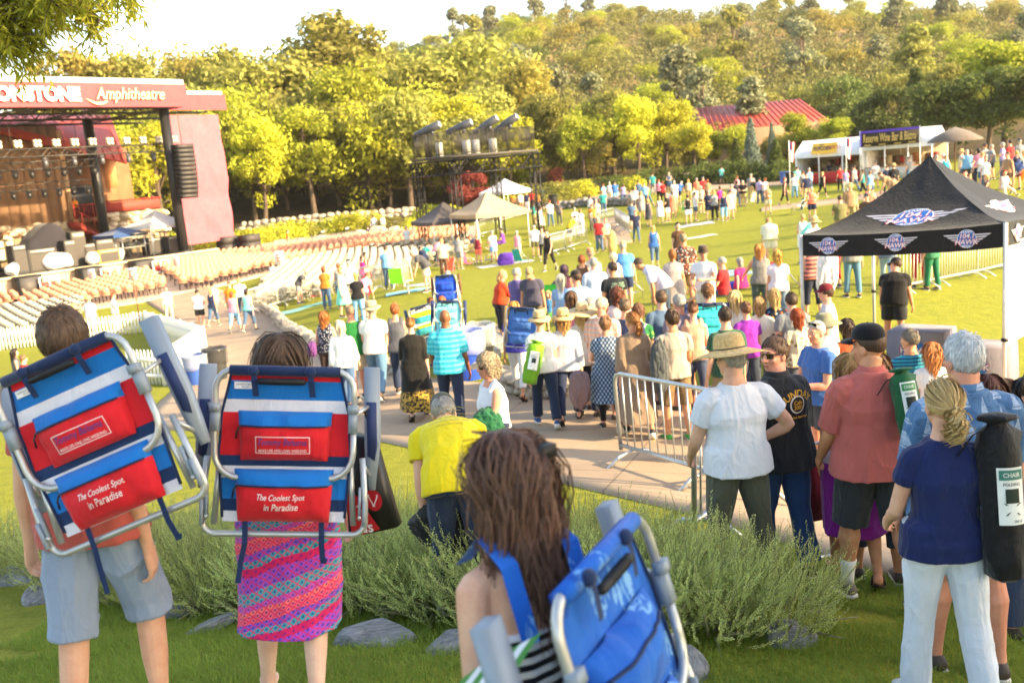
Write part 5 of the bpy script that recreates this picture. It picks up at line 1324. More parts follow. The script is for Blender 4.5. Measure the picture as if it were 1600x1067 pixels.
 for k, (px, py, ww, ph) in enumerate(((60, 452, 1, 'left of the three before the stage lip'), (155, 434, 1, 'middle of the three before the stage lip'), (235, 419, 1, 'right of the three before the stage lip'))):
  c = SP(px, py, 1.2); sp = empty('front_fill_speaker', S(c[0], 1.2, .5), 0, f'black speaker behind red and white rail, {ph}', 'loudspeaker', 'speakers along the stage lip')
  sp.rotation_euler = (0, 0, math.atan2(E1[1], E1[0]))
  MB().box((-.5, .2, .75), (1.5, .8, 1.5)).obj('cabinet', BLACK, sp); MB().box((-.5, -.22, .8), (1.3, .03, 1.2)).obj('grille', plain('#4a4744', .6), sp)
  q = MB()
  for x in (-.1, .5, 1.1): q.tube([(x, -.5, 0), (x, -.5, 1.3)], .05, 5)
  for z in (.55, 1.3): q.tube([(-.1, -.5, z), (1.1, -.5, z)], .05, 5)
  q.obj('white_rail', WHITE, sp); MB().box((.4, -.4, .75), (1.0, .05, .5)).obj('red_panel', plain('#b84038', .7), sp)
 for k, (px, py, hh, ph) in enumerate(((357, 393, 26, 'nearer the red drape'), (392, 394, 33, 'nearer the boulders'))):
  c = W(px, py, 74); z = gz(c[0], c[1]); sp = empty('subwoofer_stack', (c[0], c[1], z), math.atan2(E1[1], E1[0]), f'stack of dark subwoofers at the stage corner, {ph}', 'loudspeaker', 'subwoofer stacks')
  for i in range(3): o = MB().box((0, 0, .3 + i * .58), (1.35, 1.0, .575)).obj('cabinet', plain('#33302e', .6), sp); MB().box((0, -.51, .3 + i * .58), (1.30, .02, .53)).obj('grille', plain('#46423f', .6), o)
 def popup(c, w_, zf, ze, za, col, label, leg=WHITE, val=.22, rot=0, d=None):
  d = d or w_; r = empty('canopy_tent', (c[0], c[1], zf), rot, label, 'tent'); mb = MB(); n = 9
  for q in range(4):
   a = q * math.pi / 2; M = rotz(a); P = []
   ww, dd = (w_, d) if q % 2 == 0 else (d, w_)
   for i in range(n):
    f = i / (n - 1); sag = -.10 * math.sin(f * math.pi) * (za - ze) / 1.2
    P.append([M @ np.array([(j / (n - 1) - .5) * ww * (1 - f), -dd / 2 * (1 - f), ze - zf + (za - ze) * f + sag - .05 * math.sin(j / (n - 1) * math.pi) * (1 - f)]) for j in range(n)])
   mb.grid(np.array(P)); V = np.array([[M @ np.array([(j / (n - 1) - .5) * ww, -dd / 2, ze - zf - v - .05 * math.sin(j / (n - 1) * math.pi)]) for j in range(n)] for v in (val, 0)]); mb.grid(V)
  mb.obj('canopy', cloth(col, .3, .7), r, True)
  for sx in (-1, 1):
   for sy in (-1, 1): MB().tube([(sx * w_ * .48, sy * d * .48, 0), (sx * w_ * .48, sy * d * .48, ze - zf)], .03, 6).obj('leg', leg, r)
  return r
 rot = math.atan2(E1[1], E1[0])
 c = SP(248, 372, -5.5); popup(S(c[0], -5.5, 0), 3.4, 1.87, 4.0, 5.1, '#e6e6e6', 'white canopy tent over gear on the stage', rot=rot)
 c = SP(190, 380, -6.5); popup(S(c[0], -6.5, 0), 2.8, 1.87, 3.6, 4.1, '#2c4f86', 'small blue canopy tent over gear on the stage', rot=rot)
 rr = np.random.RandomState(12)
 def gear(px, py, t, w_, h, dp, col, label, kind='box', cat='stage gear', z0=1.87):
  c = SP(px, py, t); r = empty({'box': 'amplifier', 'tarp': 'covered_equipment', 'case': 'road_case', 'bag': 'wrapped_bundle', 'stand': 'equipment_rack'}[kind], S(c[0], t, z0), rot, label, cat, 'band gear on the stage')
  if kind == 'tarp':
   n = 17; P = []
   for i in range(n):
    row = []
    for j in range(n):
     u, v = i / (n - 1) * 2 - 1, j / (n - 1) * 2 - 1; e = max(abs(u), abs(v)); hh = h * (1 - max(0, e - .55) / .45) ** .6 * (.8 + .2 * math.sin(3 * u + 1)) + .06 * rr.rand()
     row.append((u * w_ / 2, v * dp / 2, max(hh, 0)))
    P.append(row)
   MB().grid(np.array(P)).obj('cover', cloth(col, .5), r, True)
  elif kind == 'bag':
   o = link('bundle', ROCKS[rr.randint(6)], plain(col, .5), r); o.scale = (w_, dp, h); o.location = (0, 0, h * .42)
  elif kind == 'stand':
   for x in (-1, 1):
    for y in (-1, 1): MB().tube([(x * w_ / 2, y * dp / 2, 0), (x * w_ / 2, y * dp / 2, h)], .04, 5).obj('leg', GREYM, r)
   for z in (.5, .98): MB().box((0, 0, h * z), (w_, dp, .08)).obj('shelf', plain(col, .6), r)
   MB().box((0, 0, h * .6), (w_ * .7, dp * .7, h * .3)).obj('device', BLACK, r)
  else:
   link('cabinet', bevel_box_mesh('cabinet', (w_, dp, h), .04), plain(col, .6), r).location = (0, 0, h / 2)
   link('grille', bevel_box_mesh('grille', (w_ * .86, .05, h * .7), .015), plain('#46423e', .7), r).location = (0, -dp / 2, h * .45)
   MB().box((0, -dp / 2 - .01, h * .9), (w_ * .8, .03, h * .1)).obj('control_panel', plain('#a8a49a', .4), r)
 gear(72, 412, -5, 4.2, 3.0, 2.6, '#2c2a30', 'large piano shape under a black cover on the stage', 'tarp')
 for i, a in enumerate([(66, 425, -3, 2.0, 1.5, .9, '#2c2a28', 'black keyboard amplifier with red side before the covered piano', 'box'), (30, 420, -3, .9, 1.9, .9, '#24282e', 'tall dark speaker at the left end of the stage', 'box'), (20, 428, -2, .9, 1.0, .9, '#e4e2dc', 'white wrapped bundle at the left stage end', 'bag'), (92, 420, -2.6, 2.2, 1.3, 1.6, '#e8e6e0', 'big white plastic bundle beside the keyboard', 'bag'),
                         (108, 405, -3.5, .8, 1.8, .8, '#3a3632', 'narrow amplifier stack right of the white bundle', 'box'), (122, 402, -4, 1.0, 2.3, .9, '#4a463e', 'pale topped amplifier pair near the stairs', 'box'), (136, 402, -4, 1.0, 1.4, .9, '#34322e', 'low amplifier right of the pale amplifiers', 'box'), (148, 408, -2.5, 1.2, 1.0, 1.0, '#e6e2d8', 'white draped drum case mid stage', 'bag'), (166, 404, -2.5, 1.6, .9, 1.0, '#c89a4a', 'tan wooden drum riser case mid stage', 'case'),
                         (160, 388, -5, 1.3, 1.5, .9, '#55524c', 'grey open lid case behind the tan case', 'case'), (184, 396, -3, 1.0, 1.0, .9, '#dcd8cc', 'white bundle left of the blue canopy legs', 'bag'), (205, 390, -4.5, 1.8, 1.5, .9, '#8a8880', 'metal rack under the blue canopy', 'stand'), (222, 386, -5, 1.4, 1.7, .9, '#908c84', 'metal rack between the stage canopies', 'stand'), (240, 384, -5, 1.5, 1.2, .9, '#2e2c2c', 'black case under the white canopy', 'case'), (256, 382, -5, .9, 1.6, .8, '#8a8c90', 'slim metal rack under the white canopy', 'stand'), (268, 380, -4, .9, 1.2, .8, '#3a3838', 'black case by the right stage post', 'case')]): gear(*a)
 return popup, metal_roof
popup, metal_roof = build_stage()
# ------------------------------------------------------------------ seats
def seat_meshes():
 q = MB(); t = np.linspace(0, math.pi, 9); w_ = .235
 prof = [(-w_, .50)] + [(-w_ * math.cos(a), .66 + .24 * math.sin(a)) for a in t] + [(w_, .50)]
 def slab(prof, y0, y1, tilt, mi):
  f = [np.array([(x, y0 + (z - .5) * tilt, z) for x, z in prof]), np.array([(x, y1 + (z - .5) * tilt, z) for x, z in prof])]; q.rings(f, mi)
 slab(prof, -.20, -.16, -.25, 0); q.box((0, .02, .44), (.46, .44, .06), mi=0)
 for x in (-.2, .2): q.tube([(x, -.2, .5), (x, .2, 0)], .016, 4, 1); q.tube([(x, .2, .45), (x, -.2, 0)], .016, 4, 1)
 a = q.mesh('stadium_seat', False)
 q = MB(); q.box((0, -.22, .70), (.42, .035, .24), np.array([[1, 0, 0], [0, .97, -.22], [0, .22, .97]]), 0); q.box((0, .0, .44), (.40, .38, .035), mi=0)
 for x in (-.21, .21): q.tube([(x, -.26, .82), (x, .24, 0)], .014, 4, 0); q.tube([(x, .18, .44), (x, -.24, 0)], .014, 4, 0)
 q.tube([(-.21, -.16, .12), (.21, -.16, .12)], .012, 4, 0); q.tube([(-.21, .19, .1), (.21, .19, .1)], .012, 4, 0)
 return a, q.mesh('folding_chair', False)
def seats():
 rs = np.random.RandomState(5); A, Bm = seat_meshes(); A.materials.append(plain('#c48e70', .6, 0, .1)); A.materials.append(DKM); Bm.materials.append(plain('#a8a294', .5))
 lst = {'b': [], 'w': []}
 def inside(px, py, poly):
  c = False; j = len(poly) - 1
  for i in range(len(poly)):
   (xi, yi), (xj, yj) = poly[i], poly[j]
   if (yi > py) != (yj > py) and px < (xj - xi) * (py - yi) / (yj - yi) + xi: c = not c
   j = i
  return c
 PB = [(-40, 472), (0, 465), (150, 442), (290, 413), (430, 392), (560, 380), (700, 367), (738, 372), (690, 384), (560, 398), (440, 422), (330, 450), (180, 474), (0, 494), (-40, 500)]; PW = [[(398, 474), (440, 427), (560, 402), (690, 388), (740, 384), (735, 404), (640, 428), (560, 452), (470, 474), (402, 488)], [(-40, 502), (0, 497), (130, 482), (105, 520), (0, 540), (-40, 545)]]
 F0_ = np.array([-31., 80.])
 for t in np.arange(9, 46, .98):
  for an in np.arange(R(-125), R(-5), .60 / t):
   x, y = F0_[0] + t * math.cos(an), F0_[1] + t * math.sin(an)
   if any(abs((an - R(a_)) * t) < .42 for a_ in (-84, -64, -40)): continue
   z = gz(x, y); px, py, d = proj((x, y, z))
   k = 'b' if inside(px, py, PB) else ('w' if any(inside(px, py, p_) for p_ in PW) else None)
   if k: lst[k].append((d, x, y, z, an + math.pi - math.pi / 2))
 for k, (m, nm, lab, cat, grp, cap) in {'b': (A, 'stadium_seat', 'tan brown round backed seat in the rows before the stage', 'seat', 'tan brown seats before the stage', 300), 'w': (Bm, 'folding_chair', 'white folding chair in the rows behind the barriers', 'chair', 'white folding chairs behind the barriers', 260)}.items():
  L = sorted(lst[k]); rest = L[cap:]
  for d, x, y, z, face in L[:cap]:
   o = link(nm, m); o.location = (x, y, z + .03); o.rotation_euler = (0, 0, face + rs.uniform(-.06, .06)); tag(o, lab, cat, grp)
  if rest:
   V0 = np.empty(len(m.vertices) * 3, np.float32); m.vertices.foreach_get('co', V0); V0 = V0.reshape(-1, 3); F0 = [tuple(p.vertices) for p in m.polygons]; M0 = [p.material_index for p in m.polygons]; q = MB()
   for d, x, y, z, face in rest:
    q.add(V0 @ rotz(face + rs.uniform(-.06, .06)).T + [x, y, z + .03], F0); q.mi[-len(F0):] = M0
   tag(q.obj(nm + '_rows', [x_ for x_ in m.materials]), ('farther rows of tan brown seats' if k == 'b' else 'farther rows of white folding chairs') + ' before the stage', cat, kind='stuff')
seats()
for i in range(7):
 a, b = G(432 + i * 38, 388 - i * 5.2), G(455 + i * 38, 372 - i * 4.6); r = empty('bench_row', a, math.atan2(b[1] - a[1], b[0] - a[0]), f'{["first", "second", "third", "fourth", "fifth", "sixth", "seventh"][i]} silver bench row from the orange vested worker towards the tower', 'bench', 'silver bench rows')
 L = 7.0
 for z in (.45, .85): MB().box((L / 2, .25 if z > .5 else 0, z), (L, .30 if z < .5 else .05, .05 if z < .5 else .25)).obj('plank', plain('#9a9a96', .4, .5), r)
 for x in np.linspace(.2, L - .2, 5): MB().tube([(x, 0, 0), (x, .25, .95)], .03, 5).obj('leg', DKM, r)
for t_, px, py, dp, col in (('A', 143, 428, 57, '#d8d4cc'), ('D', 207, 428, 45, '#d8d4cc'), ('B', 275, 408, 62, '#d8d4cc'), ('E', 436, 403, 42, '#d8d4cc')):
 P = W(px, py, dp); z = gz(P[0], P[1]); r = empty('section_sign', (P[0], P[1], z), R(-12), f'white section sign lettered {t_} on a thin pole among the seats', 'sign', 'section signs'); h = P[2] - z
 MB().tube([(0, 0, 0), (0, 0, h - .2)], .025, 6).obj('pole', GREYM if t_ != 'D' else plain('#b86a50', .6), r); MB().box((0, 0, h), (.42, .03, .58)).obj('board', WHITE, r)
 Decal(flat((0, -.018, h), (1, 0, 0), EZ), (0, -1, 0)).text(t_, 0, 0, h=.34, mi=0, lift=.004, bold=.01).obj('letter', [plain('#b87a5a', .6)], r)
# ------------------------------------------------------------------ barriers and fences
def barrier_mesh(L=2.4, h=1.1, bars=20, r=.018, rb=.008):
 f = MB(); f.tube([(0, 0, .14), (0, 0, h - .12), (.035, 0, h - .03), (.13, 0, h), (L - .13, 0, h), (L - .035, 0, h - .03), (L, 0, h - .12), (L, 0, .14)], r, 8); f.tube([(0, 0, .2), (L, 0, .2)], r, 8)
 b = MB().tube([(0, 0, .2), (0, 0, h)], rb, 6).mesh('bar'); ft = MB().tube([(0, -.38, .02), (0, -.2, .14), (0, 0, .17), (0, .2, .14), (0, .38, .02)], r, 8).mesh('foot')
 return f.mesh('frame'), b, ft
BARR = {}
def barrier(p0, p1, label, mat=STEEL, bars=20, h=1.1, group='crowd barriers', joined=False, rb=.008, feet=True):
 p0, p1 = np.asarray(p0, float), np.asarray(p1, float); L = np.linalg.norm(p1[:2] - p0[:2]); k = (round(L, 1), bars, h, rb)
 if k not in BARR: BARR[k] = barrier_mesh(round(L, 1), h, bars, .018 if rb < .01 else .025, rb)
 f, b, ft = BARR[k]; a = math.atan2(p1[1] - p0[1], p1[0] - p0[0]); z0, z1 = gz(*p0[:2]), gz(*p1[:2])
 r = empty('crowd_barrier', (p0[0], p0[1], z0 + .02), a, label, 'barrier', group); r.rotation_euler = (0, -math.atan2(z1 - z0, L), a)
 link('frame', f, mat, r)
 if joined:
  q = MB()
  for i in range(1, bars): q.tube([(L * i / bars, 0, .2), (L * i / bars, 0, h)], rb, 4)
  tag(q.obj('bars', mat, r), kind='stuff')
 else:
  for i in range(1, bars): link('bar', b, mat, r).location = (L * i / bars, 0, 0)
 if feet:
  for x in (.25, L - .25): link('foot', ft, mat, r).location = (x, 0, 0)
 return r
a, b = G(972, 722), G(1128, 772); barrier(a, b, 'grey steel barrier across the path behind the straw hat man', bars=12, rb=.010)
a = G(1085, 855); b = a + np.array([.35, -1.0, 0]) * .9; b = a + np.array([1.05, 1.9, 0]); barrier(a, b, 'steel barrier end standing before the straw hat man', bars=12, rb=.010)
a, b = G(1290, 800), G(1160, 760)
def chain(pts, label, mat=STEEL, joined=True, bars=16, h=1.1, feet=True):
 od = ['first', 'second', 'third', 'fourth', 'fifth', 'sixth', 'seventh', 'eighth']
 for i, (p, q) in enumerate(zip(pts[:-1], pts[1:])):
  a, b = G(*p), G(*q); L = np.linalg.norm((b - a)[:2]); n = max(1, round(L / 2.5))
  for k in range(n): barrier(a + (b - a) * k / n, a + (b - a) * (k + 1) / n, label.replace('#', od[min(i * n + k, 7)]), mat, bars, h, 'crowd barriers', joined, .012, feet)
WB = plain('#d8d4c8', .5, .2)
chain([(393, 492), (436, 480)], '# white barrier left of the bending man before the white chairs', WB); chain([(436, 480), (470, 471)], '# white barrier right beside sign E pole', WB); chain([(560, 462), (600, 454)], '# white barrier near the pink and red dressed women', WB); chain([(610, 452), (645, 446)], '# white barrier behind the green folding chair', WB)
chain([(860, 400), (885, 393)], '# steel barrier right of the black dressed woman', STEEL); chain([(885, 393), (918, 382)], '# steel barrier before the yellow shirted pair', STEEL); chain([(925, 362), (962, 352)], '# steel barrier back of the small pavement', STEEL); chain([(962, 352), (984, 368)], '# steel barrier right side of the small pavement', STEEL)
chain([(780, 335), (820, 328)], '# steel barrier right of the tan canopy', STEEL); chain([(1158, 272), (1200, 268)], '# steel barrier above the far stone wall', STEEL, joined=True); chain([(1185, 275), (1203, 268)], '# short steel barrier end by the far wall', STEEL)
chain([(430, 400), (560, 385)], '# low rail beside the silver benches', WB, feet=False); chain([(745, 372), (790, 360)], '# steel barrier under the tan canopy', STEEL)
P0, P1, P2 = G(1400, 462), G(1455, 450), G(1590, 420)
barrier(P0, P0 + (P1 - P0) * .98, 'white crowd barrier left of two behind the black tent', WB, 10, 1.1, joined=False, rb=.012); barrier(P1, P1 + (P2 - P1) * .5, 'long white crowd barrier behind the black tent', WB, 18, 1.1, joined=False, rb=.012); barrier(P1 + (P2 - P1) * .51, P2, 'white crowd barrier at the right tent pole', WB, 16, 1.1, joined=False, rb=.012)
PK = MB(); PK.add([(-.04, -.01, 0), (.04, -.01, 0), (.04, -.01, .85), (0, -.01, .93), (-.04, -.01, .85), (-.04, .01, 0), (.04, .01, 0), (.04, .01, .85), (0, .01, .93), (-.04, .01, .85)], [(0, 1, 2, 3, 4), (9, 8, 7, 6, 5), (0, 5, 6, 1), (1, 6, 7, 2), (2, 7, 8, 3), (3, 8, 9, 4), (4, 9, 5, 0)]); PK = PK.mesh('picket')
def picket(p0, p1, label, solid=False):
 a, b = G(*p0), G(*p1); L = np.linalg.norm((b - a)[:2]); an = math.atan2(b[1] - a[1], b[0] - a[0]); r = empty('picket_fence', a, an, label, 'fence', 'white picket fences'); sl_ = (b[2] - a[2]) / L
 n = int(L / (.135 if not solid else .105))
 for i in range(n + 1): o = link('picket', PK, WHITE, r); o.location = (L * i / n, 0, .02 + sl_ * L * i / n); o.scale = (1, 1, 1)
 for z in (.25, .68): MB().box((L / 2, .03, z + sl_ * L / 2), (L, .04, .09), np.array([[1, 0, 0], [0, 1, 0], [sl_, 0, 1]])).obj('rail', WHITE, r)
 for x in np.arange(0, L + .1, 2.4): MB().box((x, .06, .45 + sl_ * x), (.1, .1, 1.0)).obj('post', WHITE, r)
picket((229, 519), (320, 556), 'white picket fence beside the path, longest near run', True); picket((320, 557), (262, 601), 'white picket fence run turning towards the blue bin'); picket((262, 602), (205, 600), 'short white picket run right of the striped chair armrest'); picket((0, 548), (120, 534), 'white picket fence before the left folding chairs'); picket((120, 534), (229, 519), 'white picket fence behind the man with striped chair')
def stone_edge(pix, label, n_per=3.2, size=.34, layers=2, mat=M_FIELD, joined=False):
 pts = np.array([G(*p) for p in pix]); rs = np.random.RandomState(int(pix[0][0])); r = empty('stone_wall', pts[0], 0, label, 'wall'); o0 = pts[0]; k = 0; q = MB()
 seg = np.linalg.norm(np.diff(pts[:, :2], axis=0), axis=1); cum = np.concatenate([[0], np.cumsum(seg)]); L = cum[-1]
 for ly in range(layers):
  for t in np.arange(0, L, 1 / n_per):
   t = t + rs.uniform(-.05, .05) + ly * .15; x = np.interp(t, cum, pts[:, 0]); y = np.interp(t, cum, pts[:, 1]); z = gz(x, y) + size * (.28 + ly * .5); s_ = size * rs.uniform(.75, 1.35, 3); k += 1
   if joined:
    m = STONES[k % 6]; V = np.array([v.co[:] for v in m.vertices]) * s_ * [1.3, 1, .75]; q.add(V @ rotz(rs.uniform(0, 6)).T + [x, y, z] - o0, [tuple(p.vertices) for p in m.polygons])
   else:
    o = link('stone', STONES[k % 6], mat, r); o.location = np.array([x, y, z]) - o0; o.scale = s_ * [1.25, 1, .75]; o.rotation_euler = (rs.uniform(-.3, .3), rs.uniform(-.3, .3), rs.uniform(0, 6))
 if joined: tag(q.obj('stones', mat, r), kind='stuff')
stone_edge([(412, 486), (428, 494), (455, 522), (500, 549), (560, 573), (640, 588)], 'low tan stone wall edging the lawn beside the path'); stone_edge([(785, 602), (805, 618), (840, 625), (880, 622)], 'low round stone edging behind the purple shirted woman', 3.0, .36, 2)
stone_edge([(735, 590), (752, 565), (768, 548)], 'pale boulders beside the second blue bin', 1.2, .75, 1, M_SLATE)
stone_edge([(840, 308), (900, 297), (1000, 290), (1110, 276), (1150, 272)], 'long grey stone wall at the back of the lawn', 1.6, .7, 2, M_WALLR, True); stone_edge([(872, 328), (920, 322), (985, 322)], 'grey stone wall behind the steel barriers', 1.8, .6, 2, M_WALLR, True); stone_edge([(1150, 286), (1200, 283), (1245, 282)], 'grey stone wall left of the white booths', 1.6, .7, 2, M_WALLR, True)
stone_edge([(380, 362), (470, 352), (560, 345), (650, 338)], 'pale stone terrace wall above the rock garden', 1.3, .9, 2, M_FIELD, True)
rs = np.random.RandomState(31)
for i in range(34):
 t = i / 33; px = 405 + t * 215 + rs.uniform(-6, 6); py = 388 - t * 22 + rs.uniform(-9, 4); P = W(px, py, rs.uniform(78, 84)); z = gz(P[0], P[1]); s_ = rs.uniform(.9, 2.2)
 o = link('boulder', ROCKS[i % 6], M_FIELD); o.location = (P[0], P[1], z + .1 * s_); o.scale = (s_, s_ * .8, s_ * .75); o.rotation_euler = (.2, .1, i * 1.1); tag(o, 'pale boulder in the rock garden beyond the seats', 'boulder', 'boulders in the rock garden')
# ------------------------------------------------------------------ bins
def bin_(px, py, h, rad, col, label, liner=True, dp=None):
 P = G(px, py); r = empty('litter_bin', P, .3, label, 'bin', 'litter bins'); q = MB().lathe([(rad * .8, 0), (rad * .82, .02), (rad * .97, h * .8), (rad * 1.0, h * .95), (rad * 1.08, h * .96), (rad * 1.08, h), (rad * .98, h), (rad * .8, .05)], 28); q.obj('barrel', plain(col, .45), r, True)
 if liner:
  g = N('clear_plastic'); g.set(Roughness=.2, Alpha=.3); g.col((.8, .84, .88) if col != '#3a3a3a' else (.08, .08, .08)); q = MB().lathe([(rad * 1.1, h * .55), (rad * 1.14, h * .7), (rad * 1.13, h * .9), (rad * 1.16, h * 1.01), (rad * .95, h * 1.03), (rad * .9, h * .9)], 28, wob=lambda r_, a: .025 * np.sin(a * 5 + r_ * 60)); q.obj('liner_bag', g.m, r, True)
bin_(309, 601, .78, .30, '#3c5fae', 'blue plastic litter bin with clear liner by the picket fence'); bin_(341, 594, .85, .29, '#3a3a3a', 'black litter bin just behind the blue one by the fence'); bin_(733, 592, .95, .34, '#2c4fc0', 'bright blue litter bin right of the turquoise shirted man'); bin_(752, 575, .9, .32, '#26282a', 'black litter bin behind the bright blue bin')
bin_(1226, 287, 1.0, .4, '#4a6cb0', 'far blue litter bin on the wall by the booths', False); bin_(1235, 288, 1.0, .4, '#2c2e30', 'far black litter bin beside the far blue one', False); bin_(865, 322, 1.0, .4, '#2a2c2c', 'lone black bin on the far footpath', False)
r = empty('equipment_case', G(434, 470), .6, 'black open box on the lawn corner by the white barriers', 'case'); MB().box((0, 0, .3), (.9, .6, .6), taper=.92).obj('box', BLACK, r); MB().box((-.6, .1, .35), (.06, .5, .7)).obj('lid', plain('#8a8880', .6), r)
P = G(763, 575); r = empty('notice_sign', P, R(15), 'small red and white warning sign tilted in the grass', 'sign'); MB().tube([(0, 0, 0), (0, .05, .5)], .01, 5).obj('stake', GREYM, r); Mx = axis_rot((0, 1, 0), R(-14)); MB().box((0, 0, .62), (.26, .012, .36), Mx).obj('board', WHITE, r)
d = Decal(flat((0, -.008, .62), Mx @ np.array([1, 0, 0]), Mx @ np.array([0, 0, 1])), (0, -1, 0)); d.rect(-.12, 0, .12, .17, 0, .004); d.rect(-.02, .04, .02, .13, 1, .008); d.rect(-.09, -.06, .09, -.045, 0, .004); d.rect(-.09, -.11, .09, -.095, 0, .004); d.obj('print', [plain('#c02a2a', .6), WHITE], r)
# ------------------------------------------------------------------ light tower
def tower():
 c = G(722, 392)[:2]; zb = gz(*c); u = np.array([.80, .60, 0]); v = np.array([-.60, .80, 0]); Lu, Lv = 6.2, 4.2
 r = empty('light_tower', (c[0], c[1], zb), 0, 'black scaffold light tower with railed deck and spotlights over the seats', 'scaffold tower'); D = lambda a, b, z: u * a + v * b + EZ * z
 zt = W(712, 292, (np.array([c[0], c[1], 0]) - C0) @ Fv * 1.0)[2] - zb; zt = max(3.6, zt) + .7; h = 1.0
 for a in (0, Lu):
  for b in (0, Lv): truss(MB(), D(a, b, 0), D(a, b, zt + h), .45, .04, .55, up=u).obj('tower_leg', DKM, r)
 for b in (0, Lv): truss(MB(), D(-.3, b, zt + h / 2), D(Lu + .3, b, zt + h / 2), .85, .05, .8).obj('long_beam', DKM, r)
 for a in (0, Lu): truss(MB(), D(a, -.3, zt + h / 2), D(a, Lv + .3, zt + h / 2), .85, .05, .8).obj('side_beam', DKM, r)
 T = np.stack([u, v, EZ], 1); zd = zt + h + .12
 MB().box(D(Lu / 2, Lv / 2, zd), (Lu + .5, Lv + .5, .14), T).obj('deck', plain('#4a4844', .7), r)
 def rail(p, q, n, nm):
  p, q = np.asarray(p), np.asarray(q); mb = MB()
  for t0 in range(n):
   a, b = p + (q - p) * (t0 + .04) / n, p + (q - p) * (t0 + .96) / n; mb.tube([a, a + EZ * 1.45, b + EZ * 1.45, b], .03, 5); mb.tube([a + EZ * .12, b + EZ * .12], .025, 4)
   for k in range(1, 10): x = a + (b - a) * k / 10; mb.tube([x + EZ * .12, x + EZ * 1.45], .018, 4)
  tag(mb.obj(nm, plain('#3c3a36', .5, .4), r), kind='stuff')
 z = zd + .07
 rail(D(-.1, -.1, z), D(Lu + .1, -.1, z), 6, 'front_railing'); rail(D(-.1, Lv + .1, z), D(Lu + .1, Lv + .1, z), 6, 'rear_railing'); rail(D(-.1, -.1, z), D(-.1, Lv + .1, z), 3, 'left_railing'); rail(D(Lu + .1, -.1, z), D(Lu + .1, Lv + .1, z), 3, 'right_railing')
 for a, b in ((.5, 2.2), (1.6, .8), (2.6, 1.2), (3.8, 1.0)): MB().box(D(a, b, z + .45), (.35, .35, .85), T).obj('ballast_box', plain('#d8d6d0', .5), r)
 for px in (682, 716, 745, 767):
  i = (px - 682) / 85; cc = D(.4 + i * 4.6, Lv * (.75 - .5 * i), z + 1.75); dr = np.array([-.88, .10, .0]) ; dr = np.array([-.80, .25, -.25 if px < 730 else -.42]); dr /= np.linalg.norm(dr); q = MB()
  q.tube([cc - dr * .85, cc - dr * .8, cc - dr * .2, cc + dr * .35, cc + dr * .9, cc + dr * .95], [.14, .25, .25, .2, .16, .12], 14); q.box(cc - dr * .3 - EZ * .32, (.2, .2, .35), T)
  o = q.obj('follow_spot', plain('#4c5058', .35, .3), r, True); MB().tube([cc - EZ * .2, cc - EZ * 1.75], .05, 6).obj('stand', DKM, o); MB().tube([cc - dr * .9, cc - dr * .86], .22, 14).obj('rear_cap', plain('#c8ccd0', .3, .5), o)
tower()
P = W(765, 352, 57); popup((P[0], P[1]), 3.5, gz(P[0], P[1]), gz(P[0], P[1]) + 2.3, gz(P[0], P[1]) + 3.5, '#b49a78', 'tan canopy tent at the foot of the light tower', rot=.5)
P = W(697, 364, 60); popup((P[0], P[1]), 3.2, gz(P[0], P[1]), gz(P[0], P[1]) + 1.9, gz(P[0], P[1]) + 3.0, '#4a4648', 'dark grey canopy tent behind the tower legs', rot=.5)
P = W(790, 300, 86); popup((P[0], P[1]), 3.4, gz(P[0], P[1]), gz(P[0], P[1]) + 2.1, gz(P[0], P[1]) + 3.2, '#eee8e2', 'white canopy tent seen through the tower legs', rot=.7)
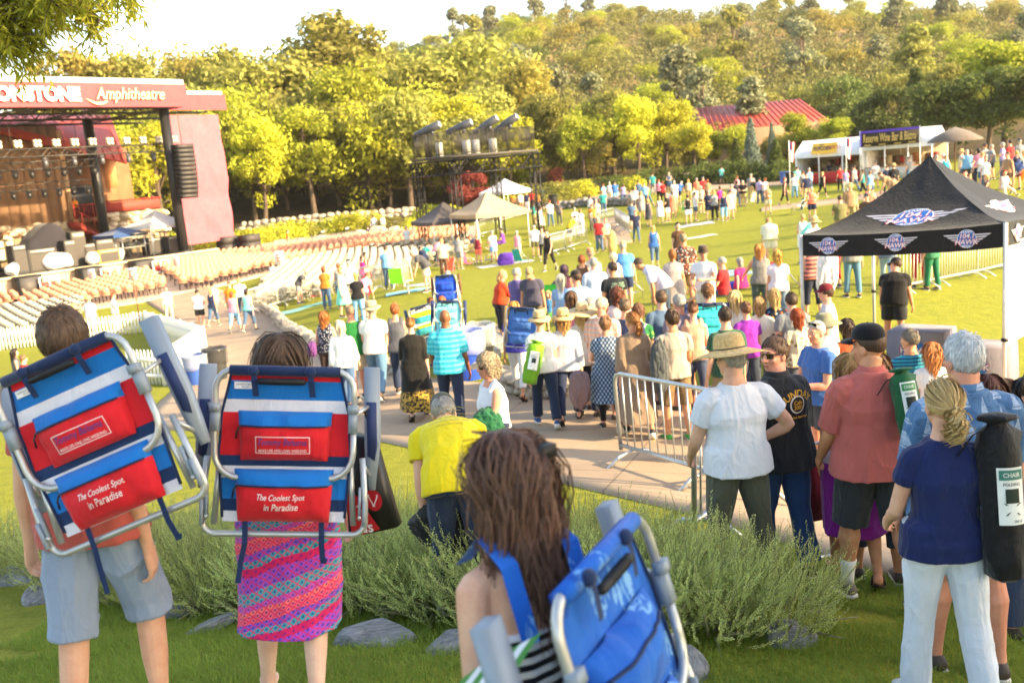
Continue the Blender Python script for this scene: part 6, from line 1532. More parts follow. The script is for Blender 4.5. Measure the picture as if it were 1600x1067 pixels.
# ------------------------------------------------------------------ food booths
def booths():
 def booth(p0, p1, dep, he, hr, label, skirt=None):
  a, b = np.asarray(p0, float), np.asarray(p1, float); L = np.linalg.norm((b - a)[:2]); an = math.atan2(b[1] - a[1], b[0] - a[0]); z = gz(*a[:2]); r = empty('food_booth', (a[0], a[1], z), an, label, 'booth')
  n = 13; rows = []
  for y, zz in ((-.0, he - .35), (-.0, he), (dep * .5, hr), (dep, he), (dep, he - .35)):
   rows.append([(x, y, zz - (.05 * abs(math.sin(x * 2.2)) if zz == he else 0)) for x in np.linspace(-.15, L + .15, n)])
  MB().grid(np.array(rows)).obj('canopy', cloth('#e4e6e8', .25, .6), r, True)
  for x in (-.13, L + .13): MB().add([(x, 0, he), (x, dep, he), (x, dep / 2, hr)], [(0, 1, 2)]).obj('gable', cloth('#e4e6e8', .25, .6), r)
  for x in np.linspace(0, L, 4):
   for y in (0, dep): MB().tube([(x, y, 0), (x, y, he)], .05, 6).obj('pole', WHITE, r)
  MB().box((L / 2, dep - .02, he / 2), (L, .03, he)).obj('rear_wall', cloth('#b8a890', .2), r); MB().box((.02, dep / 2, he / 2), (.03, dep, he)).obj('side_wall', cloth('#dcdcde', .2), r)
  MB().box((L / 2, .45, .95), (L - .3, .7, .06)).obj('counter_top', plain('#a8764a', .6), r); MB().box((L / 2, .12, .5), (L - .3, .04, .85)).obj('counter_skirt', cloth(skirt or '#c8c4bc', .3), r)
  rs = np.random.RandomState(int(L * 10))
  for i in range(9): MB().box((.6 + i * (L - 1.2) / 8, dep - .5, 1.2 + rs.rand() * .5), (rs.uniform(.3, .7), .4, rs.uniform(.3, .7))).obj('goods', plain(['#8a5a34', '#c8b48a', '#5a4430', '#a03a30', '#d8d4cc'][i % 5], .7), r)
  return r, L
 a, b = G(1245, 291), G(1340, 284); dirv = (b - a) / np.linalg.norm((b - a)[:2]); r1, L1 = booth(a, a + dirv * 5.6, 3.2, 2.45, 3.4, 'white food booth with red counter skirt and yellow sign', '#b83230')
 d = Decal(flat((L1 * .42, -.06, 2.68), (1, 0, 0), (0, .45, .9)), (0, -.9, .45)); d.rect(-1.0, -.35, 1.0, .5, 0, .03); d.text('THE', -.25, .34, h=.14, mi=1, lift=.05, bold=.02); d.text('POPCORN', -.15, .05, h=.34, w=1.4, mi=1, lift=.05, bold=.03); d.text('corn', .72, .1, h=.3, mi=2, lift=.05); d.obj('sign', [plain('#e8b83a', .6), plain('#2a2e5a', .6), plain('#b85a3a', .6)], r1)
 a2 = G(1348, 284); r2, L2 = booth(a2, a2 + dirv * 5.0, 3.2, 2.6, 3.6, 'white wine booth behind the long gold lettered banner')
 bn = empty('banner', a2 + dirv * 2.15, math.atan2(dirv[1], dirv[0]), 'long black banner with gold lettering and purple border on the wine booth', 'banner')
 MB().box((0, -.35, 3.05), (4.4, .04, 1.15)).obj('panel', plain('#2c2418', .7), bn); d = Decal(flat((0, -.375, 3.05), (1, 0, 0), EZ), (0, -1, 0)); d.rect(-2.2, .42, 2.2, .57, 0, .004); d.rect(-2.2, -.57, -2.02, .57, 0, .004); d.text('Reserve Wine Bar & Bistro', 0, .02, h=.6, w=3.8, mi=1, lift=.008, bold=.012, shear=.1)
 for x in (-1.6, -.5, .6, 1.6): d.rect(x - .25, -.5, x + .25, -.44, 1, .008)
 d.obj('lettering', [plain('#5a3cc0', .6), plain('#d8b868', .5)], bn)
 for x in (-2.15, 2.15): MB().tube([(x, -.35, 0), (x, -.35, 3.65)], .04, 6).obj('pole', WHITE, bn)
 P = W(1492, 245, 62); z = gz(P[0], P[1]); u = empty('market_umbrella', (P[0], P[1], z), 0, 'grey brown market umbrella right of the wine booth', 'umbrella'); MB().tube([(0, 0, 0), (0, 0, 3.1)], .04, 8).obj('pole', WOODB, u); n = 8; q = MB(); an = np.linspace(0, 2 * math.pi, n, endpoint=False)
 q.rings([np.stack([r_ * np.cos(an), r_ * np.sin(an), np.full(n, zz)], 1) for r_, zz in ((1.75, 2.25), (1.75, 2.35), (.9, 2.85), (.05, 3.15))], caps=False); q.obj('canopy', cloth('#6a6058', .2), u)
 for a_ in an: MB().tube([(0, 0, 2.6), (1.7 * math.cos(a_), 1.7 * math.sin(a_), 2.3)], .02, 4).obj('rib', WOODB, u)
 for k, (px, py, dp) in enumerate(((1233, 240, 68), (1322, 235, 67))):
  P = W(px, py, dp); z = gz(P[0], P[1]); f = empty('flag', (P[0], P[1], z), .3, f'striped red and white flag on a pole, {"left" if k == 0 else "right"} of the first booth front', 'flag', 'flags at the booths'); hp = P[2] - z + .9; MB().tube([(0, 0, 0), (0, 0, hp)], .025, 6).obj('pole', WHITE, f)
  g = []
  for i in range(15): g.append([(.03 + .45 * j / 5 * (1 - .2 * i / 14), .06 * math.sin(j * 1.1 + i * .3), hp - .05 - i * .10 - .12 * j / 5) for j in range(6)])
  g = np.array(g); q = MB()
  for i in range(14):
   for j in range(5): q.add([g[i, j], g[i, j + 1], g[i + 1, j + 1], g[i + 1, j]], [(0, 1, 2, 3)], 2 if (i < 6 and j < 2) else j % 2)
  q.obj('cloth', [plain('#b0323a', .7), plain('#e6e2de', .7), plain('#2a3566', .7)], f)
booths()
for k, (x0, y0, x1, y1, x2, y2, x3, y3, dp, ph) in enumerate(((1100, 205, 1290, 190, 1250, 155, 1085, 168, 112, 'long winery building with red ribbed metal roof beyond the booths'), (1330, 195, 1400, 190, 1385, 172, 1335, 176, 118, 'smaller building with red metal roof beside the dark grove'))):
 a, b = W(x0, y0, dp), W(x1, y1, dp); c, d_ = W(x2, y2, dp + 9), W(x3, y3, dp + 9); z = gz(*a[:2]); r = empty('winery_building', (0, 0, 0), 0, ph, 'building'); b[2] = a[2]; d_[2] = c[2]
 wl = MB(); A_ = np.array([a, b, c + [0, 5, 0], d_ + [0, 5, 0]]); A_[:, 2] = a[2] - .1; lo = A_.copy(); lo[:, 2] = z - 2; wl.add(np.concatenate([lo, A_]), [(0, 1, 5, 4), (1, 2, 6, 5), (2, 3, 7, 6), (3, 0, 4, 7), (4, 5, 6, 7)]); wl.obj('wall', plain('#9a7a5c', .8), r)
 metal_roof([a - (b - a) * .03, b + (b - a) * .03, c, d_], 22 if k == 0 else 12, 'roof', r)
# ------------------------------------------------------------------ the crowd
STRAW = None
def mat_straw(c0='#c09a5c', c1='#e2c48c'):
 g = N('straw'); v = g.coord(); s_ = g.sep(v); r_ = g.math('SINE', g.math('MULTIPLY', s_[2], 900)); n = g.noise(v, 60, 3); g.col(g.ramp(n, [(.3, c0), (.7, c1)])); g.set(Roughness=.8); g.bump(g.math('ADD', r_, n), .5, .004); return g.m
STRAW = mat_straw(); STRAW2 = mat_straw('#b89868', '#d6bc90'); TANFELT = cloth('#c8ac80', .2)
DOWN = ((2, 8, 14, 10), (2, 8, 14, 10)); WALK = dict(legs=((16, 6), (-16, 14)), arms=((-14, 8, 14, 10), (16, 8, 22, 10))); WALK2 = dict(legs=((-17, 16), (15, 6)), arms=((15, 8, 22, 10), (-14, 8, 14, 10)))
HOLD = ((20, 10, 75, 25), (20, 10, 75, 25)); HOLDL = ((25, 10, 80, 20), (2, 8, 14, 10)); HOLDR = ((2, 8, 14, 10), (25, 10, 80, 20)); REACH = ((55, 8, 15, 5), (60, 8, 20, 5)); FOLD = ((25, 12, 95, 65), (25, 12, 95, 65))
STAND = dict(legs=((5, 3), (-5, 4)), arms=DOWN)
P = person
P(95, 488, 414, -4, 'man carrying a striped backpack chair, bare calves, pale blue linen shorts', H=1.80, b=.9, hair=('short', '#5e4a38'), top=('tee', '#b85a50'), bot=('cargo', '#8f9fb8', 1.08), legs=((-6, 8), (16, 24)), arms=((2, 14, 12, 8), (-10, 5, 20, 10)), shoes='#5a4a3c', head=(6, 4))
P(434, 520, 355, 4, 'woman in a purple patterned wrap skirt carrying a striped backpack chair', H=1.66, sex='f', skin='pale', hair=('long', '#54402f', .38), top=('tank', '#2a2430'), bot=('skirt', 'sarong', .60), legs=((6, 4), (-8, 16)), arms=((5, 6, 10, 5), (5, 12, 25, 5)), shoes=None, head=(12, 0), glasses='sun', tilt=4.5)
P(780, 690, 620, 38, 'brown haired woman with a blue backpack chair in the foreground', H=1.56, sex='f', skin='fair', hair=('wavy', '#64483a', .42), top=('halter', 'stripe_dark'), bot=('shorts', '#2c3040'), legs=((6, 4), (-6, 8)), arms=((-14, 14, 6, 0), (0, 6, 10, 0)), shoes='#3a3a3a', head=(30, 3), glasses='sun', b=.95)
P(693, 656, 220, 8, 'man in a yellow shirt and jeans bending over behind the hedge', H=1.76, lean=74, b=1.1, top=('tee', '#e6d21c'), bot=('pants', '#27344e'), hair=('short', 'grey'), hat=('cap', '#4c5244'), legs=((12, 8), (2, 6)), arms=((50, 10, 25, 10), (62, 10, 20, 10)))
P(760, 556, 203, 112, 'woman in white top and sunglasses holding a green jacket on the path', H=1.64, sex='f', b=1.15, skin='red', hair=('curly', '#9a8a72', .16), top=('tank', '#e2e2ea'), bot=('capri', '#2a3048'), arms=((18, 10, 88, 35), (15, 8, 70, 40)), glasses='sun', legs=((10, 5), (-10, 10)))
P(1140, 528, 232, 10, 'man in wide straw hat, white tee and olive trousers beside the barrier', H=1.78, b=1.12, skin='fair', top=('tee', '#dfe4ee'), bot=('pants', '#56584a'), hair=('short', 'grey'), hat=('widestraw', STRAW, -6), arms=((14, 14, 40, 25), (-4, 40, 92, 50)), legs=((4, 3, 7), (-3, 4, 7)), head=(28, 4), shoes='#4a4238')
P(1208, 517, 217, 14, 'man in black printed shirt and sunglasses looking back over his shoulder', H=1.80, b=1.22, belly=.15, skin='red', top=('camp', '#26282c'), bot=('pants', '#345080'), hair=('short', '#5e4634', .02), head=(104, 2), twist=16, glasses='sun', legs=((5, 4), (-6, 6)), shoes='#4e3a2c', arms=((10, 12, 40, 30), (4, 10, 30, 20)))
P(1356, 516, 240, 3, 'man in salmon shirt, charcoal shorts and black cap with green chair bag', H=1.85, b=1.22, skin='tan', top=('camp', '#b8625a'), bot=('cargo', '#33363a'), hair=('buzz', 'brown'), hat=('cap', '#15161a'), head=(34, 4), legs=((6, 4, 6), (-12, 12, 5)), arms=((12, 12, 34, 20), (26, 10, 90, 30)), shoes='#6a6258', socks=True)
P(1472, 594, 338, -2, 'blond woman in navy top and white trousers with black chair bag', H=1.63, sex='f', b=1.06, skin='fair', top=('fit', '#1c2858'), bot=('pants', '#d6dde8'), hair=('tail', '#c8aa72', .14, 1), arms=((8, 14, 55, 20), (4, 14, 20, 10)), legs=((5, 4), (-8, 10)), shoes='#c8c8c8')
P(1505, 447, 250, -3, 'silver haired tall man in blue sailing print shirt', H=1.90, b=1.24, skin='red', top=('camp', 'boats'), bot=('shorts', '#6a6a5c'), hair=('short', 'silver', .035), arms=((6, 10, 20, 10), (4, 12, 15, 10)), head=(14, 0))
P(1274, 486, 176, 106, 'grey bearded man in blue tee with sunglasses on his head', H=1.82, b=1.15, skin='red', top=('tee', '#3d64a4'), bot=('shorts', '#3c3e44'), hair=('rim', 'grey'), arms=((14, 10, 85, 30), (18, 10, 80, 30)), shoes='sandal', glasses='up', head=(10, 2))
P(1327, 540, 222, -12, 'woman in purple skirt standing behind the salmon shirted man', H=1.66, sex='f', skin='tan', top=('tank', '#c8b0c0'), bot=('skirt', '#84208a', .62), hair=('wavy', '#a08050', .3), shoes='sandal', arms=((4, 8, 30, 10), (4, 8, 30, 10)), legs=((8, 6), (-10, 14)))
P(1362, 456, 176, -6, 'woman with long wavy brown hair in royal blue tee', H=1.72, sex='f', b=1.1, skin='tan', top=('tee', '#2a56b4'), bot=('capri', '#404858'), hair=('wavy', '#8a6238', .34))
P(1421, 470, 168, 4, 'short haired man in teal striped polo shirt', H=1.74, skin='tan', top=('tee', 'stripe_teal'), bot=('shorts', '#7a7466'), hair=('short', '#6e6658', .03), head=(35, 0))
P(1541, 474, 190, 20, 'woman with dark auburn hair half hidden behind the silver haired man', H=1.66, sex='f', top=('tee', '#5a4a50'), bot=('capri', '#303848'), hair=('wavy', '#5c3222', .3))
P(1568, 478, 182, -25, 'woman with windblown light brown hair near the tent pole', H=1.64, sex='f', top=('tee', '#c8b8b0'), bot=('capri', '#404858'), hair=('wavy', '#a4764a', .34))
P(1604, 486, 186, 35, 'woman in black polka dot blouse at the right edge', H=1.68, sex='f', b=1.15, top=('blouse', 'dots'), bot=('pants', '#2c3040'), hair=('wavy', 'dark', .25))
P(1622, 520, 260, 0, 'person in blue tee at the right edge with folded chair', H=1.72, top=('tee', '#4a6ea8'), bot=('pants', '#44506a'), hair=('short', 'brown'))
P(1209, 452, 128, -8, 'wavy blond woman in dark flower print shirt with turquoise bag', H=1.70, sex='f', b=1.2, skin='red', top=('tee', 'floral_dark'), bot=('capri', '#3a4050'), hair=('bob', '#c0a068', .18))
P(1165, 473, 112, 8, 'short haired woman in bright purple shirt in the queue', H=1.60, sex='f', top=('tee', '#8a2ea0'), bot=('capri', '#404858'), hair=('short', '#6a4a32'))
P(1288, 456, 152, 60, 'person in olive sun hat and white top in the queue', H=1.70, sex='f', b=1.1, top=('long', '#d8d8d4'), bot=('pants', '#5a5a52'), hair=('short', 'grey'), hat=('bucket', '#86846a', -8))
P(1290, 446, 128, 70, 'person in maroon cap behind the olive sun hat', H=1.78, top=('tee', '#c8c8c8'), bot=('shorts', '#5a5a52'), hair=('short', 'brown'), hat=('cap', '#6a1c2c'))
P(1245, 484, 138, 10, 'auburn woman in orange flower top behind the turquoise bag', H=1.60, sex='f', top=('tee', 'floral_cream'), bot=('capri', '#48505c'), hair=('bob', 'red', .16))
P(1147, 456, 98, 5, 'long haired blond woman in white top beside the teal chair', H=1.62, sex='f', top=('tee', '#e0dcd4'), bot=('pants', '#4c5a78'), hair=('long', '#d0b078', .36))
P(1105, 446, 98, 6, 'curly brown haired person carrying the teal backpack chair', H=1.72, top=('tee', '#4a4e58'), bot=('shorts', '#6a6a60'), hair=('curly', '#7a5638', .1))
P(1060, 462, 92, 12, 'grey haired man in mauve tee left of the teal chair', H=1.74, skin='red', top=('tee', '#8a8294'), bot=('shorts', '#6a6458'), hair=('short', 'grey', .03), head=(20, 0))
P(1049, 486, 150, 6, 'boy in grey tee with dark jacket over one shoulder by the barrier', H=1.74, b=.9, skin='tan', top=('tee', '#a89e90'), bot=('cargo', '#7a6244'), hair=('short', '#4a3626', .05), shoes='#3c9a3c', head=(18, 0), arms=((4, 8, 20, 10), (4, 8, 40, 20)))
P(986, 490, 134, 2, 'woman with curly ponytail wrapped in a long brown cardigan', H=1.68, sex='f', skin='tan', top=('robe', '#8a7460'), bot=('shorts', '#4a3c40'), hair=('tail', '#9a6838', .2, 1), shoes='#2c2c30', head=(30, 4), **WALK)
P(945, 496, 132, -8, 'woman in blue printed cold shoulder dress and black leggings', H=1.63, sex='f', b=1.28, skin='red', top=('dress', 'navyprint'), bot=('leggings', '#1c1c20'), hair=('short', '#8a6444', .06), shoes='#3a3430', legs=((14, 6), (-20, 32)), arms=((20, 14, 85, 10), (4, 10, 20, 10)))
P(879, 488, 103, -4, 'woman in straw hat and grey peasant blouse with navy trousers', H=1.64, sex='f', b=1.15, top=('blouse', '#b4b8c2'), bot=('pants', '#26304c'), hair=('wavy', '#b88a50', .24), hat=('straw', STRAW, 6), shoes='sandal', **WALK2)
P(842, 491, 101, 0, 'woman in straw hat and white top carrying a green chair bag', H=1.66, sex='f', b=1.12, top=('tee', '#e4e2dc'), bot=('pants', '#222e46'), hair=('short', '#a07a4c'), hat=('straw', STRAW2, 4), shoes='#2a4c80', **WALK)
P(909, 478, 94, -14, 'long haired woman in broad tan hat and white cardigan', H=1.68, sex='f', top=('blouse', '#dcdcd8'), bot=('pants', '#30384c'), hair=('long', '#d0b070', .34), hat=('widestraw', TANFELT, 8))
P(803, 473, 86, -18, 'blond woman in purple tee and white trousers carrying a blue chair', H=1.63, sex='f', skin='tan', top=('tee', '#3a3aa0'), bot=('capri', '#e0dcd8', 1.75), hair=('bob', '#c08a44', .16), shoes='sandal', **WALK)
P(941, 466, 96, -28, 'balding man in pink plaid shirt among the hats', H=1.80, b=1.1, skin='red', top=('camp', 'plaid_pink'), bot=('shorts', '#8a7c64'), hair=('rim', '#b8a890'), head=(-30, 10))
P(963, 451, 91, -6, 'woman with thick curly brown hair in pale pink lace top', H=1.66, sex='f', top=('tee', '#e0c4c0'), bot=('capri', '#5a5a68'), hair=('curly', '#6a3c28', .3))
P(921, 466, 86, 0, 'grey haired man between the broad tan hat and curly woman', H=1.74, top=('tee', '#b8c0c8'), bot=('shorts', '#6a6458'), hair=('short', 'grey', .03))
P(997, 478, 100, -10, 'short curly haired woman in green leaf print shirt', H=1.62, sex='f', top=('tee', 'floral_green'), bot=('capri', '#485060'), hair=('curly', '#6a4a34', .08))
P(580, 474, 88, -14, 'man in tan hat, white tee and jeans walking down the path', H=1.80, b=1.15, top=('tee', '#e8e6e2'), bot=('pants', '#5a7c9a'), hair=('short', 'grey'), hat=('straw', TANFELT, 4), shoes='#6a5238', legs=((14, 4, 6), (-20, 18, 6)), arms=((2, 10, 12, 5), (6, 10, 20, 5)))
P(640, 498, 93, 6, 'woman in black dress with gold print hem on the path', H=1.64, sex='f', b=1.15, skin='pale', top=('maxi', 'blackgold'), bot=None, hair=('bun', '#9a6a3c'), shoes='sandal', **WALK2)
P(694, 485, 96, -6, 'bald man in turquoise checked shirt and dark jeans on the path', H=1.80, b=1.08, skin='brown', top=('camp', 'plaid_turq'), bot=('pants', '#27304a'), hair=None, shoes='sandal', head=(14, 0), legs=((10, 4, 5), (-14, 12, 4)), arms=((6, 12, 35, 15), (4, 10, 18, 10)))
P(616, 476, 82, -4, 'auburn short haired woman in grey vest behind the white tee man', H=1.70, sex='f', top=('tank', '#5a5c64'), bot=('pants', '#33405c'), hair=('short', '#a05c30', .06), **WALK)
P(546, 479, 78, 22, 'man in dark green polo and khaki shorts', H=1.78, b=1.1, skin='red', top=('tee', '#1f6a34'), bot=('shorts', '#d2c4ac'), hair=('buzz', '#8a7058'), **WALK2)
P(531, 502, 84, -6, 'white haired woman in loose white shirt and jeans', H=1.58, sex='f', b=1.15, top=('blouse', '#e8e6e4'), bot=('pants', '#4a6488'), hair=('bob', '#d8cfb8', .14), **WALK)
P(505, 488, 84, -8, 'auburn woman in navy spotted sleeveless top and brown trousers', H=1.66, sex='f', b=1.08, top=('tank', 'floral_navy'), bot=('pants', '#3c2e2a'), hair=('wavy', '#b06a34', .26), arms=((10, 14, 40, 10), (10, 12, 60, 10)))
P(672, 466, 70, 4, 'child carrying a striped yellow backpack chair', H=1.52, sex='f', top=('tee', '#c8c8c8'), bot=('shorts', '#7a86a0'), hair=('bun', '#7a5030'))
P(690, 464, 70, -4, 'person with auburn hair carrying an aqua backpack chair', H=1.56, sex='f', top=('tee', '#a8c8d0'), bot=('shorts', '#8a94b0'), hair=('bob', '#a8602c', .12), shoes='#d8d8d8')
P(699, 424, 62, -4, 'grey haired person carrying a royal blue backpack chair on the lawn', H=1.72, skin='red', top=('tee', '#c4ccd8'), bot=('shorts', '#c8ccd4'), hair=('rim', 'grey'))
P(787, 424, 63, -62, 'woman in red quilted jacket and black trousers by the lawn edge', H=1.70, sex='f', b=1.3, skin='red', top=('fitlong', '#c8401c'), bot=('capri', '#26222a'), hair=('tail', '#c09a70', .2), lean=14, arms=((35, 8, 25, 10), (40, 8, 20, 10)))
P(808, 420, 60, -40, 'grey haired man in lavender shirt behind the red jacket', H=1.76, top=('camp', '#5c5288'), bot=('shorts', '#6a665c'), hair=('short', 'grey', .03), head=(-30, 8), arms=HOLD)
P(826, 422, 63, 168, 'man in tan cap and dark grey tee looking down', H=1.80, b=1.15, skin='tan', top=('tee', '#4c4a5c'), bot=('shorts', '#6e6658'), hair=('short', 'brown'), hat=('cap', '#a89468'), head=(0, 32), lean=10)
P(881, 415, 56, -20, 'woman with purple tinted dark hair holding a dark bag', H=1.66, sex='f', skin='tan', top=('tank', '#5a3044'), bot=('capri', '#3a3848'), hair=('long', 'purple', .3))
P(876, 434, 62, -10, 'long grey haired woman with a straw hat hanging on her back', H=1.66, sex='f', top=('tee', '#8aa4c8'), bot=('capri', '#404a60'), hair=('long', '#b8b0a4', .34))
P(899, 425, 74, 14, 'man in black cap and light blue tee before the striped shirt', H=1.80, b=1.15, skin='red', top=('tee', '#8ab0d8'), bot=('shorts', '#5a5648'), hair=('short', 'brown'), hat=('cap', '#2e2a28'), head=(30, 6))
P(927, 404, 72, 6, 'grey haired man in white and blue striped shirt', H=1.78, b=1.1, top=('camp', 'stripe_blue'), bot=('shorts', '#45506a'), hair=('short', 'grey', .03))
P(956, 411, 76, 12, 'man in dark tee with pale green print on the back', H=1.78, skin='tan', top=('tee', '#22282e'), bot=('pants', '#3a4a64'), hair=('short', '#3a2e26'), head=(25, 5))
P(908, 400, 57, 0, 'auburn woman in brown sleeveless dress on the lawn', H=1.66, sex='f', b=1.1, top=('sundress', '#5a4234'), bot=None, hair=('bob', '#8a4a28', .14))
P(922, 391, 54, 10, 'man in pinkish straw fedora and grey shirt', H=1.76, top=('tee', '#8a929c'), bot=('shorts', '#8a8270'), hair=('short', 'grey'), hat=('fedora', cloth('#c88a68', .2)))
P(958, 396, 60, -20, 'curly white blond woman in pink flowered top', H=1.62, sex='f', b=1.1, top=('tank', 'floral_pink'), bot=('capri', '#5a6078'), hair=('curly', '#d8c8a0', .1))
P(973, 379, 52, -12, 'man in sky blue tee, tan cap and navy shorts', H=1.78, b=1.12, top=('tee', '#5a9ad8'), bot=('shorts', '#222c4c'), hair=('short', 'grey'), hat=('cap', '#c0a878'))
P(993, 406, 66, 76, 'man in pale checked shirt bending to the left', H=1.80, skin='tan', top=('camp', 'check_lav'), bot=('pants', '#3c4a60'), hair=('short', '#4a3c32'), lean=58, arms=((45, 8, 12, 5), (52, 8, 12, 5)), head=(0, -10))
P(1050, 391, 70, -4, 'woman in grey tee dress with a brown cross strap', H=1.66, sex='f', b=1.2, skin='tan', top=('dress', '#9a9492'), bot=None, hair=('bob', '#96602e', .12), arms=((2, 12, 10, 5), (2, 12, 10, 5)))
P(1067, 367, 71, 0, 'tall man in dark flower print shirt and khaki shorts', H=1.86, b=1.2, skin='tan', top=('camp', 'floral_brown'), bot=('shorts', '#a8845a'), hair=('short', '#8a7a62', .03), arms=((4, 14, 20, 5), (4, 14, 20, 5)))
P(1098, 388, 69, 152, 'man in dark fedora and white printed tee holding a yellow chair', H=1.76, skin='red', top=('tee', '#e8e6ea'), bot=('shorts', '#e0d8d0'), hair=('short', 'grey'), hat=('fedora', cloth('#4a4038', .2)), arms=((25, 12, 80, 30), (15, 14, 60, 30)), head=(20, 4))
P(1155, 400, 72, 32, 'woman in hot pink tee sitting on a blue blanket', H=1.62, sex='f', b=1.25, top=('tee', '#e0246c'), bot=('pants', '#2448b0'), hair=('bob', 'grey', .12), sit=1, legs=((88, 6, 10), (92, 10, 4)), arms=((-30, 25, 10, 0), (30, 10, 40, 0)))
P(1186, 383, 77, -14, 'strawberry blond woman in grey tank top', H=1.66, sex='f', b=1.1, skin='red', top=('tank', '#7c7a78'), bot=('pants', '#4c5a58'), hair=('long', '#c88a48', .26), arms=((30, 30, 20, 0), (4, 10, 14, 10)))
P(1214, 391, 78, -4, 'golden blond woman in pale lilac lace top', H=1.64, sex='f', b=1.12, skin='red', top=('tee', '#ddd0dc'), bot=('pants', '#7a90a8'), hair=('wavy', '#d8a850', .24))
P(1200, 342, 54, -10, 'person in cream shirt bending away on the lawn', H=1.74, b=1.15, top=('camp', '#e0d8b8'), bot=('shorts', '#d8d0b8'), hair=('bob', '#b09058', .12), lean=50, arms=REACH)
P(1267, 375, 74, 8, 'woman in coral striped top with a shoulder bag under the tent edge', H=1.70, sex='f', b=1.22, top=('tank', 'stripe_coral'), bot=('capri', '#262c40'), hair=('short', '#a89070'))
P(1330, 352, 56, -4, 'man in jeans standing behind the black tent', H=1.80, top=('tee', '#8a8a88'), bot=('pants', '#5a8098'), hair=('short', 'brown'))
P(1300, 352, 58, 10, 'person in red trousers behind the black tent', H=1.66, sex='f', top=('tank', '#d8d0c8'), bot=('capri', '#c02030', 1.7), hair=('bob', 'brown', .12))
P(1385, 352, 56, -30, 'woman in pale jeans behind the black tent', H=1.68, sex='f', top=('tee', '#6a7a90'), bot=('pants', '#9ab4c8'), hair=('long', 'blond', .25), **WALK)
P(1455, 352, 60, 20, 'person in green trousers beyond the white barriers', H=1.70, top=('tee', '#3a7a5a'), bot=('pants', '#1f6a4c'), hair=('short', 'brown'))
P(1436, 352, 60, -20, 'person in red clothes beyond the white barriers', H=1.66, sex='f', top=('tee', '#b8242c'), bot=('capri', '#c02428'), hair=('bob', 'dark', .12))
P(1400, 406, 97, -30, 'man in black tee and black cap leaning under the tent', H=1.78, b=1.3, skin='red', top=('tee', '#18181a'), bot=('shorts', '#2a2a2e'), hair=('short', 'brown'), hat=('cap', '#222226'), lean=24, head=(60, 10), arms=((40, 12, 10, 0), (30, 12, 20, 0)))
P(856, 455, 66, 150, 'blond child sitting by a green and blue chair', H=1.25, sex='f', top=('tee', '#4a8ac0'), bot=('shorts', '#3a7a3a'), hair=('long', '#d0b070', .25), legs=((85, 85), (85, 85)))
P(22, 546, 52, -60, 'dark haired girl in grey top behind the picket fence', H=1.40, sex='f', top=('tank', '#4a4c54'), bot=('shorts', '#404858'), hair=('long', 'dark', .3))
P(36, 556, 54, -40, 'boy in red tee beside the dark haired girl', H=1.36, top=('tee', '#b82a20'), bot=('shorts', '#404858'), hair=('short', 'ltbrown'))
for hx, hy, pp, yw, lab, sx, tp, bt_, hr_ in ((1032, 456, 90, 10, 'man in slate blue tee left of the mauve tee in the queue', 'm', ('tee', '#5a7390'), ('shorts', '#7a705c'), ('short', '#5a4632')), (1082, 474, 102, -10, 'woman in peach tank top before the teal chair', 'f', ('tank', '#e0a888'), ('capri', '#46506a'), ('bun', '#6a4630')), (1132, 482, 106, 12, 'man in dark green tee right of the teal chair', 'm', ('tee', '#2c5240'), ('shorts', '#8a7c62'), ('short', '#3a2c22')),
 (1186, 466, 110, -14, 'woman in cream blouse beside the bright purple shirt', 'f', ('blouse', '#e4dcc8'), ('capri', '#3c465c'), ('bob', '#a88858', .15)), (1236, 458, 122, 6, 'man in grey cap left of the olive sun hat', 'm', ('tee', '#7c8288'), ('shorts', '#5c5648'), ('short', '#4a3a2c')), (1322, 466, 150, 4, 'woman with dark bob in rust top behind the bearded man', 'f', ('tee', '#a04e2e'), ('capri', '#40485a'), ('bob', '#3a2a22', .15)),
 (1456, 474, 172, -12, 'woman in white lace top behind the teal striped polo', 'f', ('tee', '#e6e2dc'), ('capri', '#5a6478'), ('wavy', '#c07a44', .26)), (976, 468, 96, -16, 'man in navy tee behind the brown cardigan', 'm', ('tee', '#2a3658'), ('shorts', '#82765e'), ('short', '#6a5844')), (891, 456, 84, 12, 'woman in rose tee behind the straw hats', 'f', ('tee', '#c8788a'), ('capri', '#3e485e'), ('long', '#5c4230', .3))):
 P(hx, hy, pp, yw, lab, H=1.76 if sx == 'm' else 1.64, sex=sx, top=tp, bot=bt_, hair=hr_)
flush()
# ------------------------------------------------------------------ farther people share a few bodies
PROTO = {}
def proto(key, **kw):
 r, B = person(800, 500, 34, 0, 'proto', at=(0, -30), **kw); PROTO[key] = (r, B)
base = dict(top=('tee', '#808080'), bot=('pants', '#808081'), hair=('short', '#4a3526'))
proto('mp', legs=((5, 3), (-5, 4)), arms=DOWN, **base); proto('mw', b=1.05, **WALK, **base); proto('ms', b=1.15, top=('tee', '#808080'), bot=('shorts', '#808081'), hair=('short', '#4a3526'), arms=HOLD)
proto('mb', b=1.1, top=('tee', '#808080'), bot=('shorts', '#808081'), hair=('short', '#4a3526'), lean=48, arms=REACH); proto('mh', top=('camp', '#808080'), bot=('shorts', '#808081'), hair=('short', '#4a3526'), hat=('straw', STRAW), b=1.1); proto('mc', top=('tee', '#808080'), bot=('shorts', '#808081'), hair=('short', '#4a3526'), hat=('cap', '#38404c'), b=1.1, arms=HOLDR)
proto('ma', b=1.2, top=('camp', '#808080'), bot=('shorts', '#808081'), hair=('short', '#4a3526'), arms=((2, 10, 20, 5), (88, 20, 10, 0)))
fb = dict(sex='f', H=1.65)
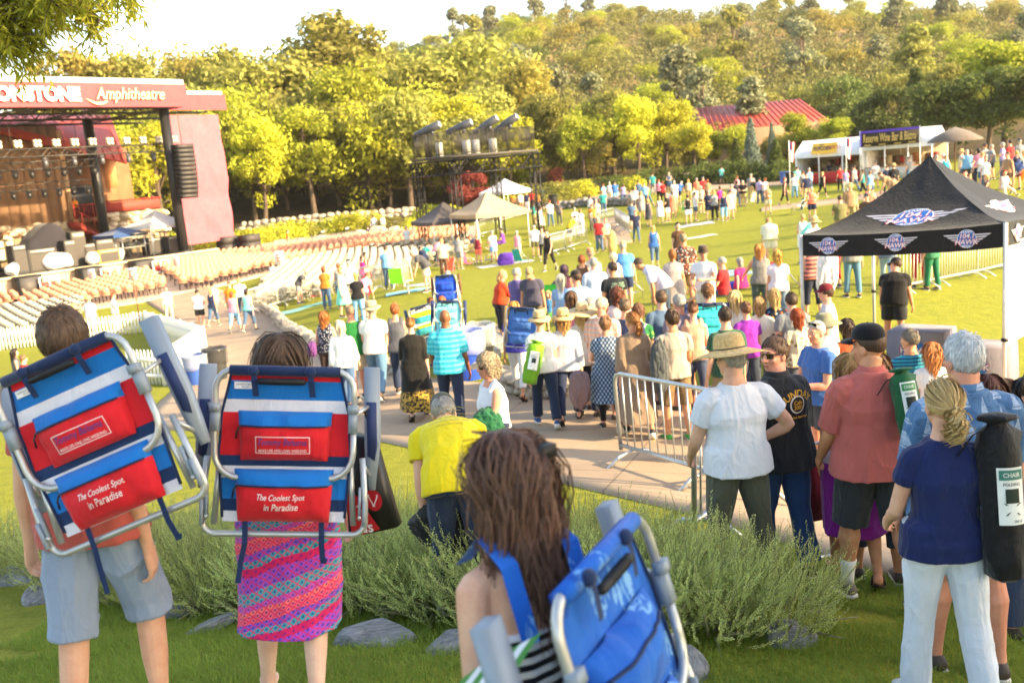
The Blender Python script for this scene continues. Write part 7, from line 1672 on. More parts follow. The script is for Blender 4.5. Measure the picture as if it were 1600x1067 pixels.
proto('fp', top=('tee', '#808080'), bot=('pants', '#808081'), hair=('long', '#4a3526', .26), arms=HOLDL, **fb); proto('fw', top=('tank', '#808080'), bot=('capri', '#808081'), hair=('wavy', '#4a3526', .26), **WALK2, **fb); proto('fs', top=('tank', '#808080'), bot=('shorts', '#808081'), hair=('bob', '#4a3526', .14), arms=HOLD, **fb)
proto('fd', top=('sundress', '#808080'), bot=None, hair=('long', '#4a3526', .26), arms=DOWN, **fb); proto('fb', top=('tee', '#808080'), bot=('capri', '#808081'), hair=('long', '#4a3526', .2), lean=55, arms=REACH, **fb)
proto('st', top=('tee', '#808080'), bot=('shorts', '#808081'), hair=('short', '#4a3526'), sit=1, legs=((85, 20, 8), (88, 60, 10)), arms=HOLD); proto('sf', top=('tank', '#808080'), bot=('capri', '#808081'), hair=('curly', '#4a3526', .22), sit=1, legs=((85, 30, 8), (88, 70, 10)), arms=HOLDL, **fb)
flush()
CN = [('white', '#e8e8e6'), ('cream', '#dccfae'), ('grey', '#8a8c90'), ('dark grey', '#4a4a50'), ('black', '#1c1c20'), ('navy', '#222c4a'), ('blue', '#3a68b0'), ('sky blue', '#7ab0d8'), ('teal', '#2a8a8a'), ('turquoise', '#30b0c4'), ('aqua', '#7cd8c8'), ('green', '#3a8a44'), ('olive', '#6c6a44'), ('khaki', '#b09a70'), ('tan', '#a08060'), ('brown', '#5a4030'), ('red', '#b8282c'), ('maroon', '#6a1c2c'), ('pink', '#e08aa0'), ('hot pink', '#e0308a'), ('coral', '#f07a60'), ('orange', '#e88a20'), ('mustard', '#b8782c'), ('yellow', '#e8c830'), ('purple', '#6a3a9a'), ('lavender', '#a89ac8'), ('denim', '#4a6484')]
CD = dict(CN); FARP = []; USED = {}
POSE = {'mp': 'man standing', 'mw': 'man walking', 'ms': 'man in shorts', 'mb': 'man bending over', 'mh': 'man in straw hat', 'mc': 'man in cap', 'ma': 'man raising an arm', 'fp': 'woman standing', 'fw': 'woman walking', 'fs': 'woman in shorts', 'fd': 'woman in dress', 'fb': 'woman bending over', 'st': 'man sitting', 'sf': 'woman sitting'}
def far(hx, hy, ppm, yaw, key, top, bot, hair, zone, h=1.0, skin='fair'):
 r, B = PROTO[key]; c = r.copy(); COL.objects.link(c); x, y = put_person(hx, hy, ppm, yaw, B); c.location = (x, y, gz(x, y) + .015); c.rotation_euler = (0, 0, R(yaw)); s_ = h * random.uniform(.96, 1.05); c.scale = (s_ * random.uniform(.95, 1.12), s_ * random.uniform(.95, 1.1), s_)
 tm = cloth(CD[top], .3); bm_ = cloth(CD[bot], .3) if bot else None
 for ch in r.children:
  d = ch.copy(); COL.objects.link(d); d.parent = c; n = ch.name.split('.')[0]
  m = {'body': mat_skin(SKINS[skin]), 'hair': mat_hair(HAIRS[hair]), 'shirt': tm, 'tank_top': tm, 'dress': tm, 'trousers': bm_, 'shorts': bm_, 'capri_trousers': bm_}.get(n)
  if m: d.material_slots[0].link = 'OBJECT'; d.material_slots[0].material = m
 lab = f'{hair if hair not in ("ash", "ltbrown") else "fair"} haired {POSE[key]} in {top}' + (f' and {bot}' if bot else '') + f' {zone}'
 tag(c, lab, 'person', 'people in the distance'); FARP.append((c, hx, hy, top)); return c
Z1 = 'on the seat path'; Z2 = 'by the white barriers'; Z3 = 'under the light tower'; Z4 = 'in the back lawn crowd'; Z5 = 'before the booths'; Z6 = 'right of the tent'; Z7 = 'behind the picket fence'; Z8 = 'near the steel barriers'
FL = [(258, 447, 38, -150, 'mp', 'white', 'cream', 'brown', Z1), (307, 451, 38.5, 0, 'ms', 'white', 'black', 'dark', Z1), (328, 450, 38.5, -10, 'fw', 'navy', 'denim', 'blond', Z1), (331, 442, 37, -20, 'mw', 'white', 'grey', 'black', Z1), (357, 441, 38, 175, 'mp', 'orange', 'black', 'brown', Z1), (361, 455, 43, -4, 'fw', 'pink', 'sky blue', 'red', Z1), (384, 452, 42, -10, 'fw', 'aqua', 'denim', 'dark', Z1), (372, 433, 36, 10, 'mw', 'white', 'denim', 'blond', Z1),
 (113, 474, 37, -20, 'fs', 'white', 'white', 'blond', Z7), (138, 466, 37, -10, 'mh', 'white', 'cream', 'blond', Z7), (176, 460, 37, -60, 'mp', 'white', 'cream', 'auburn', Z7),
 (481, 421, 35, -95, 'mb', 'dark grey', 'grey', 'grey', Z2), (505, 418, 40, -8, 'fp', 'mustard', 'denim', 'auburn', Z2), (528, 413, 37, 0, 'fs', 'grey', 'denim', 'auburn', Z2), (532, 421, 38, -110, 'fd', 'aqua', None, 'blond', Z2), (544, 407, 38, 0, 'mc', 'white', 'grey', 'grey', Z2), (555, 428, 43, 4, 'fp', 'black', 'sky blue', 'blond', Z2), (570, 393, 36, -80, 'fd', 'red', None, 'dark', Z2), (565, 399, 37, -60, 'fp', 'hot pink', 'black', 'brown', Z2), (575, 428, 40, -20, 'fb', 'pink', 'dark grey', 'ltbrown', Z2), (602, 387, 37, -4, 'mp', 'sky blue', 'denim', 'brown', Z2), (641, 393, 36, 85, 'mb', 'dark grey', 'cream', 'grey', Z2), (424, 410, 34, -30, 'sf', 'white', 'cream', 'ltbrown', 'among the seats'),
 (449, 360, 18, -70, 'mp', 'orange', 'black', 'brown', 'by the boulders'), (583, 337, 17.5, 0, 'mp', 'white', 'khaki', 'brown', 'near silver benches'), (597, 336, 17.5, 30, 'mp', 'white', 'cream', 'grey', 'near silver benches'), (574, 352, 17.5, 60, 'st', 'navy', 'navy', 'brown', 'near silver benches'), (634, 353, 24, 20, 'ms', 'white', 'cream', 'grey', 'among the benches'),
 (670, 379, 34, -40, 'mb', 'teal', 'khaki', 'brown', Z3), (690, 381, 33, 0, 'mp', 'cream', 'brown', 'blond', Z3), (688, 375, 32, -30, 'fb', 'pink', 'denim', 'dark', Z3), (715, 369, 33, -20, 'ms', 'grey', 'grey', 'brown', Z3), (732, 370, 33, 60, 'fb', 'navy', 'navy', 'auburn', Z3), (745, 365, 34.5, -8, 'fs', 'maroon', 'coral', 'blond', Z3), (768, 360, 33, 40, 'ms', 'white', 'sky blue', 'grey', Z3), (807, 360, 33, -20, 'fs', 'pink', 'cream', 'grey', Z3), (834, 352, 33, 0, 'ms', 'white', 'olive', 'grey', Z3), (854, 361, 33, 150, 'fw', 'black', 'black', 'brown', Z3), (846, 357, 32, 170, 'fw', 'grey', 'black', 'dark', Z3), (783, 358, 32, 90, 'st', 'purple', 'purple', 'dark', Z3), (655, 386, 35, 30, 'fb', 'navy', 'black', 'brown', Z3),
 (934, 341, 33, 172, 'mp', 'red', 'denim', 'grey', Z8), (946, 341, 32.5, 176, 'fp', 'cream', 'khaki', 'blond', Z8), (992, 328, 32, 176, 'mw', 'navy', 'denim', 'brown', 'striding on the lawn'), (1020, 351, 37, -2, 'fw', 'blue', 'denim', 'blond', 'striding on the lawn'), (1059, 351, 38, 178, 'fp', 'brown', 'black', 'dark', 'with red headband'),
 (897, 324, 30, 30, 'mp', 'white', 'cream', 'grey', Z8), (906, 326, 30, -30, 'fp', 'white', 'white', 'ltbrown', Z8), (900, 338, 31, -60, 'mb', 'yellow', 'black', 'dark', Z8), (924, 318, 30, 0, 'mp', 'mustard', 'dark grey', 'auburn', Z8), (931, 313, 29, 160, 'mp', 'cream', 'khaki', 'grey', Z8), (858, 315, 28, 20, 'mp', 'white', 'denim', 'red', Z8), (872, 314, 28, 0, 'fp', 'dark grey', 'dark grey', 'red', Z8), (843, 324, 28, 10, 'fd', 'white', None, 'brown', Z8), (921, 305, 26, -40, 'fp', 'white', 'grey', 'dark', Z8),
 (812, 296, 22, 20, 'mp', 'white', 'tan', 'brown', 'behind the tower'), (822, 300, 22, 170, 'mp', 'navy', 'white', 'dark', 'behind the tower'), (830, 296, 22, 0, 'fp', 'red', 'black', 'brown', 'behind the tower'), (838, 300, 23, -40, 'mw', 'mustard', 'denim', 'dark', 'behind the tower'), (845, 286, 21, 10, 'mp', 'sky blue', 'navy', 'grey', 'behind the tower'), (832, 316, 24, 60, 'fp', 'teal', 'khaki', 'brown', 'behind the tower'), (800, 290, 21, 0, 'fp', 'orange', 'black', 'dark', 'behind the tower'), (842, 270, 20, 30, 'mp', 'navy', 'black', 'dark', 'behind the tower'),
 (942, 287, 24, 30, 'mp', 'sky blue', 'grey', 'auburn', Z4), (952, 284, 24, -20, 'mp', 'white', 'cream', 'grey', Z4), (960, 283, 24.5, 10, 'ms', 'blue', 'sky blue', 'brown', Z4), (973, 288, 25, -10, 'fw', 'lavender', 'denim', 'brown', Z4), (941, 299, 27, 10, 'mp', 'teal', 'denim', 'blond', Z4), (983, 300, 27, 20, 'mb', 'grey', 'dark grey', 'brown', Z4), (992, 293, 26, -30, 'fp', 'white', 'black', 'blond', Z4), (997, 284, 25, 0, 'mp', 'denim', 'navy', 'brown', Z4), (1006, 288, 25, 160, 'mp', 'sky blue', 'denim', 'auburn', Z4), (1012, 288, 26, 90, 'fw', 'green', 'denim', 'brown', Z4), (1029, 282, 25, -20, 'mp', 'pink', 'black', 'auburn', Z4), (1019, 272, 23, 0, 'mw', 'teal', 'grey', 'brown', Z4), (1035, 284, 25, 10, 'fp', 'red', 'black', 'auburn', Z4), (1045, 271, 22, 170, 'fs', 'denim', 'denim', 'grey', Z4), (1053, 284, 26, 0, 'ms', 'white', 'white', 'grey', Z4), (1065, 285, 26, -40, 'mb', 'blue', 'navy', 'grey', Z4), (1075, 280, 25, 10, 'fp', 'cream', 'khaki', 'blond', Z4), (1088, 278, 25, 0, 'mp', 'coral', 'khaki', 'grey', Z4), (1098, 278, 25, 20, 'mc', 'red', 'grey', 'grey', Z4), (1105, 281, 26, -10, 'fp', 'tan', 'brown', 'auburn', Z4),
 (1001, 301, 28, 10, 'fd', 'grey', None, 'blond', Z4), (1012, 311, 30, -30, 'fd', 'dark grey', None, 'blond', Z4), (986, 314, 30, 0, 'ms', 'denim', 'navy', 'brown', Z4), (1030, 307, 30, 0, 'fd', 'white', None, 'blond', Z4), (1041, 303, 30, 70, 'ms', 'black', 'white', 'grey', Z4), (1050, 300, 29, 0, 'fd', 'coral', None, 'brown', Z4), (1056, 296, 29, -60, 'mb', 'white', 'white', 'grey', Z4), (1074, 306, 30, 4, 'fs', 'black', 'white', 'brown', Z4), (1086, 302, 29, -80, 'fs', 'white', 'denim', 'brown', Z4), (1083, 295, 28, 20, 'mb', 'white', 'cream', 'blond', Z4), (1095, 292, 28, -30, 'fs', 'cream', 'khaki', 'grey', Z4), (1107, 298, 28, 0, 'ms', 'navy', 'navy', 'grey', Z4), (1115, 300, 28, 30, 'fp', 'grey', 'black', 'blond', Z4), (1130, 301, 29, -6, 'fw', 'navy', 'sky blue', 'blond', Z4), (1140, 296, 28, 10, 'ms', 'cream', 'white', 'brown', Z4), (1124, 290, 27, 20, 'fp', 'hot pink', 'black', 'brown', Z4), (1151, 283, 27, -10, 'fp', 'dark grey', 'denim', 'brown', Z4), (1160, 281, 27, 160, 'ms', 'black', 'khaki', 'grey', Z4), (1172, 280, 27, 40, 'mb', 'black', 'olive', 'grey', Z4), (1143, 288, 26, 0, 'ms', 'grey', 'grey', 'grey', Z4), (1173, 272, 24, -20, 'mp', 'grey', 'khaki', 'grey', Z4), (1186, 277, 26, 10, 'mp', 'lavender', 'denim', 'dark', Z4), (1195, 278, 26, 30, 'fp', 'white', 'denim', 'auburn', Z4), (1199, 290, 28, 170, 'fs', 'tan', 'cream', 'dark', Z4),
 (1127, 260, 17.5, 0, 'ms', 'aqua', 'denim', 'brown', 'on the far footpath'), (1136, 258, 17.5, 10, 'mp', 'tan', 'denim', 'brown', 'on the far footpath'), (1144, 257, 17.5, -20, 'mp', 'denim', 'navy', 'grey', 'on the far footpath'), (1151, 274, 20, 30, 'fp', 'pink', 'grey', 'auburn', 'on the far footpath'),
 (1226, 279, 26, -90, 'fw', 'brown', 'black', 'auburn', Z5), (1241, 271, 26, 170, 'fp', 'white', 'sky blue', 'dark', Z5), (1254, 267, 24, 20, 'ms', 'grey', 'dark grey', 'auburn', Z5), (1260, 272, 24.5, 10, 'mc', 'navy', 'khaki', 'grey', Z5), (1268, 291, 27, 176, 'fs', 'coral', 'navy', 'grey', Z5), (1285, 268, 23.5, -60, 'fw', 'black', 'black', 'blond', Z5), (1264, 264, 22, 0, 'mp', 'sky blue', 'denim', 'grey', Z5), (1296, 252, 19, 160, 'fp', 'navy', 'denim', 'brown', Z5), (1306, 248, 20, 0, 'ms', 'white', 'grey', 'brown', Z5), (1312, 259, 22, 20, 'mp', 'red', 'black', 'brown', Z5), (1321, 263, 23, 170, 'fp', 'lavender', 'white', 'blond', Z5), (1347, 264, 24, 60, 'fw', 'teal', 'black', 'brown', Z5), (1359, 267, 24, 0, 'fs', 'sky blue', 'denim', 'ltbrown', Z5), (1368, 253, 21, 170, 'mc', 'white', 'white', 'grey', Z5), (1385, 257, 23, 10, 'mp', 'navy', 'black', 'brown', Z5), (1396, 258, 23.5, 0, 'mh', 'black', 'black', 'brown', Z5), (1420, 246, 22, 30, 'mc', 'grey', 'denim', 'grey', Z5),
 (1328, 290, 34, 172, 'mh', 'tan', 'khaki', 'grey', 'left of the tent'), (1312, 309, 38, 4, 'ms', 'olive', 'khaki', 'brown', 'left of the tent'), (1358, 291, 36, 170, 'fs', 'coral', 'denim', 'blond', 'left of the tent'), (1374, 272, 30, 60, 'mb', 'tan', 'khaki', 'ltbrown', 'left of the tent'), (1354, 304, 38, 150, 'mc', 'brown', 'khaki', 'brown', 'left of the tent'), (1254, 333, 42, -10, 'fs', 'white', 'white', 'blond', 'left of the tent'), (1276, 337, 44, -60, 'mb', 'aqua', 'grey', 'grey', 'left of the tent'), (1272, 347, 46, 10, 'mh', 'white', 'khaki', 'grey', 'left of the tent'), (1396, 272, 30, 0, 'fs', 'tan', 'denim', 'dark', 'left of the tent'),
 (1463, 243, 33, 20, 'mp', 'grey', 'grey', 'grey', Z6), (1474, 237, 33, 160, 'mp', 'white', 'denim', 'white', Z6), (1478, 244, 33, 176, 'fs', 'turquoise', 'navy', 'ltbrown', Z6), (1502, 231, 33, 60, 'mh', 'cream', 'denim', 'brown', Z6), (1511, 234, 35, 150, 'ma', 'sky blue', 'dark grey', 'grey', Z6), (1516, 230, 31, 0, 'fp', 'brown', 'black', 'brown', Z6), (1534, 238, 34, 30, 'ms', 'white', 'denim', 'blond', Z6), (1540, 243, 35, 170, 'fp', 'white', 'denim', 'auburn', Z6), (1549, 223, 33.5, 60, 'ma', 'grey', 'dark grey', 'grey', Z6), (1539, 226, 31, 20, 'mc', 'grey', 'khaki', 'auburn', Z6), (1578, 222, 32, 30, 'mp', 'red', 'navy', 'dark', Z6), (1566, 226, 31, 60, 'fp', 'lavender', 'denim', 'grey', Z6), (1593, 219, 31, 0, 'mc', 'grey', 'grey', 'grey', Z6), (1574, 241, 34, 100, 'mw', 'tan', 'brown', 'brown', Z6), (1588, 238, 35, 0, 'fs', 'navy', 'maroon', 'blond', Z6), (1600, 236, 34, -20, 'fd', 'orange', None, 'blond', Z6), (1529, 234, 32, -20, 'fp', 'pink', 'navy', 'dark', Z6),
 (1508, 268, 38, 150, 'st', 'tan', 'khaki', 'brown', Z6), (1541, 272, 38, 80, 'sf', 'brown', 'denim', 'blond', Z6), (1570, 266, 39, 176, 'sf', 'white', 'cream', 'red', Z6), (1494, 270, 38, 170, 'st', 'pink', 'grey', 'blond', Z6), (1127, 403, 68, 60, 'st', 'red', 'denim', 'grey', 'beside the blue blanket'), (1245, 262, 24, 0, 'mp', 'aqua', 'khaki', 'brown', Z5), (1334, 260, 22, 30, 'mw', 'grey', 'denim', 'brown', Z5)]
for a in FL: far(*a)
P_ = S(*[SP(120, 340, -13.0)[0], -13.0, 0]);
c = far(120, 312, 20, -140, 'mp', 'orange', 'black', 'brown', 'on the balcony behind the stage'); q = SP(121, 342, -12.9); c.location = S(q[0], -12.9, q[1] + .02)
_seen = {}
for c, hx, hy, top in FARP: _seen.setdefault(c['label'], []).append((c, hx, hy, top))
for lab, L in _seen.items():
 if len(L) > 1:
  for c, hx, hy, top in L:
   nb = sorted((abs(hx - x2) + 2 * abs(hy - y2), x2, t2) for c2, x2, y2, t2 in FARP if c2 is not c and t2 != top)[0]
   c['label'] = f'{lab} {"left" if hx < nb[1] else "right"} of {nb[2]}'
for r, B in PROTO.values():
 for ch in list(r.children): bpy.data.objects.remove(ch)
 bpy.data.objects.remove(r)
# ------------------------------------------------------------------ backpack chairs
ALU = plain('#b9bcbc', .32, .55, .06, 20); PLAST = plain('#8d9aa8', .45, 0, .05); PADN = plain('#2b3a66', .7); NAVY = cloth('#1d2f55', .2); GRIP = plain('#17181b', .55)
SCH = {'stripe': dict(panel=[(.04, '#1c3560'), (.045, '#d2202c'), (.125, '#1672c4'), (.085, '#d8dae6'), (.285, '#d2202c'), (.07, '#1c3560'), (.08, '#d8dae6'), (.14, '#1672c4'), (.08, '#1c3560'), (.07, '#d8dae6')], pouch=('#1672c4', '#d2202c'), arm=PLAST, pad=PADN),
       'palm': dict(panel=[(1.0, 'palm')], pouch=('palm', 'palm'), arm=PLAST, pad=PADN), 'teal': dict(panel=[(1.0, '#2cb0bc')], pouch=('#2aa4b4', '#2cb0bc'), arm=PADN, pad=PADN),
       'yellow': dict(panel=[(.2, '#e8e6de'), (.12, '#d8d020'), (.12, '#e8e6de'), (.12, '#3aa8b0'), (.12, '#e8e6de'), (.12, '#d8d020'), (.2, '#3aa8b0')], pouch=('#d8d020', '#3aa8b0'), arm=PADN, pad=PADN), 'aqua': dict(panel=[(1.0, '#8fdce0')], pouch=('#58c4cc', '#8fdce0'), arm=PADN, pad=PADN),
       'royal': dict(panel=[(1.0, '#1c4cc0')], pouch=('#1c44b0', '#1c4cc0'), arm=WOODB, pad=WOODB), 'sky': dict(panel=[(1.0, '#4f7cc4')], pouch=('#4470b8', '#4f7cc4'), arm=plain('#c09a64', .6), pad=plain('#c09a64', .6)), 'navyst': dict(panel=[(.3, '#24407a'), (.2, '#c8d8ea'), (.3, '#24407a'), (.2, '#c8d8ea')], pouch=('#24407a', '#24407a'), arm=plain('#d8c8a0', .6), pad=plain('#d8c8a0', .6))}
def _palm(g, color):
 v = g.coord(); base = g.ramp(g.noise(v, 3, 3), [(.3, '#0f4fb4'), (.7, '#2272d4')]); vo = g.n('ShaderNodeTexVoronoi', _Scale=7); g.l(g.coord(rot=(0, .4, 0), scale=(1, 1, .6)), vo.inputs['Vector'])
 n = g.noise(g.coord(scale=(1, 1, .35), rot=(0, .6, 0)), 34, 3, .7, 1.5); m = g.math('MULTIPLY', g.math('LESS_THAN', vo.outputs['Distance'], .34), g.math('GREATER_THAN', n, .52)); c = g.mix(g.math('MULTIPLY', m, .7), base, '#8cc4ec'); d = g.math('GREATER_THAN', g.noise(v, 5, 2), .62); return g.mix(g.math('MULTIPLY', d, .5), c, '#123c94')
PATTERNS['palm'] = _palm
def fab(c): return cloth('#888888', .35, .75, c) if c in PATTERNS else cloth(c, .3, .75)
def chair(label, loc, M, sch, fine=False, scale=1.0, text=False, name='backpack_chair', tilt_pouch=0):
 S_ = SCH[sch]; r = empty(name, loc, 0, label, 'beach chair', 'carried backpack chairs'); m4 = Matrix.Identity(4)
 for i in range(3):
  for j in range(3): m4[i][j] = M[i][j] * scale
  m4[i][3] = loc[i]
 r.matrix_world = m4; n = 14 if fine else 6; tr = .0125
 arc = lambda cx, cz, rad, a0, a1, k=6: [(cx + rad * math.cos(t), 0, cz + rad * math.sin(t)) for t in np.linspace(R(a0), R(a1), k)]
 q = np.array([(.27, 0, .1)] + arc(.19, .25, .08, 0, 90) + arc(-.19, .25, .08, 90, 180) + [(-.27, 0, .1)] + arc(-.17, -.0, .10, 180, 270) + arc(.17, -.0, .10, 270, 360) + [(.27, 0, .1)]); q[:, 1] = -.035
 MB().tube(q, tr, n).obj('back_loop', ALU, r, True)
 q = np.array([(-.305, .0, -.02), (-.32, -.01, -.2)] + arc(-.27, -.28, .05, 180, 270) + arc(.27, -.28, .05, 270, 360) + [(.32, -.01, -.2), (.305, 0, -.02)]); MB().tube(q, tr, n).obj('base_frame', ALU, r, True)
 for sg in (-1, 1):
  MB().tube([(sg * .255, .005, .0), (sg * .275, -.005, -.29)], tr * .95, n).obj('seat_tube', ALU, r, True)
  pr = [(-.030, .34), (.032, .34), (.034, .05), (.024, -.06), (.012, -.16), (-.012, -.16), (-.028, -.05), (-.030, .05)]
  q = MB(); q.rings([np.array([(sg * .335 + x - sg * .03 * (z - .1), y, z) for x, z in pr]) for y in (.060, .085, .102)]); o = q.obj('armrest', S_['arm'], r)
  pr = [(-.021, .20), (.020, .20), (.022, .02), (.012, -.04), (-.018, -.02)]; q = MB(); q.rings([np.array([(sg * .335 + x - sg * .03 * (z - .1), y, z) for x, z in pr]) for y in (.056, .0595)]); q.obj('pad', S_['pad'], o)
  MB().tube([(sg * .268, -.03, .15), (sg * .33, .085, .19)], .009, 6).obj('arm_link', ALU, r, True); MB().tube([(sg * .305, 0, -.04), (sg * .335, .085, -.12)], .009, 6).obj('arm_link', ALU, r, True)
  if fine:
   q = MB(); q.box((sg * .268, -.035, .13), (.034, .034, .09)); q.box((sg * .268, -.045, .18), (.042, .03, .03)); q.obj('joint_clamp', PLAST, r, True)
   q = MB(); q.box((sg * .300, -.02, -.20), (.010, .02, .13)); q.box((sg * .318, -.02, -.24), (.012, .03, .10)); q.obj('hinge_bracket', PLAST, r)
   MB().tube([(sg * .300, -.035, -.255), (sg * .300, -.012, -.255)], .008, 8).obj('rivet', ALU, r)
 z = .335; H_ = .60
 def panel(x0, x1, z0, z1, y, mat, nm, par, amp=.004, seed=0, sub=10, bulge=0.0):
  X = np.linspace(0, 1, sub); P = []
  for zz in np.linspace(z0, z1, 5 if abs(z1 - z0) < .08 else 9):
   hw = np.interp(zz, [-.27, .02, .03, .15, .30], [.24, .26, .255, .25, .215]) if x0 is None else None
   a, b = (-hw, hw) if x0 is None else (x0, x1); row = np.stack([a + (b - a) * X, np.full(sub, y), np.full(sub, zz)], 1); row[:, 1] += amp * vnoise(row * 22 + seed) - bulge * np.sin(X * math.pi) * math.sin(min(max((zz - z0) / (z1 - z0 + 1e-9), 0), 1) * math.pi) ** .5; P.append(row)
  P = np.array(P); mb = MB(); mb.grid(P); mb.grid((P + [0, .004, 0])[::-1]); return mb.obj(nm, mat, par, True)
 for k, (f, c) in enumerate(S_['panel']): panel(None, None, z - H_ * f, z, -.012, fab(c), 'fabric_stripe', r, seed=k); z -= H_ * f
 q = np.array([(-.215, -.035, .325), (.215, -.035, .325)]); MB().tube([q[0], (q[0] + q[1]) / 2, q[1]], .021, 12).obj('top_sleeve', NAVY if sch != 'palm' else fab('palm'), r, True)
 MB().tube([(-.10, -.062, .285), (-.095, -.066, .285), (.075, -.066, .285), (.08, -.062, .285)], [.010, .013, .013, .010], 8).obj('grip', GRIP, r, True)
 if fine:
  for k in range(14): MB().tube([(-.055 + k * .008, -.066, .285), (-.0515 + k * .008, -.066, .285)], .0145, 8).obj('grip_rib', GRIP, r, True)
 for x in (-.12, .10):
  q = MB(); pts = [(x, -.058, .335), (x + .004, -.064, .29), (x + .01, -.052, .225)]
  for a, b in zip(pts[:-1], pts[1:]): a, b = np.array(a), np.array(b); q.add([a - [.012, 0, 0], a + [.012, 0, 0], b + [.012, 0, 0], b - [.012, 0, 0]], [(0, 1, 2, 3)])
  q.obj('strap', NAVY, r)
  ellipsoid(k_ := MB(), (x, -.06, .325), np.eye(3), (.022, .016, .02), 10, 7); k_.obj('strap_knot', NAVY, r, True)
 def pouch(x0, x1, z0, z1, dep, c0, c1, flap, nm, rows):
  X, Zn = 30, 15; xs = np.linspace(x0, x1, X); zs = np.linspace(z0, z1, Zn); P = []
  for zz in zs:
   f = (zz - z0) / (z1 - z0); prof = dep * (math.sin(math.pi * min(max(f, .0), 1)) ** .45) if 0 < f < 1 else 0
   row = np.stack([xs * (1 - .08 * (1 - f)), np.full(X, -.02), np.full(X, zz)], 1); e = np.sin(np.linspace(0, math.pi, X)) ** .35; row[:, 1] -= prof * e + .010 * vnoise(row * 17 + z0 * 50) + .005 * vnoise(row * 40 + z0 * 50); P.append(row)
  P = np.array(P); k = max(1, int(round(Zn * (1 - flap)))); o = MB().grid(P[:k + 1]).obj(nm, fab(c1), r, True); MB().grid(P[k:] + [0, -.001, 0]).obj('flap', fab(c0), o, True)
  zl = P[k] + [0, -.006, 0]; MB().tube(zl[1:-1], .0045, 6).obj('zip', NAVY, o, True)
  if fine: MB().tube([zl[1], zl[1] + [-.012, -.006, -.02], zl[1] + [-.016, -.004, -.05]], .004, 6).obj('zip_pull', GRIP, o, True)
  surf = lambda u, v: np.stack([u, np.array([np.interp(b, zs, [np.interp(a, P[j, :, 0], P[j, :, 1]) for j in range(Zn)]) for a, b in zip(u, v)]), v], 1)
  return o, surf
 for sg in (-1, 1):
  MB().tube([(sg * np.interp(zz, [-.27, .02, .03, .15, .30], [.24, .26, .255, .25, .215]), -.014, zz) for zz in np.linspace(-.26, .31, 12)], .006, 6).obj('edge_piping', NAVY, r, True)
  if fine:
   x0 = sg * .15; pts = [(x0, -.02, -.27), (x0 + .004, -.035, -.36), (x0 + sg * .012, -.03, -.44), (x0 + sg * .02, -.032, -.47 + .05 * sg)]
   q = MB()
   for a, b in zip(pts[:-1], pts[1:]): a, b = np.array(a), np.array(b); q.add([a - [.011, 0, 0], a + [.011, 0, 0], b + [.011, 0, 0], b - [.011, 0, 0]], [(0, 1, 2, 3)])
   q.obj('hanging_strap', NAVY, r)
 o1, s1 = pouch(-.185, .185, -.03, .165, .062, S_['pouch'][0], S_['pouch'][1], .36, 'upper_pouch', None); o2, s2 = pouch(-.195, .195, -.275, -.065, .075, S_['pouch'][0], S_['pouch'][1], .36, 'cooler_pouch', None)
 if text:
  d = Decal(s1, (0, -1, 0)); d.frame(-.105, .003, .105, .071, .003, 0, .004); d.text('Tommy Bahama', 0, .046, h=.034, w=.185, mi=1, lift=.005, shear=.35, bold=.004); d.text('MAKE LIFE ONE LONG WEEKEND', 0, .015, h=.011, w=.185, mi=0, lift=.005, bold=.012); d.obj('woven_label', [plain('#f0d8dc', .6), plain('#27408c', .6)], o1)
  d = Decal(s2, (0, -1, 0)); d.text('The Coolest Spot', 0, -.168, h=.030, w=.185, mi=0, lift=.005, shear=.25, bold=.006); d.text('in Paradise', 0, -.203, h=.028, w=.13, mi=0, lift=.005, shear=.25, bold=.006); d.obj('slogan_print', [plain('#f4e8e8', .6)], o2)
  d = Decal(flat((-.165, -.018, .265), (1, 0, 0), EZ), (0, -1, 0)); d.rect(-.035, -.014, .035, .014, 0, .004); d.text('CONTENTS & CARE', 0, .004, h=.006, w=.055, mi=1, lift=.007); d.text('SEE LABEL', .01, -.006, h=.005, w=.03, mi=1, lift=.007); d.obj('care_tag', [plain('#e8e8ea', .7), plain('#3a3a44', .7)], r)
  d = Decal(s2, (0, -1, 0))
 return r
def orient(yaw, roll=0, pitch=0):
 M = rotz(R(yaw)); a = R(roll); X, Y, Z = M[:, 0], M[:, 1], np.array([0, 0, 1.]); X, Z = X * math.cos(a) + Z * math.sin(a), Z * math.cos(a) - X * math.sin(a); p = R(pitch); Y, Z = Y * math.cos(p) - Z * math.sin(p), Z * math.cos(p) + Y * math.sin(p); return np.stack([X, Y, Z], 1)
def on_back(i, px, py, dep_off, yaw, roll, pitch, sch, label, **kw):
 return chair(label, W(px, py, dep_off), orient(yaw, roll, pitch), sch, **kw)
def by_label(t):
 for r, B in ALLP:
  try:
   if r.name and t in r['label']: return r, B
  except ReferenceError: pass
dd = lambda t: float((np.array(by_label(t)[0].location) * [1, 1, 0] + [0, 0, CAMZ] - C0) @ Fv / math.cos(PITCH) * 1.0)
def depth_of(t, px=None):
 r, B = by_label(t); p = np.array(r.location) + rotz(r.rotation_euler[2]) @ B.at(.6)[0]; return float((p - C0) @ Fv)
chair('striped red, white and blue backpack chair tilted on the man at left', W(150, 690, depth_of('man carrying a striped') - .30), orient(-4, 19, 8), 'stripe', fine=True, text=True, scale=1.0)
chair('upright striped red, white and blue backpack chair above the patterned skirt', W(446, 706, depth_of('purple patterned wrap') - .27), orient(3, -7, 8), 'stripe', fine=True, text=True, scale=1.0)
wr, wB = by_label('brown haired woman with a blue'); pc = W(915, 868, 2.16) - orient(62, 1, 14)[:, 2] * .33
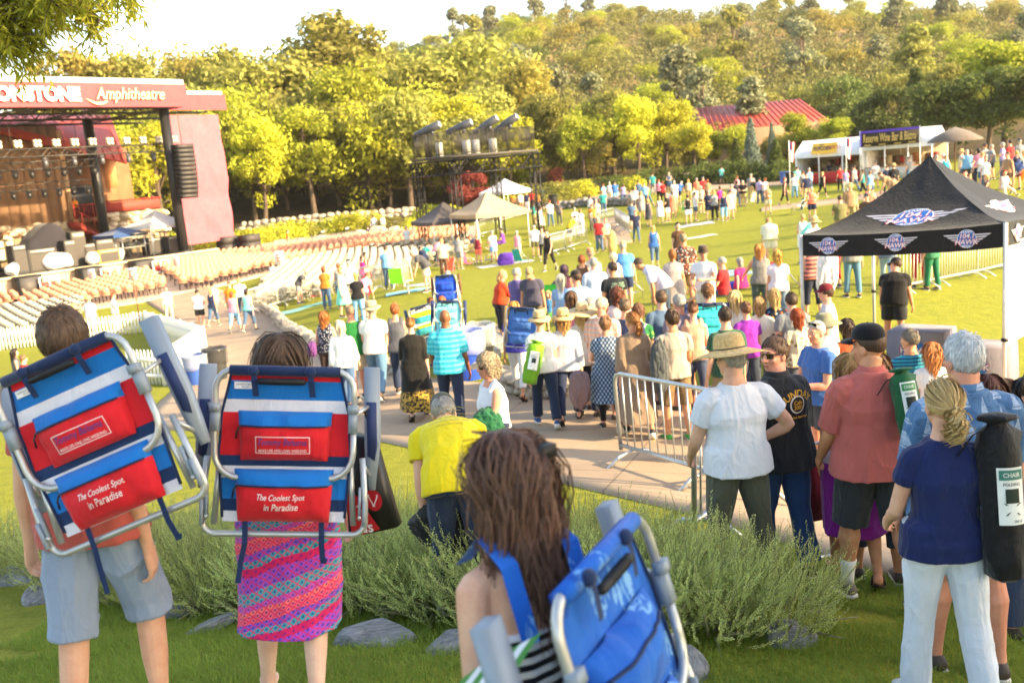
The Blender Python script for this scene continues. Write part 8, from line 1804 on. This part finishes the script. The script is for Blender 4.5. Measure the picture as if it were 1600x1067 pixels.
chair('blue palm print backpack chair with grey armrests in the foreground', pc, orient(62, 1, 14), 'palm', fine=True)
chair('teal backpack chair carried in the queue', W(1108, 508, depth_of('carrying the teal') - .28), orient(8, -4, 8), 'teal', scale=1.0)
chair('white and yellow striped backpack chair on a child', W(663, 502, depth_of('striped yellow') - .26), orient(10, 10, 8), 'yellow', scale=1.0); chair('aqua backpack chair beside the yellow striped one', W(700, 496, depth_of('an aqua') - .26), orient(-6, -4, 8), 'aqua', scale=1.02)
chair('royal blue backpack chair with wooden arms on the lawn', W(697, 452, depth_of('a royal blue') - .28), orient(-4, 2, 8), 'royal', scale=1.1); chair('sky blue chair with wooden arms on the purple shirted woman', W(816, 512, depth_of('carrying a blue chair') - .26), orient(-25, -4, 6), 'sky', scale=.98)
chair('navy and white chair held by a woman at far right', W(1590, 258, 42), orient(0, 30, 8), 'navyst', scale=1.0)
q = MB()
for sg in (-.10, .09):
 pts = [wB.at(.62)[0] + np.array([sg, -.16, 0]), wB.at(.88)[0] + np.array([sg, -.10, .02]), wB.at(.93)[0] + np.array([sg * .9, .0, .035]), wB.at(.84)[0] + np.array([sg * 1.0, .085, 0])]
 pts = np.array(pts)
 for a, b in zip(pts[:-1], pts[1:]): q.add([a - [.025, 0, 0], a + [.025, 0, 0], b + [.025, 0, 0], b - [.025, 0, 0]], [(0, 1, 2, 3)]);
o = q.obj('shoulder_straps', fab('palm'), wr); o['kind'] = 'stuff'
MB().box(wB.hc - wB.hf * .105 * 1.0 + wB.hu * .07, (.07, .03, .03)).obj('hair_clip', BLACK, wr)
r = empty('towel', W(700, 1050, 1.95), R(58), 'green and white striped towel held at the foreground', 'towel'); q = MB();
for k in range(7):
 P0 = np.array([[(-.22 + .44 * i / 9, -.10 + k * .03 + .01 * math.sin(i), .03 * math.sin(i * .7) - .02 * k) for i in range(10)], [(-.22 + .44 * i / 9, -.10 + (k + 1) * .03 + .01 * math.sin(i), .03 * math.sin(i * .7) - .02 * (k + 1)) for i in range(10)]]); q.grid(P0, k % 2)
q.obj('cloth', [cloth('#3a8a2c', .3), cloth('#e8ecec', .3)], r, True)
# ------------------------------------------------------------------ bags and jackets
def chair_bag(label, p0, p1, rad, col, tag_=None, cord=True, grp='chair bags'):
 p0, p1 = np.asarray(p0, float), np.asarray(p1, float); d = p1 - p0; L = np.linalg.norm(d); d /= L; r = empty('chair_bag', p0, 0, label, 'bag', grp); a = np.cross(d, [0, 1, .2]); a /= np.linalg.norm(a); b = np.cross(d, a); an = np.linspace(0, 2 * math.pi, 20, endpoint=False); rings = []
 for t, k in ((-.10, .25), (-.085, .85), (-.06, .95), (-.035, .45), (-.015, .55), (.03, .95), (.15, 1.0), (.35, 1.04), (.6, 1.0), (.85, .98), (.97, .92), (1.0, .55)):
  c = d * L * t; w_ = 1 + .09 * np.sin(an * 5 + t * 9) + .07 * np.sin(an * 3 + t * 21) + .05 * np.sin(an * 7 - t * 33); rings.append(c + np.outer(np.cos(an) * rad * k * w_, a) + np.outer(np.sin(an) * rad * k * w_ * .9, b))
 MB().rings(rings).obj('sleeve', cloth(col, .5, .55), r, True)
 if cord: MB().tube([d * L * -.04 + b * rad * .5, d * L * -.02 - a * rad * 1.2 + EZ * -.04, d * L * .03 - a * rad * 2.0 + EZ * -.10], .004, 5).obj('drawcord', BLACK, r)
 if tag_:
  f = np.array([0, -1., 0]); f = f - d * (f @ d); f /= np.linalg.norm(f); s_ = np.cross(f, -d);
  if s_[0] < 0: s_ = -s_
  su = lambda u, v: d * L * .42 + np.outer(u, s_) - np.outer(v, d) + f * rad * 1.05 + np.outer(-(np.asarray(u) ** 2) / rad * .55, f); D = Decal(su, f); D.rect(-rad * .62, -.13, rad * .62, .13, 0, .006); D.rect(-rad * .55, .075, rad * .55, .12, 1, .010); D.text('CHAIR', 0, .098, h=.02, w=rad * .8, mi=0, lift=.013); D.text('FOLDING', 0, .055, h=.014, w=rad * .8, mi=2, lift=.010)
  D.rect(-.030, -.03, .030, .035, 2, .010);
  for x0, x1 in ((-.035, .03), (.035, -.03)): D.poly([(x0 - .004, -.03), (x0 + .004, -.03), (x1 + .004, -.085), (x1 - .004, -.085)], 2, .010)
  D.text('250 LB', .02, -.112, h=.012, w=.04, mi=2, lift=.010); D.obj('label_print', [plain('#e4e8e4', .5), plain(tag_, .5), plain('#1c2c24', .5)], r)
 return r
sd_ = depth_of('salmon shirt'); chair_bag('green chair bag slung on the salmon shirted man', W(1408, 585, sd_ - .22), W(1428, 690, sd_ - .26), .078, '#1b5a34', '#3c8a4c')
nd = depth_of('blond woman in navy'); chair_bag('black chair bag with chair label on the navy shirted woman', W(1558, 668, nd - .14), W(1572, 905, nd - .10), .092, '#17181b', '#3c7a6c')
td = depth_of('turquoise bag'); chair_bag('turquoise chair bag on the flower print shirt', W(1222, 505, td - .22), W(1248, 595, td - .24), .085, '#1aa0bc', '#8a8c84'); gd = depth_of('a green chair bag'); chair_bag('lime green chair bag on the straw hat woman', W(838, 538, gd - .20), W(826, 600, gd - .24), .11, '#6aa01e', '#d8dcd0')
def folded(label, loc, size, col, seed, name='jacket', rot=0, cat='jacket'):
 r = empty(name, loc, rot, label, cat); bm = bmesh.new(); bmesh.ops.create_icosphere(bm, subdivisions=5, radius=.5); co = np.array([v.co[:] for v in bm.verts]); co = np.sign(co) * np.abs(co * 2) ** .8 / 2; q = co + .16 * np.stack([vnoise(co * 4 + seed), vnoise(co * 4 + seed + 9), vnoise(co * 4 + seed + 17)], 1)
 d = (1 - np.abs(vnoise(q * [3, 3, 2] * 2 + seed))) ** 2 * .10 + .12 * vnoise(co * 2.3 + seed + 40) + (1 - np.abs(vnoise(q * [9, 9, 4] + seed))) ** 3 * .06; nr = co / (np.linalg.norm(co, axis=1)[:, None]); co = co + nr * d[:, None]; lo_ = np.clip(.2 - co[:, 2], 0, 1); co[:, 0] += .45 * lo_ * vnoise(co * [3, 3, 1] + seed + 60); co[:, 2] -= .55 * lo_ * np.maximum(0, vnoise(co * [4, 4, .5] + seed + 71)); co = co * size
 for v, c in zip(bm.verts, co): v.co = c
 m = bpy.data.meshes.new(name); bm.to_mesh(m); bm.free(); m.polygons.foreach_set('use_smooth', np.ones(len(m.polygons), bool)); link('folds', m, cloth(col, .3, .7), r); return r
jd = depth_of('holding a green jacket'); folded('dark green jacket draped over the forearm of the woman in sunglasses', W(762, 660, jd - .18), (.26, .18, .22), '#1c5a3c', 3); md = depth_of('cold shoulder dress'); folded('mauve jacket carried by the woman in printed dress', W(905, 608, md - .12), (.26, .16, .44), '#7e6668', 5); bd = depth_of('boy in grey tee'); folded('charcoal jacket hanging over the shoulder of the boy', W(1032, 572, bd - .16), (.22, .12, .52), '#4a4e50', 8)
ad = depth_of('auburn woman in navy'); folded('purple handbag on the navy spotted top', W(488, 545, ad - .05), (.14, .24, .26), '#6a3c7c', 4, 'handbag', cat='handbag'); folded('dark floral handbag held by the purple haired woman', W(870, 452, 26.5), (.3, .2, .42), '#3c2c48', 6, 'handbag', cat='handbag'); folded('navy cap bag hanging below the green jacket', W(785, 690, jd - .10), (.22, .18, .20), '#1c2650', 11, 'bag', cat='bag')
hd = depth_of('purple patterned wrap'); r = empty('tote_bag', W(572, 765, hd - .10), R(-18), 'black and red tote bag hanging beside the patterned skirt', 'bag'); Mt = orient(0, 16); q = MB(); n = 10
pf = [(-.085, -.20), (.13, -.15), (.10, .0), (.06, .22), (-.03, .24), (-.08, 0)]
q.rings([np.array([(x, -.035, z) for x, z in pf]) @ np.eye(3), np.array([(x * 1.04, 0, z * 1.02) for x, z in pf]), np.array([(x, .035, z) for x, z in pf])]); q.obj('body', plain('#1b1b1d', .35, 0, .3, 8), r, True)
D = Decal(flat((.035, -.037, -.03), (1, 0, 0), EZ), (0, -1, 0)); D.ell(.015, 0, .038, .046, 0, .004); t = np.linspace(-2.5, 2.5, 14);
for sx, ph in ((-1, 0), (1, math.pi)):
 c = np.stack([.015 + sx * .011 + .011 * np.sin(t + ph) * .8, .026 * np.cos(np.linspace(0, math.pi, 14))], 1); D.add(np.concatenate([c - [.0025, 0], c + [.0025, 0]]), [(i, i + 1, 15 + i, 14 + i) for i in range(13)], 1, .008)
D.poly([(-.10, -.165), (.03, -.125), (-.06, .02), (-.115, .03)], 0, .004); D.text('positive', -.045, -.05, h=.018, mi=1, lift=.008, rot=-1.0); D.text('ds', -.03, -.115, h=.05, mi=1, lift=.008, rot=.1); D.obj('print', [plain('#c01c28', .5), plain('#f0eeee', .5)], r)
MB().tube([(-.03, 0, .23), (-.03, -.02, .34), (.05, -.02, .34), (.06, 0, .21)], .008, 6).obj('handle', BLACK, r)
def shirt_print(t, items, mats, q=.66, dx=0):
 r, B = by_label(t); c, rr, f, tt = B.at(q); a, b = B.wd(q); su = lambda u, v: c + np.outer(u, rr) + np.outer(v, tt) - np.outer(np.sqrt(np.maximum(0, 1 - (np.abs(u) / (a * 1.25)) ** 2.4)) * (b + .047), f); D = Decal(su, -f); items(D); D.obj('back_print', mats, r)
shirt_print('man in black printed', lambda D: (D.text('SUNDAY', .0, .10, h=.055, mi=0, lift=.004, arc=.16, bold=.02), D.ell(0, .02, .065, .065, 1, .004), D.ell(0, .02, .055, .055, 2, .008), D.text('Cafe', 0, .035, h=.03, mi=0, lift=.012), D.text('2001', 0, .0, h=.03, mi=0, lift=.012), D.text('Bonita Springs', 0, -.075, h=.022, w=.18, mi=0, lift=.004, bold=.015)), [plain('#d8a838', .6), plain('#d8d8d4', .6), plain('#1c1c20', .6)])
shirt_print('yellow shirt and jeans', lambda D: [D.text(s_, dx_, z_, h=.022, w=w_, mi=0, lift=.006, bold=.006) for s_, dx_, z_, w_ in (('MUSIC FESTIVAL', 0, .12, .24), ('on the river', 0, .08, .2), ('ORCHESTRA  BAND  CHOIR', 0, .03, .26), ('STRINGS   WINDS   REEDS', 0, -.01, .25), ('friends of the summer stage', 0, -.05, .26), ('VOLUNTEER', 0, -.10, .18))], [plain('#8a7a1c', .7)], .62)
shirt_print('pale green print', lambda D: (D.text('ON THE', .03, .09, h=.05, mi=0, lift=.005, bold=.01), D.text('NORTH', .03, .03, h=.06, mi=0, lift=.005, bold=.01), D.text('SHORE', .0, -.04, h=.06, mi=0, lift=.005, bold=.01)), [plain('#8aa890', .7)], .62)
# ------------------------------------------------------------------ black promotional tent
def promo():
 d = 15.6; L = W(1251, 367, d); Rr = W(1571, 348, d / 1.15); u = Rr - L; pr = np.array([-u[1], u[0], 0]); pr = pr if pr[1] > 0 else -pr; RL = L + pr; RR = Rr + pr; RL[2] = L[2] - .0; RR[2] = Rr[2]; cen = (L + Rr + RL + RR) / 4; kx = W(1452, 243, (cen - C0) @ Fv); ap = cen.copy(); ap[2] = kx[2]
 zf = gz(cen[0], cen[1]); r = empty('promotional_tent', (cen[0], cen[1], zf), 0, 'black pop-up tent with radio station logos beside the queue', 'tent'); o0 = np.array([cen[0], cen[1], zf]); CB = cloth('#17171a', .35, .6); n = 22
 def side(A, B):
  P = []
  for i in range(n):
   v = i / (n - 1); zz = v ** 1.55; row = []
   for j in range(n):
    t = j / (n - 1); b = A + (B - A) * t; p = b * (1 - v) + ap * v; p = p.copy(); e = b[2]; p[2] = e + (ap[2] - e) * zz - .05 * math.sin(t * math.pi) * (1 - v) + .012 * float(vnoise(np.array([[t * 5, v * 6, A[0]]]))[0]); row.append(p - o0)
   P.append(row)
  return np.array(P)
 def surf_roof(A, B):
  P = side(A, B); Lg = np.linalg.norm(B - A)
  def f(u_, v_):
   out = []
   for a, b in zip(u_, v_):
    v = min(max(b, 0), .97); t = min(max(.5 + a / (Lg * (1 - v)), 0), 1); y, x = v * (n - 1), t * (n - 1); i, j = min(int(y), n - 2), min(int(x), n - 2); fy, fx = y - i, x - j; out.append((P[i, j] * (1 - fx) + P[i, j + 1] * fx) * (1 - fy) + (P[i + 1, j] * (1 - fx) + P[i + 1, j + 1] * fx) * fy)
   return np.array(out)
  return P, f, Lg
 LM = [plain('#2a6cb8', .6), plain('#e6e4ea', .6), plain('#c03038', .6), plain('#c0bec8', .6)]
 def logo(D, cx, cy, w_, ky=1.0):
  e = w_ * .19; Y = lambda v: cy + v * ky
  for sg in (-1, 1):
   for k in range(4): x0, x1 = .06, (.5 - .075 * k); y0 = .085 - .052 * k; D.add([(cx + sg * x0 * w_, Y((y0 - .016) * w_)), (cx + sg * (x1 - .05) * w_, Y((y0 - .016) * w_)), (cx + sg * x1 * w_, Y((y0 + .016) * w_)), (cx + sg * x0 * w_, Y((y0 + .016) * w_))], [(0, 1, 2, 3)], 3, .006)
  t = np.linspace(0, 2 * math.pi, 40, endpoint=False)
  for k, (a, mi, lf) in enumerate(((1.06, 1, .009), (1.0, 0, .012))): D.add(np.concatenate([[[cx, Y(0)]], np.stack([cx + e * a * np.cos(t), Y(0) + e * a * np.sin(t) * ky * 1.0], 1)]), [(0, 1 + i, 1 + (i + 1) % 40) for i in range(40)], mi, lf)
  D.text('104.1', cx + .01 * w_, Y(.066 * w_), h=.118 * w_ * ky, w=.31 * w_, mi=2, lift=.015, bold=.05, shear=.2); D.text('104.1', cx + .01 * w_, Y(.066 * w_), h=.100 * w_ * ky, w=.290 * w_, mi=1, lift=.018, bold=.008, shear=.2); D.text('HAWK', cx, Y(-.066 * w_), h=.128 * w_ * ky, w=.50 * w_, mi=2, lift=.015, bold=.045, shear=.2); D.text('HAWK', cx, Y(-.066 * w_), h=.105 * w_ * ky, w=.475 * w_, mi=1, lift=.018, bold=.012, shear=.2)
  D.text('CLASSIC', cx, Y(.155 * w_), h=.045 * w_ * ky, w=.24 * w_, mi=1, lift=.016, bold=.03); D.text('ROCK', cx, Y(-.16 * w_), h=.045 * w_ * ky, w=.18 * w_, mi=1, lift=.016, bold=.03); D.text('THE', cx - .165 * w_, Y(-.045 * w_), h=.02 * w_ * ky, w=.05 * w_, mi=2, lift=.02)
 out = cen
 for k, (A, B, nm) in enumerate(((L, Rr, 'front'), (Rr, RR, 'right'), (RR, RL, 'rear'), (RL, L, 'left'))):
  P, f, Lg = surf_roof(A, B); nr = (A + B) / 2 - cen; nr[2] = 0; nr /= np.linalg.norm(nr); o = MB().grid(P).obj('roof_panel', CB, r, True); V = []
  for v in np.linspace(.34, 0, 4): V.append(P[0] + [0, 0, -v] + nr * (.015 * np.sin(np.linspace(0, 9, n)) * v)[:, None])
  vo = MB().grid(np.array(V)).obj('valance', CB, r, True)
  if k < 2:
   D = Decal(f, nr * .8 + [0, 0, .6]); logo(D, .10 if k == 0 else .0, .29, 1.55 if k == 0 else 1.3, .42); D.obj('roof_logo', LM, o); E = (B - A) / Lg; base = (A + B) / 2 - o0; D = Decal(flat(base + [0, 0, -.20] + nr * .012, E, EZ), nr)
   for x in ((-1.06, .0, 1.02) if k == 0 else (-.95, .1, 1.1)): D = Decal(flat(base + [0, 0, -.20] + nr * .012, E, EZ), nr); logo(D, x, 0, .66, 1.0); D.obj('valance_logo', LM, vo)
 for A in (L, Rr, RL, RR):
  g_ = np.array([A[0], A[1], gz(A[0], A[1])]) - o0; MB().box((g_ + (A - o0)) / 2, (.045, .045, A[2] - o0[2] - g_[2])).obj('leg', plain('#d4d0c8', .4, .3), r); MB().box(g_ + [0, 0, .45 * (A[2] - o0[2] - g_[2])], (.07, .07, .05)).obj('leg_joint', GRIP, r)
 nr = (Rr + RR) / 2 - cen; nr[2] = 0; nr /= np.linalg.norm(nr); Q = np.array([[Rr + (RR - Rr) * t + [0, 0, -.32 - 1.5 * v] - nr * .01 * math.sin(t * 14) - o0 for t in np.linspace(.02, .98, 20)] for v in np.linspace(0, 1, 8)]); MB().grid(Q).obj('side_wall', cloth('#b4b2ba', .3), r, True)
 e = u / np.linalg.norm(u) * [1, 1, 0]; pn = pr / np.linalg.norm(pr)
 for k, (t0, col, lab) in enumerate(((.45, '#8a8694', 'grey draped table with logo under the black tent, left'), (1.45, '#8a8694', 'grey draped table under the black tent, right of the first'))):
  c = (L + RL) / 2 * [1, 1, 0] + e * (t0 + .6) + pn * 1.0; z = gz(c[0], c[1]); tb = empty('draped_table', (c[0], c[1], z), math.atan2(e[1], e[0]), lab, 'table', 'draped tables'); q = MB(); q.rings([np.array([(x * k_, y * k_, zz) for x, y in ((-.48, -.36), (.48, -.36), (.48, .36), (-.48, .36))]) for zz, k_ in ((.02, 1.06), (.4, 1.03), (.74, 1.0), (.75, .99))]); q.obj('drape', cloth(col, .3), tb)
  D = Decal(flat((0, -.385, .42), (1, 0, 0), EZ), (0, -1, 0)); D.ell(0, 0, .2, .17, 0, .012); D.text('HAWK', 0, 0, h=.12, w=.5, mi=2, lift=.016, bold=.06); D.text('HAWK', 0, 0, h=.10, w=.47, mi=1, lift=.02, bold=.02); D.obj('drape_logo', LM, tb)
promo()
# ------------------------------------------------------------------ things on the lawn
def lawn_chair(px, py, col, label, yaw=0, low=True, arm=ALU, col2=None):
 P = G(px, py); r = empty('lawn_chair', P, R(yaw), label, 'lawn chair', 'chairs set out on the lawn'); F = cloth(col, .3); h = .28
 for sg in (-1, 1): MB().tube([(sg * .28, -.25, 0), (sg * .28, -.25, .5), (sg * .28, .25, .5), (sg * .28, .25, 0)], .014, 6).obj('arm_frame', arm, r); MB().tube([(sg * .25, .28, .25), (sg * .25, -.38, .85)], .014, 6).obj('back_tube', arm, r)
 g = np.array([[(-.25 + .5 * i / 5, .28 - .5 * t, .26 - .04 * math.sin(t * 3)) for i in range(6)] for t in np.linspace(0, 1, 6)]); MB().grid(g).obj('seat', F, r, True); g = np.array([[(-.25 + .5 * i / 5, -.22 - .16 * t, .26 + .6 * t) for i in range(6)] for t in np.linspace(0, 1, 6)]); MB().grid(g).obj('backrest', cloth(col2, .3) if col2 else F, r, True); return r
for a in [(497, 470, '#c0281c', 'red chair being opened by the bending man'), (735, 418, '#d8406a', 'pink plaid chair near the tower foot'), (766, 412, '#2450a8', 'blue chair with shade right of the pink plaid chair'), (702, 432, '#d8503a', 'orange red chair behind the cream shirted man'), (622, 452, '#6ac01c', 'lime green chair near the man in blue shirt'), (815, 415, '#2aa8a8', 'teal chair before the pink topped woman'), (862, 490, '#2c9a3c', 'green and blue chair beside the blond child'), (1090, 470, '#e0a83a', 'yellow chair held by the man in fedora'), (1062, 335, '#6ac830', 'lime chair in the back lawn crowd'), (1050, 320, '#c8301c', 'red chair in the back lawn crowd'), (1171, 322, '#c8b898', 'beige chair at the lawn footpath'), (1225, 462, '#8a2a30', 'dark red folded chair beside the lilac topped woman'), (985, 470, '#2a3a90', 'navy chair before the bending checked shirt'), (1040, 490, '#d8d0b0', 'cream framed chair behind the grey dress'), (1246, 335, '#2c5a50', 'dark teal chair carried low by the coral topped woman'), (540, 470, '#3a7a5a', 'small green chair by the aqua dress')]: lawn_chair(*a, yaw=random.uniform(-180, 180))
def blanket(px, py, w_, h_, col, label, yaw=0, lift=.02):
 P = G(px, py); r = empty('blanket', P, R(yaw), label, 'blanket', 'blankets on the lawn'); X = np.linspace(-w_ / 2, w_ / 2, 16); Y = np.linspace(-h_ / 2, h_ / 2, 12); M = rotz(R(yaw)); g = []
 for y in Y:
  row = []
  for x in X: q = M @ np.array([x, y, 0]) + P; row.append((x, y, gz(q[0], q[1]) - P[2] + lift + .02 * float(vnoise(np.array([[x * 3, y * 3, px]]))[0])))
  g.append(row)
 MB().grid(np.array(g)).obj('cloth', cloth(col, .5), r, True)
blanket(455, 487, 3.2, 1.3, '#3fae9c', 'sea green blanket spread by the mustard topped woman', 20); blanket(1110, 432, 2.6, 1.8, '#5a8aa0', 'blue grey blanket under the pink shirted woman', 10); blanket(640, 455, 1.8, 1.0, '#58b8c8', 'light blue mat near the bending man in cream shorts', 5); blanket(790, 413, 3.0, 1.2, '#c8c4c0', 'pale striped blanket in front of the tower', 15); blanket(1085, 352, 2.2, 1.2, '#b0b4b8', 'grey tarp in the back lawn crowd', 0); blanket(1085, 372, 2.2, 1.0, '#c8c0ac', 'pale blanket lying alone on the open lawn', 5)
folded('purple beanbag cushion under the light tower', G(791, 414) + [0, 0, .3], (.7, .5, .6), '#4c2a96', 21, 'cushion', cat='cushion'); folded('tan canvas sack carried by the red shirted man', G(958, 396) + [0, 0, .5], (.35, .25, .85), '#c8a468', 23, 'sack', cat='sack'); folded('red backpack on the black topped woman by the barriers', W(571, 446, 35.5), (.35, .25, .6), '#b02038', 25, 'backpack', cat='backpack'); folded('white towel held beside the striped coral top', W(1294, 425, 19.3), (.35, .25, .75), '#e8e4e0', 27, 'towel', cat='towel'); folded('black backpack lying behind the hedge by the yellow shirt', W(715, 800, 6.4), (.45, .3, .28), '#17181a', 29, 'backpack', cat='backpack')
r = empty('folding_cot', G(655, 456), R(10), 'white low cot frame on the lawn edge', 'cot');
for x in (-.4, .4): MB().tube([(x, -.2, 0), (x, -.2, .25), (x, .2, .25), (x, .2, 0)], .02, 6).obj('leg', WHITE, r)
MB().box((0, 0, .26), (.95, .5, .03)).obj('bed', WHITE, r)
md2 = depth_of('black printed shirt') + .5; r = empty('folded_chair', W(1283, 720, md2) * [1, 1, 0] + [0, 0, gz(*W(1283, 720, md2)[:2])], R(12), 'folded wine red chair with grey frame behind the black shirted man', 'lawn chair')
MB().box((0, 0, .62), (.30, .06, .5)).obj('fabric', cloth('#6a1428', .3), r)
for x in (-.17, .17): MB().tube([(x, 0, .12), (x, 0, .95)], .014, 8).obj('tube', ALU, r, True)
MB().tube([(-.17, -.02, .12), (-.12, -.02, .06), (.12, -.02, .06), (.17, -.02, .12)], .014, 8).obj('foot_bar', ALU, r, True); MB().tube([(-.17, -.02, .95), (-.12, -.02, 1.0), (.12, -.02, 1.0), (.17, -.02, .95)], .014, 8).obj('top_bar', ALU, r, True)
flush()
# ------------------------------------------------------------------ warm evening air
hz = MB().box((0, 430, 60), (4600, 1040, 140)).obj('haze', bpy.data.materials.new('haze'))
hm = hz.data.materials[0]; hm.use_nodes = True; hn = hm.node_tree; hn.nodes.clear(); ho = hn.nodes.new('ShaderNodeOutputMaterial'); hv = hn.nodes.new('ShaderNodeVolumePrincipled')
hv.inputs['Color'].default_value = (.96, .92, .84, 1); hv.inputs['Density'].default_value = .00016; hv.inputs['Anisotropy'].default_value = .2
hn.links.new(hv.outputs[0], ho.inputs['Volume']); tag(hz, 'thin warm evening haze over the grounds and hill', 'haze', kind='stuff')
